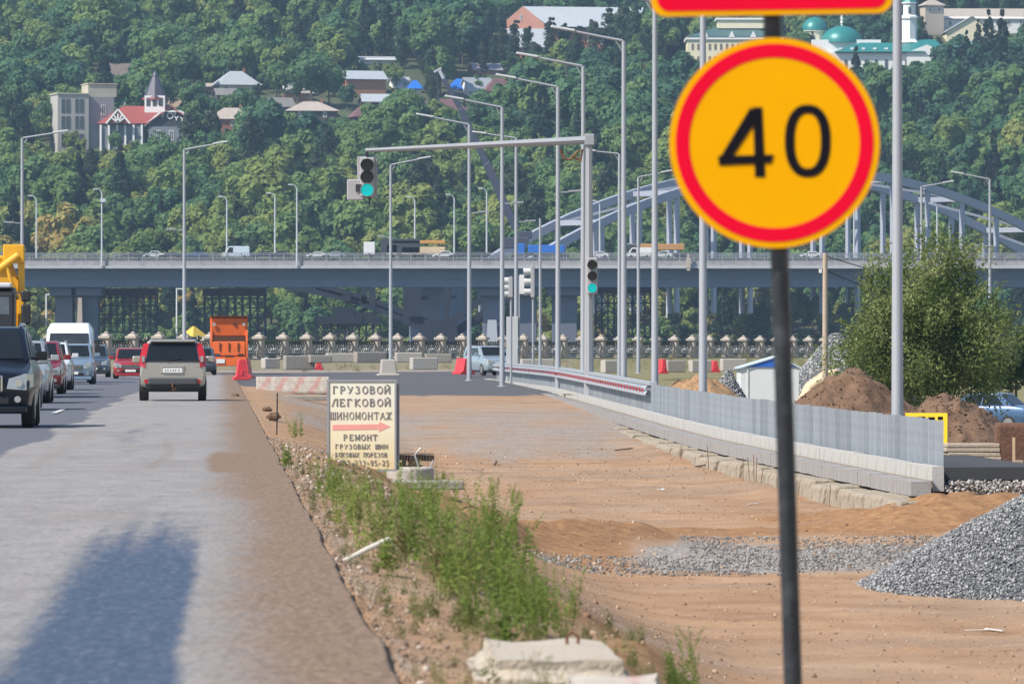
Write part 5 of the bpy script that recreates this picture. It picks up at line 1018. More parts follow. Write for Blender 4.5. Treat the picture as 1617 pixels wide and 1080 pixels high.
# ------------------------------------------------------------------ cars
def paint(name, col, metal=0.25): return mat(name, col, 0.32, metal, 0.05, 1.5, dirt=tuple(0.6 * c + 0.035 for c in col), dirt_amt=0.35, dirt_scale=2.5, coat=0.6)
def lerp(a, b, t): return a + (b - a) * t
def car(name, label, cat, X, D, away, L_=4.5, Wd=1.8, H=1.65, pm=None, suv=True, gc=0.22, hh=1.0, hb=1.08, wr=0.35, rails=False, grille='bars', lamps=None, dark_low=True, rz=0.0, z=0.0, cowl=0.25, rf=0.40, rr=None, tw=0.77, group='cars on the road', visor=False):
    """front of the car faces -y; away=True turns it round"""
    w = Wd / 2; r = tag(empty(name, (X, D, z), (math.pi if away else 0.0) + rz + (0.046 if group == 'cars on the road' else 0.0)), label, cat, group)
    def Y(t): return -L_ / 2 + L_ * t
    rr = rr or (0.93 if suv else 0.70); re = 0.985 if suv else 0.84
    st = [(0.0, .84, gc + .14, hh * .74), (.012, .92, gc + .05, hh * .85), (.05, .96, gc + .01, hh * .90), (.13, 1.0, gc, hh * .97), (cowl, 1.0, gc, hb), (.5, 1.0, gc, hb + .01), (.8, 1.0, gc, hb + .02), (.93, .985, gc + .02, hb + (.01 if suv else -.04)), (.985, .94, gc + .06, hb - (.06 if suv else .1)), (1.0, .86, gc + .15, hb - (.16 if suv else .2))]
    V = []; Fc = []; n = 13
    for t, ws_, zb, zt in st:
        h = zt - zb; ww = w * ws_
        half = [(ww * .80, zb), (ww * .965, zb + h * .10), (ww, zb + h * .42), (ww * .985, zb + h * .78), (ww * .90, zb + h * .97), (ww * .5, zt + .015)]
        ring = [(-x, zz) for x, zz in half] + [(0, zt + .025)] + [(x, zz) for x, zz in reversed(half)]
        V += [(x, Y(t), zz) for x, zz in ring]
    for i in range(len(st) - 1):
        for k in range(n): Fc.append((i * n + k, i * n + (k + 1) % n, (i + 1) * n + (k + 1) % n, (i + 1) * n + k))
    Fc += [tuple(range(n)), tuple(reversed(range((len(st) - 1) * n, len(st) * n)))]
    mb = MB(); mb.add(V, Fc); body = mb.build('body', pm, r, bevel=0.025, smooth=50)
    # glasshouse
    bw, tw_ = w * .90, w * tw; y0, y1, y2, y3 = Y(cowl - .01), Y(rf), Y(rr), Y(re); zb = hb - .03; zt = H - (.05 if rails else 0)
    B = [(-bw, y0, zb), (bw, y0, zb), (bw, y3, zb), (-bw, y3, zb)]; T = [(-tw_, y1, zt - .03), (tw_, y1, zt - .03), (tw_, y2, zt - .02), (-tw_, y2, zt - .02)]
    ym = (y1 + y2) / 2; T2 = [(-tw_ * .97, ym, zt + .015), (tw_ * .97, ym, zt + .015)]
    mb = MB(); mb.add(B + T + T2, [(0, 1, 5, 4), (2, 3, 7, 6), (1, 2, 6, 9, 5), (3, 0, 4, 8, 7), (4, 5, 9, 8), (8, 9, 6, 7), (3, 2, 1, 0)]); mb.build('cabin', pm, r, bevel=0.05, smooth=50, seg=3)
    def panel(nm, a, b_, c, d_, m0, m1, m2, m3, off, par=r, m_=GLASS):
        """glass set slightly proud of the quad a b c d (bottom a-b, top d-c); margins as fractions"""
        a, b_, c, d_ = map(Vector, (a, b_, c, d_)); nn = (b_ - a).cross(d_ - a).normalized() * off
        def P(u_, v_): return lerp(lerp(a, b_, u_), lerp(d_, c, u_), v_) + nn
        q = [P(m0, m2), P(1 - m1, m2), P(1 - m1, 1 - m3), P(m0, 1 - m3)]; bk = [p - nn * 3 for p in q]
        m__ = MB(); m__.add(q + bk, [(0, 1, 2, 3), (4, 7, 6, 5), (0, 4, 5, 1), (1, 5, 6, 2), (2, 6, 7, 3), (3, 7, 4, 0)]); return m__.build(nm, m_, par)
    panel('windscreen', B[0], B[1], T[1], T[0], .07, .07, .08, .07, .016)
    panel('rear_window', B[2], B[3], T[3], T[2], .10, .10, .14 if suv else .08, .10, .016)
    for a, b_, c, d_ in ((B[1], B[2], T[2], T[1]), (B[3], B[0], T[0], T[3])):
        panel('side_window', a, b_, c, d_, .13, .53, .12, .14, .014); panel('side_window', a, b_, c, d_, .50, .14, .12, .14, .014)
    # wheels
    for sx in (-1, 1):
        for ty in (.185, .80):
            x1 = w * 1.0; x0 = x1 - .24
            mb = MB(); yy = Y(ty); mb.tube([(sx * x0, yy, wr), (sx * (x0 + .03), yy, wr), (sx * (x1 - .04), yy, wr), (sx * x1, yy, wr)], [wr * .86, wr, wr, wr * .88], 22); wh = mb.build('wheel', RUBBER, r, smooth=40)
            mb = MB(); mb.tube([(sx * (x1 - .05), yy, wr), (sx * (x1 + .006), yy, wr)], [wr * .66, wr * .62], 16); mb.build('rim', mat('alloy_rim', (0.35, 0.36, 0.37), 0.35, 0.7, 0.1, 6), wh)
    # mirrors
    for sx in (-1, 1):
        mb = MB(); mb.box((sx * (w + .10), Y(cowl + .055), hb + .08), (.22, .13, .16)); mb.box((sx * (w * .96 + .02), Y(cowl + .055), hb + .03), (.16, .07, .05)); mb.build('wing_mirror', pm if lamps != 'black' else BLACKP, r, bevel=.03)
    if rails:
        for sx in (-1, 1): mb = MB(); mb.tube([(sx * tw_ * .9, y1 + .15, zt), (sx * tw_ * .9, y1 + .25, zt + .06), (sx * tw_ * .9, y2 - .25, zt + .06), (sx * tw_ * .9, y2 - .1, zt)], .025, 6); mb.build('roof_rail', CHROME, r)
    f = Y(0)
    # front
    if grille == 'bars':
        mb = MB(); mb.box((0, f + .03, hh * .66), (w * .95, .10, hh * .18)); g = mb.build('grille', BLACKP, r, bevel=.02)
        for k in (-.06, 0, .06): mb = MB(); mb.box((0, f - .028, hh * .66 + k), (w * .9, .03, .022)); mb.build('grille_bar', CHROME, g)
    elif grille == 'vertical':
        mb = MB(); mb.box((0, f + .02, hh * .70), (w * .85, .12, hh * .27)); g = mb.build('grille', CHROME, r, bevel=.03)
        for k in range(5): mb = MB(); mb.box((-w * .34 + k * w * .17, f - .05, hh * .70), (w * .085, .03, hh * .23)); mb.build('grille_slot', BLACKP, g)
    else:
        mb = MB(); mb.box((0, f + .02, hh * .62), (w * 1.1, .10, hh * .22)); g = mb.build('grille', BLACKP, r, bevel=.02)
        for sx in (-1, 1): mb = MB(); mb.bar((sx * w * .35, f - .04, hh * .74), (sx * w * .62, f - .02, hh * .45), .05); mb.build('grille_trim', CHROME, g)
    for sx in (-1, 1):
        fp = [(.50, -.035, .62), (.86, -.005, .60), (.995, .30, .66), (.985, .30, .84), (.86, .02, .86), (.54, -.02, .78)]
        mb = MB(); mb.add([(sx * w * a, f + b_, hh * c) for a, b_, c in fp] + [(sx * w * a * .9, f + b_ + .2, hh * c) for a, b_, c in fp], [(0, 1, 4, 5), (1, 2, 3, 4), (6, 11, 10, 7), (7, 10, 9, 8)] + [(k, 6 + k, 6 + (k + 1) % 6, (k + 1) % 6) for k in range(6)])
        hl = mb.build('headlight', LAMPG, r, smooth=30)
        mb = MB(); mb.tube([(sx * w * .72, f + .02, hh * .71), (sx * w * .72, f - .032, hh * .71)], .07, 12); mb.build('lamp_bulb', CHROME, hl)
        mb = MB(); mb.tube([(sx * w * .70, f + .06, gc + .22), (sx * w * .70, f - .005, gc + .22)], .06, 12); mb.build('fog_light', LAMPG, r)
    mb = MB(); mb.box((0, f + .05, gc + .2), (w * 1.1, .11, .16)); mb.build('lower_intake', BLACKP, r, bevel=.03)
    mb = MB(); mb.box((0, f + .14, gc + .03), (w * 1.75, .34, .14)); mb.build('bumper_lip', BLACKP if dark_low else pm, r, bevel=.04)
    mb = MB(); mb.box((0, f - .012, hh * .44), (.52, .02, .115)); mb.build('number_plate', PLATE, r)
    # rear
    e = Y(1)
    for sx in (-1, 1): mb = MB(); mb.box((sx * w * .80, e - .06, hb - .22), (w * .22, .16, .26)); mb.build('tail_light', REDLENS, r, bevel=.03)
    mb = MB(); mb.box((0, e - .03, gc + .2), (w * 1.6, .16, .2)); mb.build('rear_bumper', BLACKP if dark_low else pm, r, bevel=.03)
    mb = MB(); mb.box((0, e + .012, hb - .32), (.52, .02, .115)); mb.build('number_plate', PLATE, r)
    mb = MB(); mb.box((0, 0, gc + .05), (w * 1.5, L_ * .85, .12)); mb.build('underbody', BLACKP, r)
    # cabin interior seen through the glass is too dark to read: seat backs only
    return r
def at_px(px, s): return PX(px, s)
def oncoming(px_right, s, Wd, L_): return PX(px_right, s) - Wd / 2, F / s + L_ / 2
P_BLK = mat('paint_black_blue', (0.004, 0.006, 0.012), 0.3, 0, 0.1, 1.5, coat=0.25, spec=0.3); P_SIL = paint('paint_silver', (0.42, 0.43, 0.45), 0.5); P_RED = paint('paint_dark_red', (0.22, 0.012, 0.02), 0.2); P_WHT = paint('paint_white', (0.62, 0.63, 0.65), 0.1)
P_SBL = paint('paint_silver_blue', (0.22, 0.30, 0.40), 0.4); P_DGB = paint('paint_slate_blue', (0.06, 0.09, 0.14), 0.3); P_ARD = paint('paint_red', (0.33, 0.02, 0.022), 0.15); P_GREY = paint('paint_grey', (0.25, 0.27, 0.30), 0.4); P_CHA = paint('paint_champagne', (0.42, 0.39, 0.35), 0.5); P_BLU = paint('paint_steel_blue', (0.05, 0.105, 0.21), 0.3)
X, D = oncoming(43, 88, 1.9, 4.8); car('offroad_car', 'black off-road car with chrome vertical grille facing us beside the yellow truck', 'car', X, D, False, 4.8, 1.9, 1.87, P_BLK, True, .30, 1.14, 1.22, .39, True, 'vertical', dark_low=False)
X, D = oncoming(52, 67.9, 1.8, 4.5); car('crossover_car', 'grey crossover mostly hidden behind the black off-road car', 'car', X, D, False, 4.5, 1.8, 1.62, P_GREY, True)
X, D = oncoming(72, 60.0, 1.81, 4.6); car('silver_suv', 'silver crossover with chrome-edged grille following the black off-road car', 'car', X, D, False, 4.6, 1.81, 1.69, P_SIL, True, .24, 1.05, 1.12, .36, True, 'shield')
X, D = oncoming(95, 49.7, 1.82, 4.5); car('red_suv', 'dark red crossover between silver and white cars', 'car', X, D, False, 4.5, 1.82, 1.68, P_RED, True, .22, 1.02, 1.1, .35, False, 'shield')
X, D = oncoming(108, 45.0, 1.84, 4.7); car('white_suv', 'white crossover with chrome roof rails behind the dark red one', 'car', X, D, False, 4.7, 1.84, 1.72, P_WHT, True, .24, 1.06, 1.13, .37, True, 'shield')
X, D = oncoming(145, 38.6, 1.84, 4.5); car('silver_blue_suv', 'pale silver-blue off-roader with wide chrome grille in front of white van', 'car', X, D, False, 4.5, 1.84, 1.70, P_SBL, True, .22, 1.06, 1.13, .36, True, 'bars', dark_low=False)
X, D = oncoming(170, 30.6, 1.8, 4.5); car('slate_car', 'slate blue crossover between silver-blue off-roader and red saloon', 'car', X, D, False, 4.5, 1.8, 1.66, P_DGB, True, .22, 1.02, 1.1, .36, False, 'bars')
car('red_saloon', 'bright red saloon facing us ahead of the champagne off-roader', 'car', PX(203, 32.2), F / 32.2 + 2.1, False, 4.3, 1.74, 1.5, P_ARD, False, .17, .90, .97, .31, False, 'bars', dark_low=False)
car('dark_hatchback', 'dark hatchback peeping out beyond the champagne off-roader', 'car', PX(314, 28), F / 28 + 2.2, True, 4.3, 1.78, 1.55, P_DGB, True, .2, .95, 1.02, .33)
car('pale_suv', 'pale blue-silver crossover waiting at the junction beside red water barrier', 'car', PX(772, 28.6), F / 28.6 + 2.2, False, 4.5, 1.84, 1.63, paint('paint_ice_blue', (0.34, 0.41, 0.47), 0.4), True, .21, 1.02, 1.09, .35, False, 'shield', rz=0.28)
# parked cars behind the guardrail
def gcar(px, s, zl, **k): pass
car('blue_saloon', 'steel blue saloon parked beyond the brown spoil heap', 'car', PX(1556, 40), F / 40, True, 4.4, 1.74, 1.5, P_BLU, False, .17, .92, 1.0, .32, rz=1.1, z=-1.78, group='cars parked behind the guardrail')
car('navy_saloon', 'navy saloon parked behind the yellow board', 'car', PX(1452, 46), F / 46 + 2, True, 4.5, 1.76, 1.47, paint('paint_navy', (0.03, 0.06, 0.14), 0.3), False, .16, .9, .97, .32, rz=-1.25, z=-1.72, group='cars parked behind the guardrail')
car('white_hatchback', 'white car parked behind guardrail posts below spoil heap', 'car', PX(1326, 46), F / 46 + 2, True, 4.3, 1.74, 1.5, P_WHT, False, .16, .9, .97, .32, rz=-1.3, z=-1.72, group='cars parked behind the guardrail')
for px in (1610, 1452, 1326): pass
# ------------------------------------------------------------------ champagne off-roader seen from behind
S1 = 57.2; L_ = 4.6; X, D = PX(266.5, S1), F / S1 + L_ / 2
w = 0.90; r = tag(empty('champagne_suv', (X, D, 0), 0.046), 'champagne boxy off-roader driving away with tall red tail lights', 'car', 'cars on the road')
def ring_body(par, secs, m_, nm='body', bev=.03):
    V = []; Fc = []; n = None
    for y, half in secs:
        ring = [(-x, z_) for x, z_ in half] + [(x, z_) for x, z_ in reversed(half)]; n = len(ring); V += [(x, y, z_) for x, z_ in ring]
    for i in range(len(secs) - 1):
        for k in range(n): Fc.append((i * n + k, i * n + (k + 1) % n, (i + 1) * n + (k + 1) % n, (i + 1) * n + k))
    Fc += [tuple(range(n)), tuple(reversed(range((len(secs) - 1) * n, len(secs) * n)))]
    mb = MB(); mb.add(V, Fc); return mb.build(nm, m_, par, bevel=bev, smooth=45)
b0 = -L_ / 2
ring_body(r, [(b0, [(.60, .42), (.82, .47), (.88, .70), (.86, .98), (.80, 1.06)]), (b0 + .08, [(.68, .36), (.87, .42), (.905, .70), (.89, 1.0), (.85, 1.1)]), (b0 + 1.2, [(.75, .30), (.90, .40), (.92, .7), (.9, 1.02), (.86, 1.12)]), (b0 + 3.2, [(.75, .30), (.9, .4), (.92, .7), (.9, .98), (.85, 1.08)]), (b0 + 4.4, [(.7, .32), (.85, .4), (.88, .65), (.84, .86), (.76, .95)]), (b0 + 4.58, [(.6, .42), (.75, .48), (.78, .62), (.74, .75), (.6, .82)])], P_CHA)
ring_body(r, [(b0 + .02, [(.85, 1.06), (.83, 1.1), (.80, 1.16)]), (b0 + .28, [(.85, 1.06), (.76, 1.52), (.66, 1.66)]), (b0 + .5, [(.85, 1.06), (.75, 1.56), (.65, 1.70)]), (b0 + 2.6, [(.85, 1.06), (.75, 1.56), (.65, 1.70)]), (b0 + 3.4, [(.85, 1.04), (.82, 1.1), (.75, 1.12)])], P_CHA, 'cabin')
mb = MB(); mb.add([(-.74, b0 - .014, 1.09), (.74, b0 - .014, 1.09), (.63, b0 + .20, 1.60), (-.63, b0 + .20, 1.60), (-.74, b0 + .1, 1.09), (.74, b0 + .1, 1.09), (.63, b0 + .33, 1.60), (-.63, b0 + .33, 1.60)], [(0, 1, 2, 3), (4, 7, 6, 5), (0, 4, 5, 1), (1, 5, 6, 2), (2, 6, 7, 3), (3, 7, 4, 0)]); rw = mb.build('rear_window', GLASS, r)
mb = MB(); mb.bar((-.18, b0 - .02, 1.12), (.22, b0 + .012, 1.19), .03); mb.build('wiper', BLACKP, rw)
mb = MB(); mb.box((0, b0 + .26, 1.655), (1.24, .34, .06)); mb.build('spoiler', P_CHA, r, bevel=.02)
for sx in (-1, 1):
    mb = MB(); mb.add([(sx * .76, b0 - .03, .93), (sx * .925, b0 + .03, .95), (sx * .895, b0 + .06, 1.25), (sx * .80, b0 + .20, 1.58), (sx * .65, b0 + .19, 1.60), (sx * .745, b0 - .005, 1.15), (sx * .935, b0 + .35, 1.05), (sx * .82, b0 + .45, 1.55)], [(0, 1, 2, 5), (5, 2, 3, 4), (1, 6, 7, 3, 2)]); tl = mb.build('tail_light', REDLENS, r); tl.modifiers.new('t', 'SOLIDIFY').thickness = 0.03
    mb = MB(); mb.box((sx * .81, b0 - .01, 1.16), (.08, .05, .16)); mb.build('indicator', LAMPG, tl)
    mb = MB(); mb.tube([(sx * .72, b0 + .02, .54), (sx * .72, b0 - .05, .54)], .065, 14); mb.build('rear_reflector', REDLENS, r)
    mb = MB(); mb.tube([(sx * .70, b0 + .45, 1.68), (sx * .70, b0 + .5, 1.77), (sx * .70, b0 + 2.4, 1.77), (sx * .70, b0 + 2.5, 1.66)], .045, 8); mb.build('roof_rail', BLACKP, r)
    for y in (.75, 3.6):
        mb = MB(); mb.tube([(sx * .70, b0 + y, .35), (sx * .92, b0 + y, .35)], [.35, .345], 22); wh = mb.build('wheel', RUBBER, r); mb = MB(); mb.tube([(sx * .9, b0 + y, .35), (sx * .93, b0 + y, .35)], .22, 14); mb.build('rim', MATS['alloy_rim'], wh)
    mb = MB(); mb.box((sx * 1.03, b0 + 3.1, 1.14), (.24, .14, .2)); mb.build('wing_mirror', P_CHA, r, bevel=.04)
mb = MB(); mb.box((0, b0 - .02, .54), (1.36, .2, .2)); mb.build('rear_bumper', mat('grey_bumper_plastic', (0.06, 0.062, 0.068), 0.6), r, bevel=.04)
mb = MB(); mb.box((0, b0 - .005, .86), (.66, .03, .20)); pr = mb.build('plate_recess', P_CHA, r, bevel=.03); mb = MB(); mb.box((0, b0 - .03, .845), (.53, .02, .125)); mb.build('number_plate', PLATE, r)
mb = MB()
for k, x in enumerate((-.2, -.13, -.05, .02, .08, .17)): mb.box((x, b0 - .043, .845), (.022, .006, .06))
mb.build('plate_characters', mat('plate_ink_grey', (0.2, 0.2, 0.2), 0.6), r)
mb = MB(); mb.box((0, b0 - .02, .965), (.62, .05, .04)); mb.build('tailgate_trim', CHROME, r)
mb = MB(); mb.bar((0, b0 + .1, .40), (0, b0 - .14, .40), .05); mb.tube([(0, b0 - .14, .38), (0, b0 - .14, .50)], .022, 8); mb.box((.05, b0 - .06, .34), (.12, .06, .1)); mb.build('tow_bar', RUST, r)
mb = MB(); mb.tube([(.18, b0 + .1, .40), (.34, b0 - .02, .42)], .03, 8); mb.build('exhaust', CHROME, r)
mb = MB(); mb.box((0, b0 + 2.2, .34), (1.5, 3.9, .18)); mb.box((0, b0 + .02, .40), (1.5, .12, .12)); mb.build('underbody', BLACKP, r)
# ------------------------------------------------------------------ white van
S = 36.6; L_ = 5.6; X, D = PX(108, S), F / S; wv = 1.02; zt = 2.62
r = tag(empty('white_van', (X, D, 0), 0.046), 'white high-roof panel van facing us in the oncoming queue', 'van', 'cars on the road')
ring_body(r, [(0, [(.7, .35), (.88, .42), (.95, .7), (.92, 1.0), (.8, 1.1)]), (.25, [(.85, .3), (.97, .4), (1.0, .8), (.97, 1.12), (.9, 1.2)]), (1.0, [(.9, .3), (1.0, .4), (1.03, 1.0), (1.0, 1.42), (.94, 1.46)]), (1.75, [(.9, .3), (1.0, .4), (1.03, 1.0), (.98, 2.1), (.84, 2.38)]), (2.3, [(.9, .3), (1.0, .4), (1.03, 1.0), (.98, 2.3), (.8, 2.58)]), (5.6, [(.9, .3), (1.0, .4), (1.03, 1.0), (.98, 2.32), (.8, 2.6)])], paint('paint_van_white', (0.72, 0.73, 0.75), 0), bev=.06)
mb = MB(); mb.add([(-.90, .93, 1.44), (.90, .93, 1.44), (.82, 1.49, 2.14), (-.82, 1.49, 2.14), (-.9, 1.1, 1.44), (.9, 1.1, 1.44), (.82, 1.8, 2.14), (-.82, 1.8, 2.14)], [(0, 1, 2, 3), (4, 7, 6, 5), (0, 4, 5, 1), (1, 5, 6, 2), (2, 6, 7, 3), (3, 7, 4, 0)]); mb.build('windscreen', mat('pale_reflecting_glass', (0.03, 0.038, 0.045), 0.08, 0, 0.6, 1.5, spec=0.3), r)
for sx in (-1, 1):
    mb = MB(); mb.box((sx * 1.22, 1.1, 1.45), (.2, .12, .42)); mb.build('wing_mirror', BLACKP, r, bevel=.03)
    mb = MB(); mb.box((sx * .78, .08, .92), (.26, .2, .24)); mb.build('headlight', LAMPG, r, bevel=.04)
    for y in (.95, 4.4): mb = MB(); mb.tube([(sx * .78, y, .36), (sx * 1.03, y, .36)], .36, 20); mb.build('wheel', RUBBER, r)
mb = MB(); mb.box((0, -.01, .8), (1.1, .08, .3)); mb.build('grille', BLACKP, r, bevel=.03)
mb = MB(); mb.box((0, -.0, .42), (1.7, .2, .22)); mb.build('bumper', BLACKP, r, bevel=.04)
# ------------------------------------------------------------------ yellow tanker truck behind the black off-roader
S = 54.0; X, D = PX(23, S) - 1.25, F / S; YEL = mat('truck_yellow', (0.72, 0.36, 0.01), 0.4, 0, 0.06, 1.2, dirt=(0.4, 0.22, 0.05), dirt_amt=0.3, coat=0.3)
r = tag(empty('yellow_truck', (X, D, 0), 0.05), 'yellow vacuum tanker truck with black cab front and twin mirrors', 'truck')
mb = MB(); mb.prism([(0, .5), (0, 2.0), (.12, 3.1), (.5, 3.25), (1.9, 3.25), (1.9, .5)], -1.25, 1.25, 'x'); mb.build('cab', mat('truck_cab_black', (0.02, 0.02, 0.022), 0.4), r, bevel=.08)
mb = MB(); mb.box((0, .9, 3.3), (2.3, 1.6, .16)); mb.build('cab_roof', P_WHT, r, bevel=.05)
mb = MB(); mb.add([(-1.1, -.012, 1.85), (1.1, -.012, 1.85), (1.08, .10, 2.95), (-1.08, .10, 2.95), (-1.1, .1, 1.85), (1.1, .1, 1.85), (1.08, .2, 2.95), (-1.08, .2, 2.95)], [(0, 1, 2, 3), (4, 7, 6, 5), (0, 4, 5, 1), (1, 5, 6, 2), (2, 6, 7, 3), (3, 7, 4, 0)]); mb.build('windscreen', mat('truck_windscreen', (0.08, 0.09, 0.10), 0.06, 0, 0.5, 2, spec=0.8), r)
mb = MB(); mb.box((0, -.03, 1.1), (2.2, .12, 1.0)); mb.build('grille', BLACKP, r, bevel=.04); mb = MB(); mb.box((0, -.08, .55), (2.4, .3, .4)); mb.build('bumper', P_WHT, r, bevel=.05)
for sx in (-1, 1):
    for z1, hh_ in ((2.98, .32), (2.45, .58)): mb = MB(); mb.box((sx * 1.58, -.05, z1), (.28, .14, hh_)); mb.build('wing_mirror', BLACKP, r, bevel=.05)
    mb = MB(); mb.tube([(sx * 1.22, 0, 3.1), (sx * 1.5, -.06, 3.05)], .025, 6); mb.tube([(sx * 1.22, 0, 1.95), (sx * 1.56, -.06, 2.12), (sx * 1.56, -.06, 3.0)], .025, 6); mb.build('mirror_arm', BLACKP, r)
    for y in (1.1, 5.6, 6.9): mb = MB(); mb.tube([(sx * .9, y, .5), (sx * 1.24, y, .5)], .5, 20); mb.build('wheel', RUBBER, r)
mb = MB(); mb.tube([(0, 2.3, 2.6), (0, 2.6, 2.6), (0, 8.2, 2.6), (0, 8.5, 2.6)], [0.9, 1.25, 1.25, 0.9], 28); mb.build('tank', YEL, r, smooth=40)
mb = MB(); mb.prism([(-1.3, 1.0), (1.36, 1.0), (1.43, 2.4), (1.40, 3.0), (1.30, 3.5), (1.12, 3.95), (.9, 4.2), (-1.3, 4.2)], 2.42, 2.9); mb.build('body_front', YEL, r, bevel=.04)
mb = MB(); mb.tube([(-1.3, 2.25, 3.3), (-.8, 2.25, 3.85), (0, 2.25, 4.1), (.8, 2.25, 4.12)], .07, 8); mb.build('tank_rim', YEL, r)
mb = MB(); mb.box((1.38, 2.35, 2.5), (.2, .3, 3.8)); mb.box((1.16, 2.35, 4.25), (.62, .5, .55)); mb.build('frame_post', YEL, r, bevel=.03)
mb = MB(); mb.tube([(1.3, 2.1, 4.2), (.75, 2.0, 3.8)], .12, 10); mb.tube([(.95, 2.0, 3.9), (1.1, 2.0, 3.4), (1.3, 2.0, 2.9)], .06, 8); mb.build('suction_pipe', YEL, r, smooth=40)
mb = MB(); mb.box((0, 4.5, .95), (1.0, 8, .3)); mb.build('chassis', BLACKP, r)
# ------------------------------------------------------------------ orange refuse truck
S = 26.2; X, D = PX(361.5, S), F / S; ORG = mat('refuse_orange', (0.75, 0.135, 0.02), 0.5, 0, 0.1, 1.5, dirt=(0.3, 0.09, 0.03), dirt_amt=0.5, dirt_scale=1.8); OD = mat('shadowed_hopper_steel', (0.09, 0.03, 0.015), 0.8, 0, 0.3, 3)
r = tag(empty('refuse_truck', (X, D, 0), 0.046), 'orange refuse truck seen from behind with open hopper', 'truck')
mb = MB(); mb.box((0, 3.6, 2.0), (2.2, 5.0, 2.5)); mb.build('body', ORG, r, bevel=.06)
mb = MB(); mb.prism([(.2, 2.25), (.05, 3.35), (1.2, 3.42), (1.2, 2.25)], -1.08, 1.08, 'x'); tg = mb.build('tailgate', ORG, r, bevel=.04)
mb = MB(); mb.box((0, .52, 2.08), (1.9, .9, .32)); mb.build('hopper_mouth', OD, r)
for sx in (-1, 1): mb = MB(); mb.prism([(.0, .75), (.0, 2.0), (.25, 3.4), (1.2, 3.4), (1.2, .75)], sx * 1.0, sx * 1.13, 'x'); mb.build('side_frame', ORG, r)
mb = MB(); mb.prism([(-.06, 1.05), (-.02, 1.92), (.9, 1.92), (.9, 1.05)], -.98, .98, 'x'); hp = mb.build('hopper', ORG, r, bevel=.04)
for x in (-.55, 0, .55): mb = MB(); mb.box((x, -.06, 1.6), (.06, .08, .5)); mb.build('rib', OD, hp)
mb = MB(); mb.box((0, -.07, 1.06), (.5, .1, .1)); mb.box((-.7, -.07, 1.14), (.3, .1, .12)); mb.box((.7, -.07, 1.14), (.3, .1, .12)); mb.build('hopper_step', OD, hp)
mb = MB(); mb.box((0, .05, .72), (2.15, .3, .55)); mb.build('rear_bumper', ORG, r, bevel=.03)
mb = MB(); mb.box((-.5, -.13, .74), (.5, .03, .26)); mb.build('number_plate', PLATE, r)
for x in (-.9, .9): mb = MB(); mb.box((x, .02, 2.95), (.2, .04, .16)); mb.build('warning_light', LAMPG, tg)
mb = MB(); mb.tube([(.35, .15, 2.97), (.35, .05, 2.97)], .1, 10); mb.build('hatch', OD, tg)
mb = MB(); mb.box((0, .5, 3.44), (2.25, 1.2, .08)); mb.build('top_rail', OD, r)
mb = MB(); mb.box((0, 7.2, 1.7), (2.2, 1.9, 2.2)); mb.build('cab', ORG, r, bevel=.1)
for sx in (-1, 1):
    mb = MB(); mb.box((sx * 1.0, -.06, .62), (.16, .1, .16)); mb.build('tail_light', REDLENS, r)
    for y in (1.6, 6.9): mb = MB(); mb.tube([(sx * .75, y, .48), (sx * 1.1, y, .48)], .48, 18); mb.build('wheel', RUBBER, r)
mb = MB(); mb.box((0, 4, .75), (.9, 8, .3)); mb.build('chassis', BLACKP, r)
# ------------------------------------------------------------------ speed limit sign in front
SS = 471.0; sD = F / SS
def flat(poly, y, t, name, m_, par, hole=None):
    """flat plate outline in the x-z plane, facing the camera"""
    mb = MB()
    if hole is None: mb.prism(poly, y, y - t)
    else:
        n = len(poly); V = [(a, y - t, b_) for a, b_ in poly] + [(a, y - t, b_) for a, b_ in hole] + [(a, y, b_) for a, b_ in poly] + [(a, y, b_) for a, b_ in hole]
        Fc = []
        for k in range(n): k2 = (k + 1) % n; Fc += [(k, k2, n + k2, n + k), (2 * n + k, 3 * n + k, 3 * n + k2, 2 * n + k2), (k, 2 * n + k, 2 * n + k2, k2), (n + k, n + k2, 3 * n + k2, 3 * n + k)]
        mb.add(V, Fc)
    return mb.build(name, m_, par)
def sx_(px): return PX(px, SS)
SGY = mat('sign_yellow', (0.80, 0.37, 0.0), 0.7, 0, 0.03, 6, spec=0.06); SGR = mat('sign_red', (0.74, 0.003, 0.03), 0.7, 0, 0.04, 5, spec=0.06); SGB = mat('sign_black', (0.010, 0.009, 0.013), 0.8, 0, 0.1, 5, spec=0.05); SGG = mat('sign_back_grey', (0.35, 0.35, 0.36), 0.5, 0.4)
cx, cz_ = sx_(1223), PZ(226, SS); base = (sx_(1262), sD + 0.06, gz(sx_(1262), sD))
r = tag(empty('speed_limit_sign', base), 'round yellow 40 speed limit sign with red ring on black pole', 'road sign')
ox, oz = cx - base[0], cz_ - base[2]
def circ(rad, n=72): return [(ox + rad * math.cos(2 * math.pi * k / n), oz + rad * math.sin(2 * math.pi * k / n)) for k in range(n)]
flat(circ(166 / SS), -0.05, 0.018, 'disc', SGY, r)
flat(circ(156.5 / SS), -0.0682, 0.0015, 'red_ring', SGR, r, circ(134.5 / SS))
def dig(px, py): return (ox + (px - 543) / 2.7 / SS, oz - (py - 612) / 2.7 / SS)      # sign-local from the enlarged digit drawing
n = 40; out = []; inn = []
for k in range(n):
    a = 2 * math.pi * k / n; ca, sa = math.cos(a), math.sin(a)
    sg = lambda v, e: math.copysign(abs(v) ** e, v)
    out.append(dig(684 + 98 * sg(ca, .86), 604 + 155 * sg(sa, .86))); inn.append(dig(684 + 56 * sg(ca, .86), 604 + 117 * sg(sa, .86)))
flat(out, -0.0682, 0.002, 'digit_zero', SGB, r, inn)
four = [dig(*p) for p in [(446, 462), (487, 462), (492, 668), (534, 668), (526, 695), (500, 702), (500, 756), (462, 756), (464, 702), (312, 702), (306, 668)]]
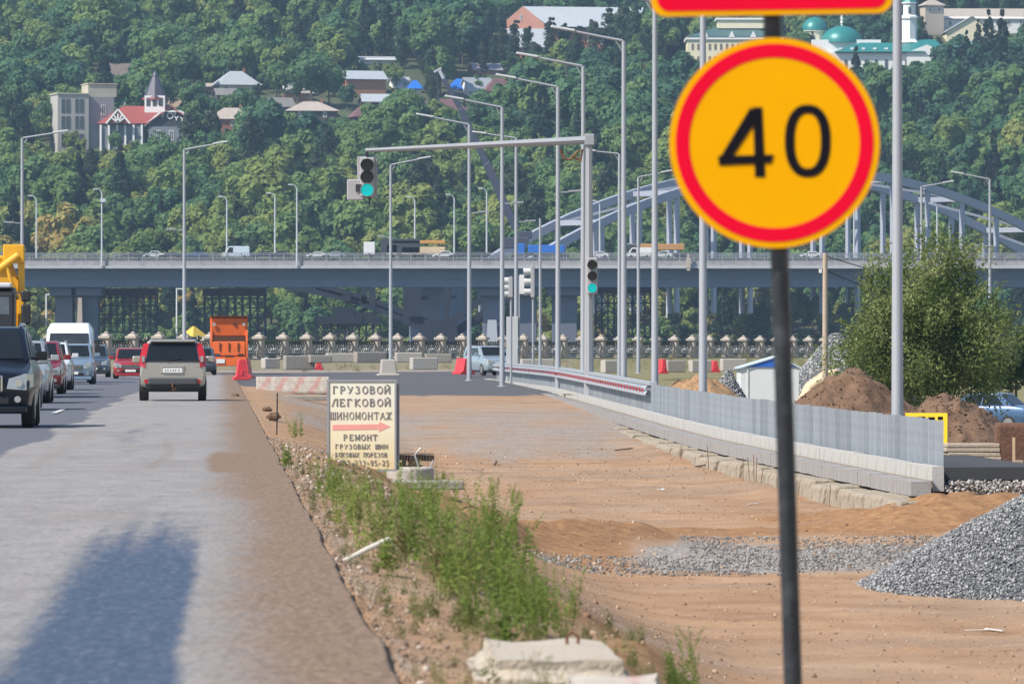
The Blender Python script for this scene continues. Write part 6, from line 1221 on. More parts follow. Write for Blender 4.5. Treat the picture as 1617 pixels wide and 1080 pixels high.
hole = [(440, 540), (456, 536), (460, 668), (360, 668)]
mb = MB(); O4 = [(446, 462), (487, 462), (500, 756), (462, 756), (456, 536), (345, 680), (308, 678)]
y_ = -0.0695
def q4(*ps): mb.prism([dig(*p) for p in ps], -0.0682, -0.0705)
q4((450, 460), (490, 460), (503, 758), (459, 758)); mb2 = MB()
mb2.prism([dig(*p) for p in [(440, 460), (476, 504), (352, 688), (302, 688)]], -0.0682, -0.0712); mb2.prism([dig(*p) for p in [(302, 668), (538, 662), (528, 698), (306, 708)]], -0.0682, -0.0718)
mb.v += []; o1 = mb.build('digit_four', SGB, r)
mb2.build('digit_four', SGB, r)
# triangular plate above, of which the lower edge shows
def rtri(w, h, rad, zc, n=8):
    """rounded triangle, point up, lower edge at z=zc"""
    P = [(-w / 2 + rad * 1.0, zc + rad), (w / 2 - rad, zc + rad), (0, zc + h - rad * 2)]; out = []
    for i, (x, z) in enumerate(P):
        a0 = [210, 330, 90][i] - 60 + 0
        for k in range(n + 1): a = math.radians([150, 270, 30][i] + 120 * k / n); out.append((x + rad * math.cos(a), z + rad * math.sin(a)))
    return out
tz = PZ(24, SS) - base[2]; tx = sx_(1219) - base[0]
def shift(P, dx): return [(a + dx, b_) for a, b_ in P]
t = tag(empty('warning_sign', (base[0] + tx, base[1], base[2] + tz)), 'red-bordered yellow triangular warning plate above the speed limit disc', 'road sign')
flat(rtri(0.81, 0.70, 0.05, 0), -0.05, 0.018, 'plate', SGY, t); o_ = rtri(0.77, 0.66, 0.042, 0.016); i_ = rtri(0.60, 0.50, 0.02, 0.085); flat(o_, -0.0682, 0.0015, 'red_border', SGR, t, i_)
t.rotation_euler = (0, math.radians(-0.9), 0)
mb = MB(); x0 = sx_(1221) - base[0]; zt_ = PZ(-240, SS) - base[2]
mb.tube([(0.005, 0, -0.4), (0.0, 0, 0), (x0, 0, PZ(40, SS) - base[2]), (x0 - .006, 0, zt_)], 0.031, 20); mb.build('post', mat('black_post_paint', (0.014, 0.016, 0.022), 0.42, 0, 0.3, 8, dirt=(0.10, 0.105, 0.12), dirt_amt=0.5, dirt_scale=9), r, smooth=40)
for z_ in (PZ(140, SS), PZ(310, SS)): mb = MB(); mb.box((x0 + .012, -.015, z_ - base[2]), (.10, .06, .03)); mb.build('clamp', SGG, r)
# ------------------------------------------------------------------ tyre-fitting board
GL = {}
def arc(cx, cy, rx, ry, a0, a1, n=10): return [(cx + rx * math.cos(math.radians(a0 + (a1 - a0) * k / n)), cy + ry * math.sin(math.radians(a0 + (a1 - a0) * k / n))) for k in range(n + 1)]
V_ = lambda x, a=0, b_=1: ('v', [(x, a), (x, b_)])
GL['Г'] = [V_(.18), ('h', [(.18, 1), (.72, 1), (.72, .8)])]; GL['Р'] = [V_(.18), ('h', [(.18, 1)] + arc(.45, .74, .3, .26, 90, -90) + [(.18, .48)])]
GL['У'] = [('d', [(.1, 1), (.45, .38)]), ('h', [(.85, 1), (.4, .08), (.2, .02)])]; GL['З'] = [('h', arc(.42, .76, .28, .24, 150, -85)), ('h', arc(.42, .26, .34, .26, 85, -150))]
GL['О'] = [('h', arc(.5, .5, .4, .5, 0, 360, 20))]; GL['0'] = GL['О']; GL['В'] = [V_(.18), ('h', [(.18, 1)] + arc(.45, .77, .26, .23, 90, -90) + [(.18, .54)]), ('h', [(.18, .54)] + arc(.47, .27, .32, .27, 90, -90) + [(.18, 0)])]
GL['И'] = [V_(.14), V_(.86), ('d', [(.14, .08), (.86, .92)])]; GL['Й'] = GL['И'] + [('h', arc(.5, 1.32, .2, .14, 200, 340))]; GL['Л'] = [V_(.84), ('d', [(.08, 0), (.46, 1), (.84, 1)])]
GL['Е'] = [V_(.18), ('h', [(.18, 1), (.78, 1), (.78, .84)]), ('h', [(.18, .52), (.62, .52)]), ('h', [(.18, 0), (.8, 0), (.8, .18)])]; GL['К'] = [V_(.18), ('d', [(.8, 1), (.22, .5), (.86, 0)])]
GL['Ш'] = [V_(.1), V_(.5), V_(.9), ('h', [(.1, 0), (.9, 0)])]; GL['Н'] = [V_(.16), V_(.84), ('h', [(.16, .5), (.84, .5)])]; GL['М'] = [V_(.12), V_(.88), ('d', [(.12, 1), (.5, .15), (.88, 1)])]
GL['Т'] = [V_(.5), ('h', [(.1, .8), (.1, 1), (.9, 1), (.9, .8)])]; GL['А'] = [('d', [(.08, 0), (.5, 1), (.92, 0)]), ('h', [(.25, .35), (.75, .35)])]; GL['Ж'] = [V_(.5), ('d', [(.06, 1), (.46, .5), (.04, 0)]), ('d', [(.94, 1), (.54, .5), (.96, 0)])]
GL['Ы'] = [V_(.1), ('h', [(.1, .55)] + arc(.3, .28, .24, .27, 90, -90) + [(.1, 0)]), V_(.88)]; GL['Х'] = [('d', [(.1, 1), (.9, 0)]), ('d', [(.9, 1), (.1, 0)])]; GL['Б'] = [V_(.18), ('h', [(.18, 1), (.76, 1), (.76, .84)]), ('h', [(.18, .54)] + arc(.46, .27, .32, .27, 90, -90) + [(.18, 0)])]
GL['П'] = [V_(.16), V_(.84), ('h', [(.16, 1), (.84, 1)])]; GL['8'] = [('h', arc(.5, .75, .3, .25, 0, 360, 16)), ('h', arc(.5, .25, .36, .26, 0, 360, 16))]; GL['9'] = [('h', arc(.5, .68, .34, .32, 0, 360, 16)), ('h', [(.84, .68), (.7, .1), (.3, 0)])]
GL['3'] = GL['З']; GL['7'] = [('h', [(.12, .82), (.12, 1), (.86, 1), (.4, 0)])]; GL['5'] = [('h', [(.8, 1), (.25, 1), (.2, .58)] + arc(.45, .32, .36, .32, 110, -150))]; GL['2'] = [('h', arc(.48, .72, .34, .28, 160, -30) + [(.14, 0), (.86, 0), (.86, .16)])]; GL['-'] = [('h', [(.2, .45), (.8, .45)])]
def text(par, s, xc, z, width, h, th, m_, y, name='lettering'):
    n = len(s); cw = width / n; mb = MB()
    for i, ch in enumerate(s):
        if ch not in GL: continue
        x0 = xc - width / 2 + i * cw; lw = cw * 0.84
        def T(p): return (x0 + cw * .08 + p[0] * lw, y, z + p[1] * h)
        for kd, pl in GL[ch]:
            t_ = th * (1.25 if kd == 'v' else 0.95)
            for a, b_ in zip(pl[:-1], pl[1:]): mb.bar(T(a), T(b_), t_, 0.004, up=(0, 1, 0))
            if kd in ('v', 'd'):
                for e in ((pl[0], pl[-1]) if kd == 'v' else (pl[0], pl[-1])):
                    if e[1] in (0, 1): p = T(e); mb.bar((p[0] - lw * .13, y, p[2]), (p[0] + lw * .13, y, p[2]), th * .7, 0.004, up=(0, 1, 0))
    return mb.build(name, m_, par)
TS = 110.0; bx, bD = PX(571.5, TS), F / TS; bz = PZ(742, TS)
m, nt, b = NT('printed_board'); N = nt.nodes; L = nt.links
tc = N.new('ShaderNodeTexCoord'); sp = N.new('ShaderNodeSeparateXYZ'); L.new(tc.outputs['Object'], sp.inputs[0]); rp = N.new('ShaderNodeValToRGB'); mr = N.new('ShaderNodeMapRange'); mr.inputs[2].default_value = 1.25; L.new(sp.outputs[2], mr.inputs[0]); L.new(mr.outputs[0], rp.inputs[0])
rp.color_ramp.elements[0].color = (0.76, 0.60, 0.34, 1); rp.color_ramp.elements[1].color = (0.80, 0.775, 0.67, 1); e = rp.color_ramp.elements.new(0.45); e.color = (0.81, 0.735, 0.54, 1)
nz = N.new('ShaderNodeTexNoise'); nz.inputs['Scale'].default_value = 4; nz.inputs['Detail'].default_value = 6; L.new(tc.outputs['Object'], nz.inputs['Vector']); mx = N.new('ShaderNodeMix'); mx.data_type = 'RGBA'; mx.blend_type = 'MULTIPLY'; mx.inputs[0].default_value = 0.22; L.new(rp.outputs[0], mx.inputs[6]); L.new(nz.outputs['Color'], mx.inputs[7]); L.new(mx.outputs[2], b.inputs['Base Color']); b.inputs['Roughness'].default_value = 0.6
r = tag(empty('tyre_board', (bx, bD, bz), -0.06), 'cream advertising board with grey Cyrillic lettering and red arrow', 'sign board')
bw, bh = 107 / TS, 141 / TS
mb = MB(); mb.box((0, 0, bh / 2), (bw, 0.03, bh)); mb.build('panel', m, r)
mb = MB()
for x in (-bw / 2, bw / 2): mb.box((x, 0, bh / 2), (0.028, 0.06, bh + 0.028))
for z_ in (0.0, bh): mb.box((0, 0, z_), (bw - 0.028, 0.06, 0.028))
mb.build('frame', mat('board_frame_grey', (0.30, 0.31, 0.34), 0.5, 0.3), r)
mb = MB(); mb.box((bw / 2 + .015, 0.10, bh * .48), (0.05, 0.2, bh * .96)); mb.build('side_panel', mat('board_side_grey', (0.2, 0.2, 0.22), 0.6), r)
TX = mat('grey_print', (0.20, 0.18, 0.18), 0.6, 0, 0.15, 20); yy = -0.02
u = bh / 946.0                                   # enlarged drawing: top 60, bottom 1006
def bzr(v): return bh - (v - 60) * u
kx = bw / 720.0
for s_, x0, x1, zt_, zb_, th in (('ГРУЗОВОЙ', 100, 728, 122, 195, .016), ('ЛЕГКОВОЙ', 92, 732, 256, 328, .016), ('ШИНОМОНТАЖ', 78, 738, 395, 468, .0105), ('РЕМОНТ', 215, 590, 632, 690, .013), ('ГРУЗОВЫХ ШИН', 130, 700, 735, 780, .010), ('БОКОВЫХ ПОРЕЗОВ', 130, 694, 822, 866, .0085), ('8-937-333-95-25', 88, 712, 905, 958, .010)):
    text(r, s_, ((x0 + x1) / 2 - 418) * kx, bzr(zb_), (x1 - x0) * kx, (zb_ - zt_) * u, th, TX, yy)
mb = MB(); A = lambda x, v: ((x - 418) * kx, bzr(v)); mb.prism([A(105, 586), A(105, 528), A(600, 520), A(600, 492), A(722, 545), A(600, 602), A(600, 575)], -0.0155, -0.0185); mb.build('arrow', mat('faded_red_print', (0.72, 0.30, 0.27), 0.6, 0, 0.1, 12), r)
# ------------------------------------------------------------------ rubble by the board
def put(mb, name, m_, label, cat, px, s, dz=0.0, rz=0.0, bevel=0.02, grp=None, z=None, y=None):
    X, D = PX(px, s), F / s; zz = z if z is not None else (PZ(y, s) if y is not None else gz(X, D)) + dz
    return tag(mb.build(name, m_, None, (X, D, zz), rz, bevel), label, cat, grp)
WD = mat('weathered_wood', (0.27, 0.21, 0.16), 0.9, 0, 0.3, 4, 0.3, 30); DKW = mat('dark_wood', (0.07, 0.05, 0.04), 0.9, 0, 0.3, 4)
mb = MB(); mb.lathe([(.36, 0), (.36, .24), (.33, .26), (.26, .26), (.26, .02)], 24); o = put(mb, 'concrete_ring', CONC_L, 'short pale concrete ring lying by the tyre board', 'concrete ring', 648, 104, 0.02)
mb = MB(); mb.box((0, 0, .06), (1.15, .7, .13)); o = put(mb, 'concrete_slab', CONC, 'flat dark concrete slab at the foot of the tyre board', 'slab', 668, 106, 0.0, 0.12, 0.02)
r = tag(empty('pallet', (PX(641, 78), F / 78, gz(PX(641, 78), F / 78)), 0.3), 'broken dark wooden pallet behind the tyre board', 'pallet')
for k in range(5): mb = MB(); mb.box((0, -.4 + k * .2, .34), (.9, .12, .03)); mb.build('board', WD, r)
for x in (-.4, 0, .4): mb = MB(); mb.box((x, 0, .25), (.1, 1.0, .12)); mb.build('bearer', DKW, r)
for k in range(4): mb = MB(); mb.box((-.2 + .1 * k, .1 * (k % 2), .06 + .05 * (k % 3)), (.5, .3, .1), rz=k); mb.build('block', WD, r)
mb = MB(); mb.box((0, 0, .06), (.24, .12, .12)); put(mb, 'hollow_brick', mat('orange_brick_clay', (0.42, 0.16, 0.08), 0.9), 'orange brick lying between pallet and concrete ring', 'brick', 634, 88, 0.02, 0.4)
mb = MB(); mb.box((0, 0, .05), (.8, .5, .10)); put(mb, 'broken_slab', CONC, 'broken slab tilted against the concrete ring', 'slab', 640, 96, 0.05, 0.3)
mb = MB(); mb.tube([(0, 0, 0), (.08, 0, .25), (.0, 0, .5), (.1, 0, .62)], .015, 6); mb.tube([(.1, 0, 0), (.22, 0, .2), (.3, 0, .42)], .015, 6); put(mb, 'bent_wire', mat('pale_wire', (0.5, 0.5, 0.5), 0.4, 0.5), 'bent pale reinforcement wire sticking up by the concrete ring', 'wire', 655, 97, 0, 0, 0)
# striped concrete barrier and slab under it
def barrier_mat(name, col, lo, per, wd, x0=0.0):
    m, nt, b = NT(name); N = nt.nodes; L = nt.links; tc = N.new('ShaderNodeTexCoord'); sp = N.new('ShaderNodeSeparateXYZ'); L.new(tc.outputs['Object'], sp.inputs[0])
    a = N.new('ShaderNodeMath'); a.operation = 'MULTIPLY_ADD'; L.new(sp.outputs[2], a.inputs[0]); a.inputs[1].default_value = -0.6; L.new(sp.outputs[0], a.inputs[2])
    md_ = N.new('ShaderNodeMath'); md_.operation = 'PINGPONG'; L.new(a.outputs[0], md_.inputs[0]); md_.inputs[1].default_value = per
    nz = N.new('ShaderNodeTexNoise'); nz.inputs['Scale'].default_value = 6; nz.inputs['Detail'].default_value = 8; nz.inputs['Roughness'].default_value = 0.7; L.new(tc.outputs['Object'], nz.inputs['Vector'])
    b2 = N.new('ShaderNodeMath'); b2.operation = 'MULTIPLY_ADD'; L.new(nz.outputs['Fac'], b2.inputs[0]); b2.inputs[1].default_value = 0.25; L.new(md_.outputs[0], b2.inputs[2])
    mr = N.new('ShaderNodeMapRange'); mr.inputs[1].default_value = wd; mr.inputs[2].default_value = wd + 0.06; mr.inputs[3].default_value = 0.34; mr.inputs[4].default_value = 0; L.new(b2.outputs[0], mr.inputs[0])
    rp = N.new('ShaderNodeValToRGB'); rp.color_ramp.elements[0].color = (*lo, 1); rp.color_ramp.elements[1].color = (*col, 1); rp.color_ramp.elements[0].position = 0.35; rp.color_ramp.elements[1].position = 0.65; L.new(nz.outputs['Fac'], rp.inputs[0])
    mx = N.new('ShaderNodeMix'); mx.data_type = 'RGBA'; mx.inputs[7].default_value = (0.42, 0.07, 0.07, 1); L.new(mr.outputs[0], mx.inputs[0]); L.new(rp.outputs[0], mx.inputs[6]); L.new(mx.outputs[2], b.inputs['Base Color']); b.inputs['Roughness'].default_value = 0.9
    bp = N.new('ShaderNodeBump'); bp.inputs['Strength'].default_value = 0.5; bp.inputs['Distance'].default_value = 0.03; L.new(nz.outputs['Fac'], bp.inputs['Height']); L.new(bp.outputs[0], b.inputs['Normal']); return m
STRIPE = barrier_mat('red_striped_concrete', (0.46, 0.42, 0.37), (0.30, 0.26, 0.22), 0.32, 0.21)
S = 41.5; mb = MB(); mb.prism([(-.35, 0), (-.35, .1), (-.12, .66), (.12, .66), (.35, .1), (.35, 0)], -1.38, 1.38, 'x'); put(mb, 'striped_barrier', STRIPE, 'concrete road barrier with faded red diagonal stripes', 'barrier', 462, S, -0.02, 0.08, 0.03)
S = 46; mb = MB(); mb.box((0, 0, .1), (1.7, 1.2, .16)); put(mb, 'stacked_slab', CONC, 'rough concrete slab lying in front of the striped barrier', 'slab', 487, S, 0.0, 0.1)
# concrete blocks along the embankment
k = 0
for px, y0, y1, w, lab in ((472, 563, 584, 48, 'squat concrete block behind the striped barrier, beside the red cone barrier'), (427, 567, 582, 26, 'small weedy concrete block beside the white plastic barrier'), (537, 559, 572, 44, 'low concrete block close to the balustrade behind red cone barrier'), (584, 557, 573, 50, 'long pale concrete block behind the lamp footing'), (645, 558, 572, 42, 'concrete block next to the lamp footing with dark side'), (669, 566, 584, 42, 'pale concrete block standing apart near dark asphalt'), (692, 560, 573, 42, 'concrete block behind the pale standing-apart block'), (848, 568, 582, 52, 'low concrete block between cabinet and traffic light mast'), (967, 570, 589, 34, 'concrete block between the mast and thick lamp post'), (1066, 570, 588, 30, 'concrete block beside the red plastic barrier at the far road'), (1105, 570, 588, 34, 'concrete block behind the tall lamp pole at far road'), (1158, 568, 586, 40, 'concrete block by the blue-gabled cabin'), (505, 562, 573, 36, 'weathered concrete block in weeds behind the red cone barrier')):
    s = 25.5 if y0 < 562 else 26.8; X, D = PX(px, s), F / s; h = (y1 - y0) / s + 0.05; zz = PZ(y1, s)
    mb = MB(); mb.box((0, 0, h / 2), (w / s, 0.65, h)); o = mb.build('concrete_block', CONC_L if k % 3 else CONC, None, (X, D, max(zz, gz(X, D) - 0.1)), 0.30 + random.uniform(-.15, .15), 0.05); tag(o, lab, 'concrete block', 'concrete blocks along the embankment'); k += 1
# water-filled plastic barriers
def water_barrier(px, y, s, m_, label, w=0.55, h=0.85, l=0.9, rz=0.0):
    X, D = PX(px, s), F / s; z = PZ(y, s)
    mb = MB(); mb.prism([(-w * .62, 0), (-w * .62, .12), (-w * .40, .2), (-w * .22, h), (w * .22, h), (w * .40, .2), (w * .62, .12), (w * .62, 0)], -l / 2, l / 2)
    mb.box((0, -l / 2 - .0, h * .35), (w * .2, .05, h * .25)); o = mb.build('water_barrier', m_, None, (X, D, z), rz, 0.03); return tag(o, label, 'barrier', 'plastic water barriers')
water_barrier(381, 600, 34.5, REDPL, 'red plastic water barrier at road edge, set before another red one', .62, .95, 1.2, .1)
water_barrier(388.5, 597.5, 32.5, REDPL, 'red plastic water barrier half hidden behind another red one', .58, .9, 1.2, -.1)
water_barrier(421, 583, 26.5, WHITEPL, 'white plastic water barrier among weedy concrete blocks', .45, .7, .8)
water_barrier(503.5, 584, 26.5, REDPL, 'small red plastic barrier behind the striped concrete barrier', .42, .62, .8)
water_barrier(732, 591, 29.5, REDPL, 'red plastic barrier in front of the pale waiting crossover', .7, .85, 1.0, .5)
water_barrier(1045, 590, 27, REDPL, 'narrow red plastic barrier between lamp posts at far road', .4, .85, 1.0, .3)
water_barrier(1127, 588, 26, REDPL, 'red plastic barrier among blocks near the blue-gabled cabin', .5, .7, 1.0, .2)
# ------------------------------------------------------------------ behind the guardrail: cabin, tent, heaps, bush
S = 35.0; X, D = PX(1212, S), F / S; z = -1.75
r = tag(empty('site_cabin', (X, D, z), 0.03), 'white site cabin with bright blue gable under pitched roof', 'cabin')
mb = MB(); mb.box((0, 0, 1.2), (2.6, 3.0, 2.4)); mb.build('wall', mat('cabin_white', (0.62, 0.63, 0.64), 0.7, 0, 0.06, 1), r)
mb = MB(); mb.prism([(-1.3, 2.4), (1.3, 2.4), (0.35, 2.86)], -1.55, 1.5); mb.build('gable', mat('cabin_blue', (0.02, 0.12, 0.5), 0.5), r)
mb = MB(); mb.add([(-1.45, -1.6, 2.36), (.35, -1.6, 2.90), (1.45, -1.6, 2.36), (-1.45, 1.7, 2.36), (.35, 1.7, 2.90), (1.45, 1.7, 2.36)], [(0, 1, 4, 3), (1, 2, 5, 4)]); o = mb.build('roof', mat('cabin_roof_pale', (0.5, 0.58, 0.64), 0.5), r); o.modifiers.new('t', 'SOLIDIFY').thickness = .06
mb = MB(); mb.box((-1.0, -1.52, 1.2), (.06, .04, 2.3)); mb.build('corner_post', WHITEPL, r)
def heap(name, label, px0, px1, ytop, s, zb, depth, m_, seed, rough=.25, skew=.0, cat='soil heap', n=70, pw=1.7):
    X, D = PX((px0 + px1) / 2, s), F / s; w = (px1 - px0) / s / 2; h = PZ(ytop, s) - zb
    a = np.linspace(-1, 1, n); A, B = np.meshgrid(a, a); rr = np.sqrt((A - skew * (1 - np.abs(A))) ** 2 + B ** 2)
    zz = h * np.clip(1 - rr ** pw, -0.15, 1) + (fbm(A * 5 + 9, B * 5, seed, 5) - 0.5) * rough * h * np.clip(1.25 - rr, 0, 1)
    root = tag(empty(name, (X, D, zb)), label, cat); link('core', grid(name, A * w * 1.05, B * depth, zz, m_), root)
    k_ = np.random.default_rng(seed).integers(0, n, (2600, 2)); T = np.stack([(A * w * 1.05)[k_[:, 0], k_[:, 1]], (B * depth)[k_[:, 0], k_[:, 1]], zz[k_[:, 0], k_[:, 1]]], 1); T[:, :2] += np.random.default_rng(seed + 1).normal(size=(2600, 2)) * .05
    cl_ = link('clods', scatter('clods', ROCK_V, ROCK_F, T, np.random.default_rng(seed + 2).uniform(.015, .065, len(T)), m_, seed=seed), root); cl_['kind'] = 'stuff'; return X, D, w, h
heap('soil_heap', 'tall brown soil heap in front of the beige tent', 1190, 1530, 592, 58, -1.75, 3.4, DIRTM, 3, .4, -0.15)
heap('soil_mound', 'brown soil heap beside the blue parked saloon', 1372, 1660, 628, 62, -1.7, 3.2, DIRTM, 8, .4, -0.2)
heap('far_soil_heap', 'low tawny soil ridge behind the guardrail and lamp poles', 1020, 1180, 596, 38, -1.0, 4, mat('tawny_soil', (0.32, 0.19, 0.095), 0.95, 0, 0.4, 3, 0.8, 14), 12, .4)
# beige tent
S = 44.0; X, D = PX(1318, S), F / S; r = tag(empty('beige_tent', (X, D, -1.7)), 'beige dome-shaped tarpaulin tent behind the brown soil heap', 'tent')
TENT = mat('beige_tarpaulin', (0.58, 0.45, 0.30), 0.8, 0, 0.08, 2); hT = PZ(583, S) + 1.7
mb = MB(); mb.prism([(-1.45, 0), (-1.38, hT * .45), (-1.0, hT * .78), (-.35, hT * .98), (.1, hT), (.65, hT * .9), (1.2, hT * .66), (1.5, hT * .3), (1.55, 0)], -1.2, 1.4); mb.build('canopy', TENT, r, bevel=.12, smooth=50, seg=3)
mb = MB(); mb.prism([(-1.05, 0), (-1.05, hT * .6), (-.2, hT * .84), (.6, hT * .6), (.6, 0)], -1.26, -1.2); mb.build('door_flap', mat('tan_tarpaulin', (0.48, 0.36, 0.23), 0.8, 0, .1, 3), r)
# gravel piles
def gravel_pile(name, label, X, D, w, dp, h, zb, n, smin, smax, seed, skew=0.0):
    r = np.random.default_rng(seed); rr = np.sqrt(r.random(n)); a = r.uniform(0, 2 * math.pi, n); A = rr * np.cos(a); B = rr * np.sin(a)
    def zf(A, B): q = np.sqrt(A * A + B * B); return h * np.clip(1.06 - q ** 1.05 * 1.06, 0, 1) * (0.92 + 0.16 * fbm(A * 3, B * 3, seed)) 
    T = np.stack([A * w, B * dp, zf(A, B) + r.uniform(-.02, .02, n)], 1)
    o = tag(empty(name, (X, D, zb)), label, 'gravel pile')
    g = np.linspace(-1, 1, 40); GA, GB = np.meshgrid(g, g); link('core', grid('core', GA * w, GB * dp, zf(GA, GB) - .03 - .3 * (np.sqrt(GA**2 + GB**2) > 1), GRV), o)
    st = link('stones', scatter('stones', ROCK_V, ROCK_F, T, r.uniform(smin, smax, n), GRV, seed=seed), o); st['kind'] = 'stuff'
S = 130.0; gravel_pile('gravel_pile', 'big pile of blue-grey crushed stone on the dirt track', PX(1700, S), F / S + 2.2, 2.55, 5.2, 1.28, -1.56, 42000, .014, .036, 5)
gravel_pile('far_gravel_pile', 'tall dark crushed stone pile behind the cabin and wooden pole', PX(1320, 30), F / 30, 3.6, 6, PZ(528, 30) + 1.8, -1.8, 9000, .06, .14, 6)
gravel_pile('low_gravel_pile', 'low crushed stone pile beside the white cabin', PX(1150, 37), F / 37, 1.3, 3, PZ(585, 37) + 1.6, -1.6, 3000, .05, .10, 9)
# stones strewn over the haul road and verge
n = 15000; D_ = rng.uniform(83, 100, n); X_ = rng.uniform(0.2, 8.5, n); msk = (vn(X_ * .8, D_ * .3, 4) > rng.random(n) * .9 + .05); msk &= ~((X_ < 2.6) & (D_ > 90.5 + 1.2 * X_ * 0)); T = np.stack([X_, D_, G(X_, D_) + .005], 1)[msk]
o = link('haul_road_gravel', scatter('haul_road_gravel', ROCK_V, ROCK_F, T, rng.uniform(.012, .05, len(T)), gravel_mat('haul_gravel', (0.085, 0.077, 0.072), (0.17, 0.155, 0.147), (0.36, 0.335, 0.31)), seed=3)); kind(o, 'stuff', 'grey crushed stone strewn across the dirt haul road', 'gravel')
n = 6500; D_ = 24 + 80 * rng.random(n) ** 1.2; U_ = rng.exponential(.38, n); X_ = xe(D_) + U_ + .02; T = np.stack([X_, D_, G(X_, D_) + .004], 1)
D2 = rng.uniform(62, 96, 420); X2 = xe(D2) + rng.uniform(.12, 1.3, 420); T = np.concatenate([T, np.stack([X2, D2, G(X2, D2) + .01], 1)]); SZ = np.concatenate([rng.uniform(.004, .018, len(D_)) * np.where(rng.random(len(D_)) < .05, 2.4, 1), rng.uniform(.02, .075, 420)])
o = link('verge_rubble', scatter('verge_rubble', ROCK_V, ROCK_F, T, SZ, gravel_mat('verge_stone', (0.13, 0.085, 0.06), (0.24, 0.175, 0.125), (0.48, 0.40, 0.33)), seed=4)); kind(o, 'stuff', 'stones and broken asphalt crumbs along the road edge', 'rubble')
n = 13000; D_ = rng.uniform(40, 160, n); X_ = xe(D_) + rng.uniform(1.5, 13, n); T = np.stack([X_, D_, G(X_, D_)], 1); T = T[X_ < fx(D_) - 1.3]
o = link('dirt_clods', scatter('dirt_clods', ROCK_V, ROCK_F, T, rng.uniform(.008, .03, len(T)) * np.where(rng.random(len(T)) < .06, 2.2, 1), gravel_mat('clod_soil', (0.16, 0.09, 0.055), (0.28, 0.175, 0.105), (0.48, 0.37, 0.27)), seed=6)); kind(o, 'stuff', 'small clods and pebbles scattered on the bare dirt', 'clods')
# yellow board, slabs, stakes, cones of spoil at the footway end
S = 80.0; r = tag(empty('yellow_board', (PX(1463, S), F / S, PZ(700, S)), -0.25), 'yellow board with black print behind the last guardrail posts', 'sign board')
mb = MB(); mb.box((0, 0, .3), (.84, .04, .6)); mb.build('panel', mat('board_yellow', (0.80, 0.58, 0.02), 0.5), r)
mb = MB()
for k, (x, z_, w_) in enumerate(((-.28, .5, .12), (-.1, .5, .16), (.1, .49, .14), (-.2, .38, .3), (.28, .5, .1))): mb.box((x, -.024, z_), (w_, .006, .06))
mb.build('print', SGB, r); mb = MB(); mb.box((-.35, .05, -.2), (.05, .05, .6)); mb.box((.35, .05, -.2), (.05, .05, .6)); mb.build('leg', WD, r)
S = 84.0; r = tag(empty('stone_stack', (PX(1534, S), F / S, PZ(742, S)), 0.05), 'stack of flat tan stone slabs behind the footway end', 'stone stack')
for k in range(6): mb = MB(); mb.box((random.uniform(-.03, .03), 0, .04 + k * .085), (1.0 + random.uniform(-.08, .08), .6, .075), rz=random.uniform(-.04, .04)); mb.build('slab', mat('tan_stone_slab', (0.42, 0.35, 0.27), 0.9, 0, .25, 3, .5, 25, (0.25, 0.19, 0.14), .5, 3), r, bevel=.015)
mb = MB(); mb.box((0, 0, .35), (.62, .5, 1.15)); put(mb, 'soil_pillar', mat('dark_red_soil', (0.12, 0.06, 0.04), 0.95, 0, .4, 4, .8, 14), 'dark red cut soil bank beside the stone stack', 'soil bank', 1597, 84, y=745, bevel=.08)
mb = MB(); mb.box((0, 0, 0), (.05, .04, .85)); put(mb, 'wooden_stake', mat('new_pine', (0.5, 0.36, 0.22), 0.8, 0, .12, 6), 'pale wooden stake driven beside the cut soil bank', 'stake', 1601, 88, y=728, bevel=.004)
mb = MB(); mb.box((0, 0, .11), (.17, .15, .22), taper=.9); put(mb, 'kerb_offcut', WK, 'small grey concrete offcut standing at the footway end', 'concrete offcut', 1572, 90, y=764, rz=.2, bevel=.012)
mb = MB(); mb.box((0, 0, .0), (.16, .25, .2)); put(mb, 'plywood_piece', WD, 'small beige plywood piece behind the wooden stake', 'plywood', 1609, 86, y=735)
mb = MB(); mb.box((0, 0, .08), (.28, .14, .05)); mb.box((-.08, 0, .02), (.06, .12, .1)); mb.box((.16, 0, .06), (.3, .02, .02)); put(mb, 'wooden_bench', WD, 'small wooden trestle lying on the grey kerb', 'trestle', 895, 42, z=-0.34, rz=.1, bevel=.004)
# wooden pole with wires
S = 45.0; X, D = PX(1303, S), F / S; z0 = -1.75; r = tag(empty('wooden_pole', (X, D, z0)), 'weathered wooden utility pole with sagging wires', 'utility pole')
h = PZ(400, S) - z0; mb = MB(); mb.tube([(0, 0, -.2), (0, 0, h)], [.11, .085], 10); mb.build('pole_shaft', mat('pole_timber', (0.40, 0.32, 0.25), 0.9, 0, .15, 4), r, smooth=40)
mb = MB(); mb.box((-.17, 0, h - .62), (.1, .08, .14)); mb.build('insulator', WHITEPL, r)
mb = MB()
for a, b_ in (((0, 0, h - .1), (3.6, 3, h - .7)), ((0, 0, h - .6), (3.8, 4, h - 1.7))): mb.tube([a, ((a[0] + b_[0]) / 2, 1.5, (a[2] + b_[2]) / 2 - .2), b_], .018, 5)
mb.build('wire', BLACKP, r)
# embankment wall pieces at far right
S = 24.0; mb = MB(); mb.box((0, 0, .9), (4.0, .4, 1.8)); put(mb, 'pink_wall', mat('faded_pink_banner', (0.52, 0.40, 0.40), 0.9, 0, .35, 2, dirt=(0.35, .12, .15), dirt_amt=.5), 'faded pinkish printed hoarding beyond the parked saloon', 'hoarding', 1612, S, y=612, rz=.05)
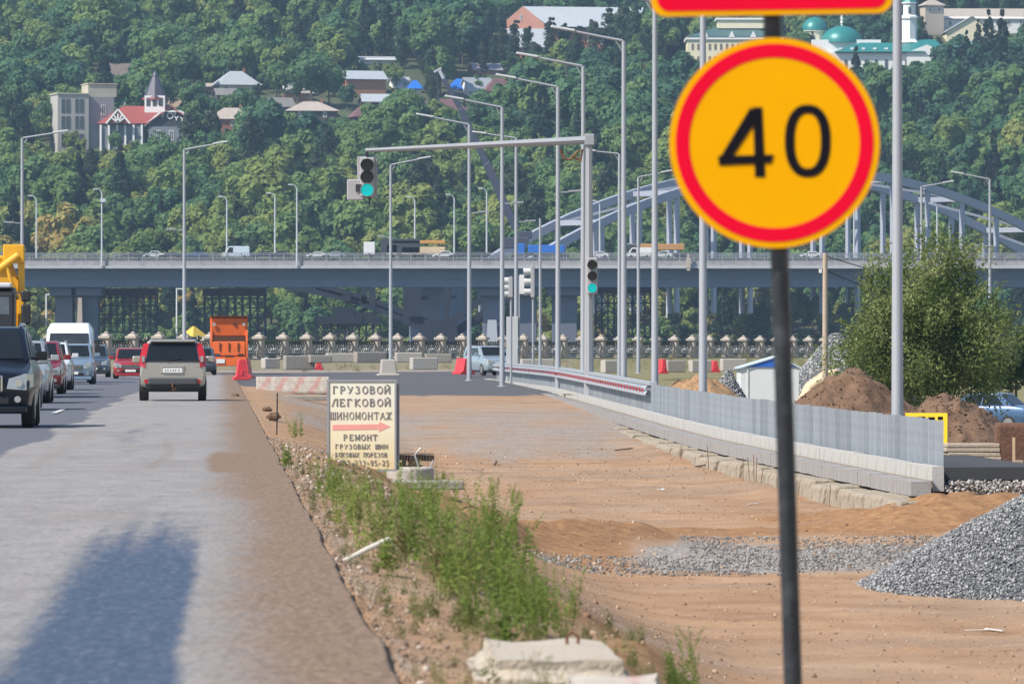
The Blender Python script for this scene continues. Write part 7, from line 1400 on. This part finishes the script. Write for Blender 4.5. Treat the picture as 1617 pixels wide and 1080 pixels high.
# ------------------------------------------------------------------ bush
def bush(X, D, z, w, h, dp, n, label):
    r = np.random.default_rng(44); root = tag(empty('willow_bush', (X, D, z)), label, 'bush')
    P = []; Nn = []
    for k in range(165):
        d = r.normal(size=3); d /= np.linalg.norm(d); d[2] = abs(d[2]) * (1 if r.random() < .8 else -.6)
        c = d * np.array([w / 2, dp / 2, h * .52]) * r.uniform(.3, 1.0) ; c[2] += h * .42; c[0] *= 1 - .25 * max(0, (c[2] / h - .6)) ; br = r.uniform(.42, .95); m_ = int(480 * br)
        q = r.normal(size=(m_, 3)); q /= np.linalg.norm(q, axis=1, keepdims=True); P.append(c + q * br * r.uniform(.5, 1.15, (m_, 1)) * np.array([1, 1, 1.1])); Nn.append(q * .7 + r.normal(size=(m_, 3)) * .6)
    for k in range(40):
        d = r.normal(size=3); d /= np.linalg.norm(d); d[2] = abs(d[2]) * .9 + .1; c = d * np.array([w / 2, dp / 2, h * .52]) * .8; c[2] += h * .45; t_ = r.uniform(0, 1, 70)[:, None]; dr_ = d * .5 + np.array([0, 0, .6]) + r.normal(size=3) * .2
        P.append(c + dr_ * t_ * r.uniform(.5, 1.1) + r.normal(size=(70, 3)) * .07); Nn.append(r.normal(size=(70, 3)))
    P = np.concatenate(P); Nn = np.concatenate(Nn); Nn /= np.linalg.norm(Nn, axis=1, keepdims=True)
    kp = P[:, 2] > .1; P = P[kp]; Nn = Nn[kp]
    t1 = np.cross(Nn, r.normal(size=P.shape)); t1 /= np.linalg.norm(t1, axis=1, keepdims=True); t2 = np.cross(Nn, t1); a = (.065 * r.uniform(.6, 1.4, len(P)))[:, None]; b_ = a * .45
    V = np.stack([P - t1 * a, P + t2 * b_, P + t1 * a, P - t2 * b_], 1).reshape(-1, 3)
    link('crown', npmesh('bush_crown', V, np.arange(len(V)).reshape(-1, 4), leaf_material('willow_foliage', [(0, (.095, .145, .045)), (.5, (.165, .215, .07)), (1, (.29, .31, .13))], .9, .1)), root)
    mb = MB()
    for k in range(11):
        a_ = k * .57; x, y = math.cos(a_ * 2.2), math.sin(a_ * 2.2); mb.tube([(x * .2, y * .2, -.2), (x * w * .13, y * .4, h * .3), (x * w * .3, y * dp * .28, h * .72)], [.09, .06, .015], 6)
    mb.build('stem', BARK, root)
S = 49.0; bush(PX(1462, S), F / S, -1.75, 286 / S, PZ(362, S) + 1.75, 5.0, 0, 'large olive-green willow bush behind the thick lamp pole')
S = 33.0; small = leaf_material('shrub_foliage', [(0, (.04, .075, .025)), (1, (.12, .15, .045))], .5, .3)
for px, y_, q, lab in ((1605, 608, .42, 'low green shrub before the pinkish hoarding'), (1398, 640, .3, 'small dark shrub between soil heap and willow bush'), (1560, 600, .35, 'green shrub at the edge of the willow bush')):
    X, D = PX(px, S), F / S; r = tag(empty('shrub', (X, D, -1.8), px), lab, 'shrub'); r.scale = (q,) * 3; cm = VAR[3][0].copy(); cm.materials.clear(); cm.materials.append(small); link('crown', cm, r); link('stem', VAR[3][1], r)
# ------------------------------------------------------------------ weeds
WEED = leaf_material('weed_foliage', [(0, (.11, .175, .036)), (.5, (.20, .27, .06)), (1, (.36, .38, .13))], 1.3, .5); DRYW = leaf_material('dry_weed', [(0, (.16, .15, .06)), (1, (.32, .27, .13))], 2, .5)
def weed_mesh(name, seed, h, nst, nlf, m_, ll=.05):
    r = np.random.default_rng(seed); V = []; Fq = []
    for k in range(nst):
        b0_ = r.normal(size=2) * .07 * h / .6; lean = r.normal(size=2) * .16; hh = h * r.uniform(.55, 1.0)
        def pt(t): return np.array([b0_[0] + lean[0] * t * t * hh, b0_[1] + lean[1] * t * t * hh, hh * t])
        for j in range(4):
            p, q = pt(j / 4), pt((j + 1) / 4); wd = .0035 * (1.2 - j / 4); o = len(V); V += [p + [-wd, 0, 0], p + [wd, 0, 0], q + [wd, 0, 0], q + [-wd, 0, 0]]; Fq.append((o, o + 1, o + 2, o + 3))
        for j in range(nlf):
            t = r.uniform(.08, 1) ** .8; p = pt(t); a = r.uniform(0, 6.28); up = r.uniform(.1, .9); d = np.array([math.cos(a), math.sin(a), up]); d /= np.linalg.norm(d); l = ll * r.uniform(.5, 1.3) * (1.25 - t * .8); sd_ = np.cross(d, r.normal(size=3)); sd_ /= np.linalg.norm(sd_); sd_ *= l * .14
            o = len(V); V += [p, p + d * l * .5 + sd_, p + d * l, p + d * l * .5 - sd_]; Fq.append((o, o + 1, o + 2, o + 3))
    return npmesh(name, np.array(V), np.array(Fq), m_)
WM = [weed_mesh('weed_shape', 300 + k, [.66, .52, .76, .42, .34, .3][k], [9, 10, 8, 11, 10, 10][k], [84, 66, 96, 50, 44, 34][k], WEED if k < 5 else DRYW, [.055, .05, .06, .045, .05, .045][k]) for k in range(6)]
def weed(px, y, k, sc__, label, grp='tall weeds on the verge'):
    """weed rooted where the sight line meets the verge"""
    X, D = ground_at(px, y); o = link('weed_clump', WM[k], None, (X, D, gz(X, D)), random.uniform(0, 6)); o.scale = (sc__,) * 3; tag(o, label, 'weed', grp); return D
lab1 = 'bright green leafy weed clump in the thick patch beside the road edge'
for px, y, k, q in ((590, 880, 0, .8), (612, 862, 2, .85), (635, 890, 5, 1.6), (672, 905, 2, .9), (705, 885, 0, 1.0), (730, 930, 5, 1.8), (785, 975, 2, .8), (640, 850, 0, .8), (815, 960, 5, 1.5), (845, 970, 0, .6), (545, 835, 1, .8), (560, 815, 0, .7), (520, 790, 1, .9), (655, 850, 1, 1.0), (690, 870, 2, .85), (745, 920, 2, 1.0), (700, 925, 5, 1.7), (770, 935, 1, 1.1), (790, 945, 2, .95), (735, 960, 0, .9), (705, 945, 3, 1.0), (760, 900, 2, 1.0), (800, 910, 0, 1.1), (775, 870, 2, .9), (680, 830, 0, .9), (640, 825, 2, .8), (610, 910, 4, 1), (820, 930, 1, .9), (800, 985, 0, .8), (830, 1000, 3, .9), (790, 1030, 4, 1), (850, 1020, 0, .75), (880, 1005, 1, .6), (860, 985, 2, .6), (745, 1000, 4, .9)):
    weed(px, y, k, q, lab1, 'weed patch beside the road edge')
weed(1082, 1110, 2, .62, 'tall lone green weed standing beside the concrete block'); weed(1068, 1115, 0, .5, 'shorter weed growing right against the tall lone weed'); weed(1290, 1120, 1, .38, 'small weed sprouting beside the black sign post foot')
weed(465, 695, 1, .9, 'bushy pale green weed left standing between road edge and board'); weed(452, 740, 4, 1.0, 'small weed right at the road edge before the bushy pale one'); weed(530, 800, 0, .8, 'thin weed tuft in rubble below the tyre board'); weed(575, 800, 4, 1, 'low weed tuft under the soil mound'); weed(700, 760, 4, .8, 'weed tuft beside the dark concrete slab')
weed(812, 800, 2, .6, 'slim weed on the brown soil ridge'); weed(905, 985, 2, .55, 'slim weed at the end of the thick patch'); weed(560, 830, 3, .9, 'low spreading weed nearest the white stick')
# low ground cover
V = []; n = 420; T = []; 
big = []
for k in range(n):
    D = 26 + 52 * random.random() ** 1.3; u_ = abs(random.gauss(.75, .6)) + .06; big.append((float(xe(D)) + u_, D))
Vs = []; Fs = []; off = 0
for i, (X, D) in enumerate(big):
    me = WM[random.choice((3, 4, 5, 5, 4))]; nv = len(me.vertices); co = np.empty(nv * 3, np.float32); me.vertices.foreach_get('co', co); co = co.reshape(-1, 3); fi = np.arange(nv).reshape(-1, 4)[::3 if random.random() < .6 else 2]
    a = random.uniform(0, 6.28); q = random.uniform(.22, .6); c, s_ = math.cos(a), math.sin(a); R = np.array([[c, -s_, 0], [s_, c, 0], [0, 0, 1]]); P = co @ R.T * q + np.array([X, D, gz(X, D)]); P = P[fi.ravel()]; Vs.append(P); Fs.append(np.arange(len(P)).reshape(-1, 4) + off); off += len(P)
m_ = [WEED]; o = link('verge_grass', npmesh('verge_grass', np.concatenate(Vs), np.concatenate(Fs), leaf_material('verge_grass_leaf', [(0, (.10, .13, .035)), (.5, (.19, .20, .07)), (1, (.34, .29, .14))], 1.7, .1))); kind(o, 'stuff', 'sparse low grass and dry weeds along the road edge', 'grass')
Vs = []; Fs = []; off = 0
for k in range(260):
    X = random.uniform(-14, 26); D = float(DB(X)) - random.uniform(6, 48)
    if D < 372 or X > 24: continue
    me = WM[random.choice((0, 1, 3, 5, 2))]; nv = len(me.vertices); co = np.empty(nv * 3, np.float32); me.vertices.foreach_get('co', co); co = co.reshape(-1, 3); fi = np.arange(nv).reshape(-1, 4)[::4]
    P = co * random.uniform(.6, 1.5) * np.array([1.5, 1.5, .8]) + np.array([X, D, gz(X, D)]); P = P[fi.ravel()]; Vs.append(P); Fs.append(np.arange(len(P)).reshape(-1, 4) + off); off += len(P)
o = link('embankment_grass', npmesh('embankment_grass', np.concatenate(Vs), np.concatenate(Fs), MATS['verge_grass_leaf'])); kind(o, 'stuff', 'dry grass tufts around the blocks before the balustrade', 'grass')
# ------------------------------------------------------------------ near concrete blocks, stick, clods
def rough_block(name, m_, X, D, z, dx, dy, dz, rz, seed, label, bev=.09):
    import bmesh
    bm = bmesh.new(); bmesh.ops.create_cube(bm, size=1.0); bmesh.ops.scale(bm, vec=(dx, dy, dz), verts=bm.verts); bmesh.ops.bevel(bm, geom=list(bm.edges), offset=bev, segments=3, affect='EDGES'); bmesh.ops.subdivide_edges(bm, edges=list(bm.edges), cuts=3, use_grid_fill=True)
    from mathutils import noise
    bm.normal_update()
    for v in bm.verts:
        p = v.co * 4 + Vector((seed, 0, 0)); q = noise.noise(p) * .035 + noise.noise(p * 3.1) * .012; v.co += v.normal * q
        if v.co.z > 0: v.co.x *= 1 - .16 * v.co.z / dz * 2 * (1 if v.co.x < 0 else .4)
        if v.co.x > dx * .38 and v.co.z > dz * .2: v.co.z -= .05 * (v.co.x - dx * .38) / (dx * .12)
    me = bpy.data.meshes.new(name); bm.to_mesh(me); bm.free(); me.materials.append(m_); o = link(name, me, None, (X, D, z + dz / 2), rz, 0, 60); return tag(o, label, 'concrete block')
SB = 340.0; X, D = PX(866, SB), F / SB; zt_ = 0.01
BLK = mat('pale_old_block', (0.42, 0.365, 0.30), 0.92, 0, .12, 5, .6, 40, (0.33, 0.27, 0.20), .45, 4)
o = rough_block('concrete_block', BLK, X, D, zt_ - .42, .80, 2.2, .42, .03, 3, 'pale worn concrete block with rusty lifting loop beside the road edge', .085)
mb = MB(); lx = PX(910, SB) - X; mb.tube([(lx - .02, .5, .17), (lx - .025, .5, .245), (lx, .5, .275), (lx + .03, .5, .245), (lx + .025, .5, .17)], .008, 6); mb.build('lifting_loop', RUST, o)
SB = 378.0; X, D = PX(962, SB), F / SB; rough_block('striped_block', barrier_mat('red_striped_pale_block', (0.52, 0.47, 0.41), (0.38, 0.33, 0.28), .4, .12), X, D, .015 - .35, .54, 1.5, .35, -.03, 9, 'pale concrete block with faint red stripe in front of the loop block', .06)
SB = 232.0; X, D = PX(577, SB), F / SB; zz = gz(X, D); mb = MB(); mb.tube([(-.16, -.1, PZ(887, SB) - zz), (.0, 0, PZ(868, SB) - zz), (.16, .1, PZ(851, SB) - zz)], [.016, .018, .017], 8); tag(mb.build('white_stick', mat('bleached_stick', (0.6, 0.56, 0.5), .8), None, (X, D, zz)), 'bleached white stick leaning in the weeds at road edge', 'stick')
for i, (px, y, w, lab) in enumerate(((432, 662, .20, 'dark earth clod at the road edge beside a thin stake'), (421, 648, .14, 'smaller earth clod behind the dark one at road edge'), (650, 722, .0, ''), (372, 627, .16, 'dark clod lying before the red water barriers'))):
    if not w: continue
    s = (y - HY) / 1.43; X, D = PX(px, s), F / s; o = rough_block('earth_clod', DIRTM, X, D, -.06, w * 1.5, w * 1.6, w * .8, .3 * i, 20 + i, lab, w * .25); o['category'] = 'clod'
S = 95; mb = MB(); X, D = PX(437, 92), F / 92; mb.tube([(0, 0, -.1), (0.01, 0, .72)], .012, 6); tag(mb.build('thin_stake', BLACKP, None, (X, D, gz(X, D))), 'thin dark marker stake at the road edge', 'stake')
# scrap timber and wire on the dirt near the old wall
for i, (px, y, l, m_, lab) in enumerate(((1105, 725, .9, WD, 'weathered plank end leaning at the foot of the old wall'), (1120, 738, .7, DKW, 'dark broken lath lying beside the leaning plank'), (985, 712, .8, DKW, 'thin dark stick on the trodden dirt by the kerb'), (780, 735, .7, DKW, 'short dark bar lying beyond the concrete slab'), (742, 742, .5, WD, 'splintered wood offcut beside the concrete slab'), (1240, 760, .8, WHITEPL, 'pale batten lying below the stained wall'), (860, 760, .5, WD, 'loose lath in the middle of the dirt track'))):
    X, D = ground_at(px, y, 50.0); mb = MB(); mb.bar((-l / 2, -.1 * i, .02), (l / 2, .2, .06 + .03 * (i % 2)), .05, .025); tag(mb.build('scrap_timber', m_, None, (X, D, gz(X, D)), .3 * i), lab, 'scrap wood', 'scrap timber on the dirt')
# things beyond: kiosk tent on the promenade, pylon, gauge box on the bridge
S = 21.0; X, D = PX(306, S), F / S; r = tag(empty('market_tent', (X, D, -1.0)), 'small yellow-roofed market tent beyond the balustrade', 'tent')
mb = MB(); mb.lathe([(1.1, 3.4), (1.0, 3.5), (.08, 4.2)], 4); mb.build('canopy', mat('tent_yellow', (0.5, 0.36, 0.06), 0.7), r)
mb = MB()
for a in (45, 135, 225, 315): mb.tube([(math.cos(math.radians(a)), math.sin(math.radians(a)), -6), (math.cos(math.radians(a)), math.sin(math.radians(a)), 3.45)], .04, 6)
mb.build('leg', WFR, r); mb = MB(); mb.box((0, 0, 1.6), (1.6, 1.6, 3.2)); mb.build('side_wall', mat('tent_cream', (0.6, 0.5, 0.35), 0.8), r)
S = 5.9; X, D = PX(1602, S), F / S; r = tag(empty('lattice_pylon', (X, D, 2)), 'thin lattice pylon with guy wires above the arch bridge end', 'pylon'); h = PZ(300, S) - 2
mb = MB()
for sx in (-1, 1):
    for sy in (-1, 1): mb.bar((sx * 1.6, sy * 1.6, 0), (sx * .3, sy * .3, h), .16)
for k in range(10):
    z0, z1 = h * k / 10, h * (k + 1) / 10; a, b_ = 1.6 - 1.3 * k / 10, 1.6 - 1.3 * (k + 1) / 10
    for sy in (-1, 1): mb.bar((-a, sy * a, z0), (b_, sy * b_, z1), .1); mb.bar((a, sy * a, z0), (-b_, sy * b_, z1), .1)
mb.build('lattice', LP, r); mb = MB(); mb.box((0, 0, h + .3), (3.2, .5, .5)); mb.box((0, 0, h - 1.5), (.4, .4, 3.5)); mb.build('crossarm', LP, r)
mb = MB()
for dx in (-9, -14, 8): mb.tube([(0, 0, h), (dx, -4, h * .45)], .07, 4)
mb.build('guy_wire', LP, r)
mb = MB(); mb.box((0, 0, 0), (1.0, .8, 1.9)); mb.box((0, 0, 1.4), (.5, .5, 1.0)); mb.box((0, -.1, -1.2), (.7, .5, .7)); o = mb.build('gauge_box', mat('beige_box', (0.42, 0.36, 0.3), .8), None, (PX(1087, BS), BD - 0.9, PZ(416, BS)), 0, .05); tag(o, 'small beige service box hung on the bridge parapet', 'service box')
# litter on the dirt
for i, (px, y, lab) in enumerate(((1190, 797, 'white strip of litter on the dirt below the old wall'), (1050, 775, 'pale plastic scrap on the dirt track'), (1577, 1000, 'white paper scrap on bare dirt beside the gravel pile'), (1075, 742, 'tangle of white strapping by the old wall'))):
    X, D = ground_at(px, y, 50.0); mb = MB(); mb.bar((-.1, 0, .012), (.1, .1, .03), .05, .008); mb.bar((.06, .1, .02), (.2, .3, .012), .03, .006); tag(mb.build('litter', WHITEPL, None, (X, D, gz(X, D)), i), lab, 'litter', 'litter on the dirt')
# ------------------------------------------------------------------ haze over the valley
mb = MB(); mb.box((0, 1750, 110), (3600, 3900, 260)); hz_ = mb.build('haze', None); hz_.data.materials.clear()
m = bpy.data.materials.new('valley_haze'); m.use_nodes = True; nt = m.node_tree; nt.nodes.remove(nt.nodes['Principled BSDF'])
pv = nt.nodes.new('ShaderNodeVolumePrincipled'); pv.inputs['Color'].default_value = (0.50, 0.72, 1.0, 1); pv.inputs['Density'].default_value = 0.00008; pv.inputs['Anisotropy'].default_value = 0.1
nt.links.new(pv.outputs[0], nt.nodes['Material Output'].inputs['Volume']); hz_.data.materials.append(m); kind(hz_, 'stuff', 'thin blue summer haze over the river valley', 'haze')
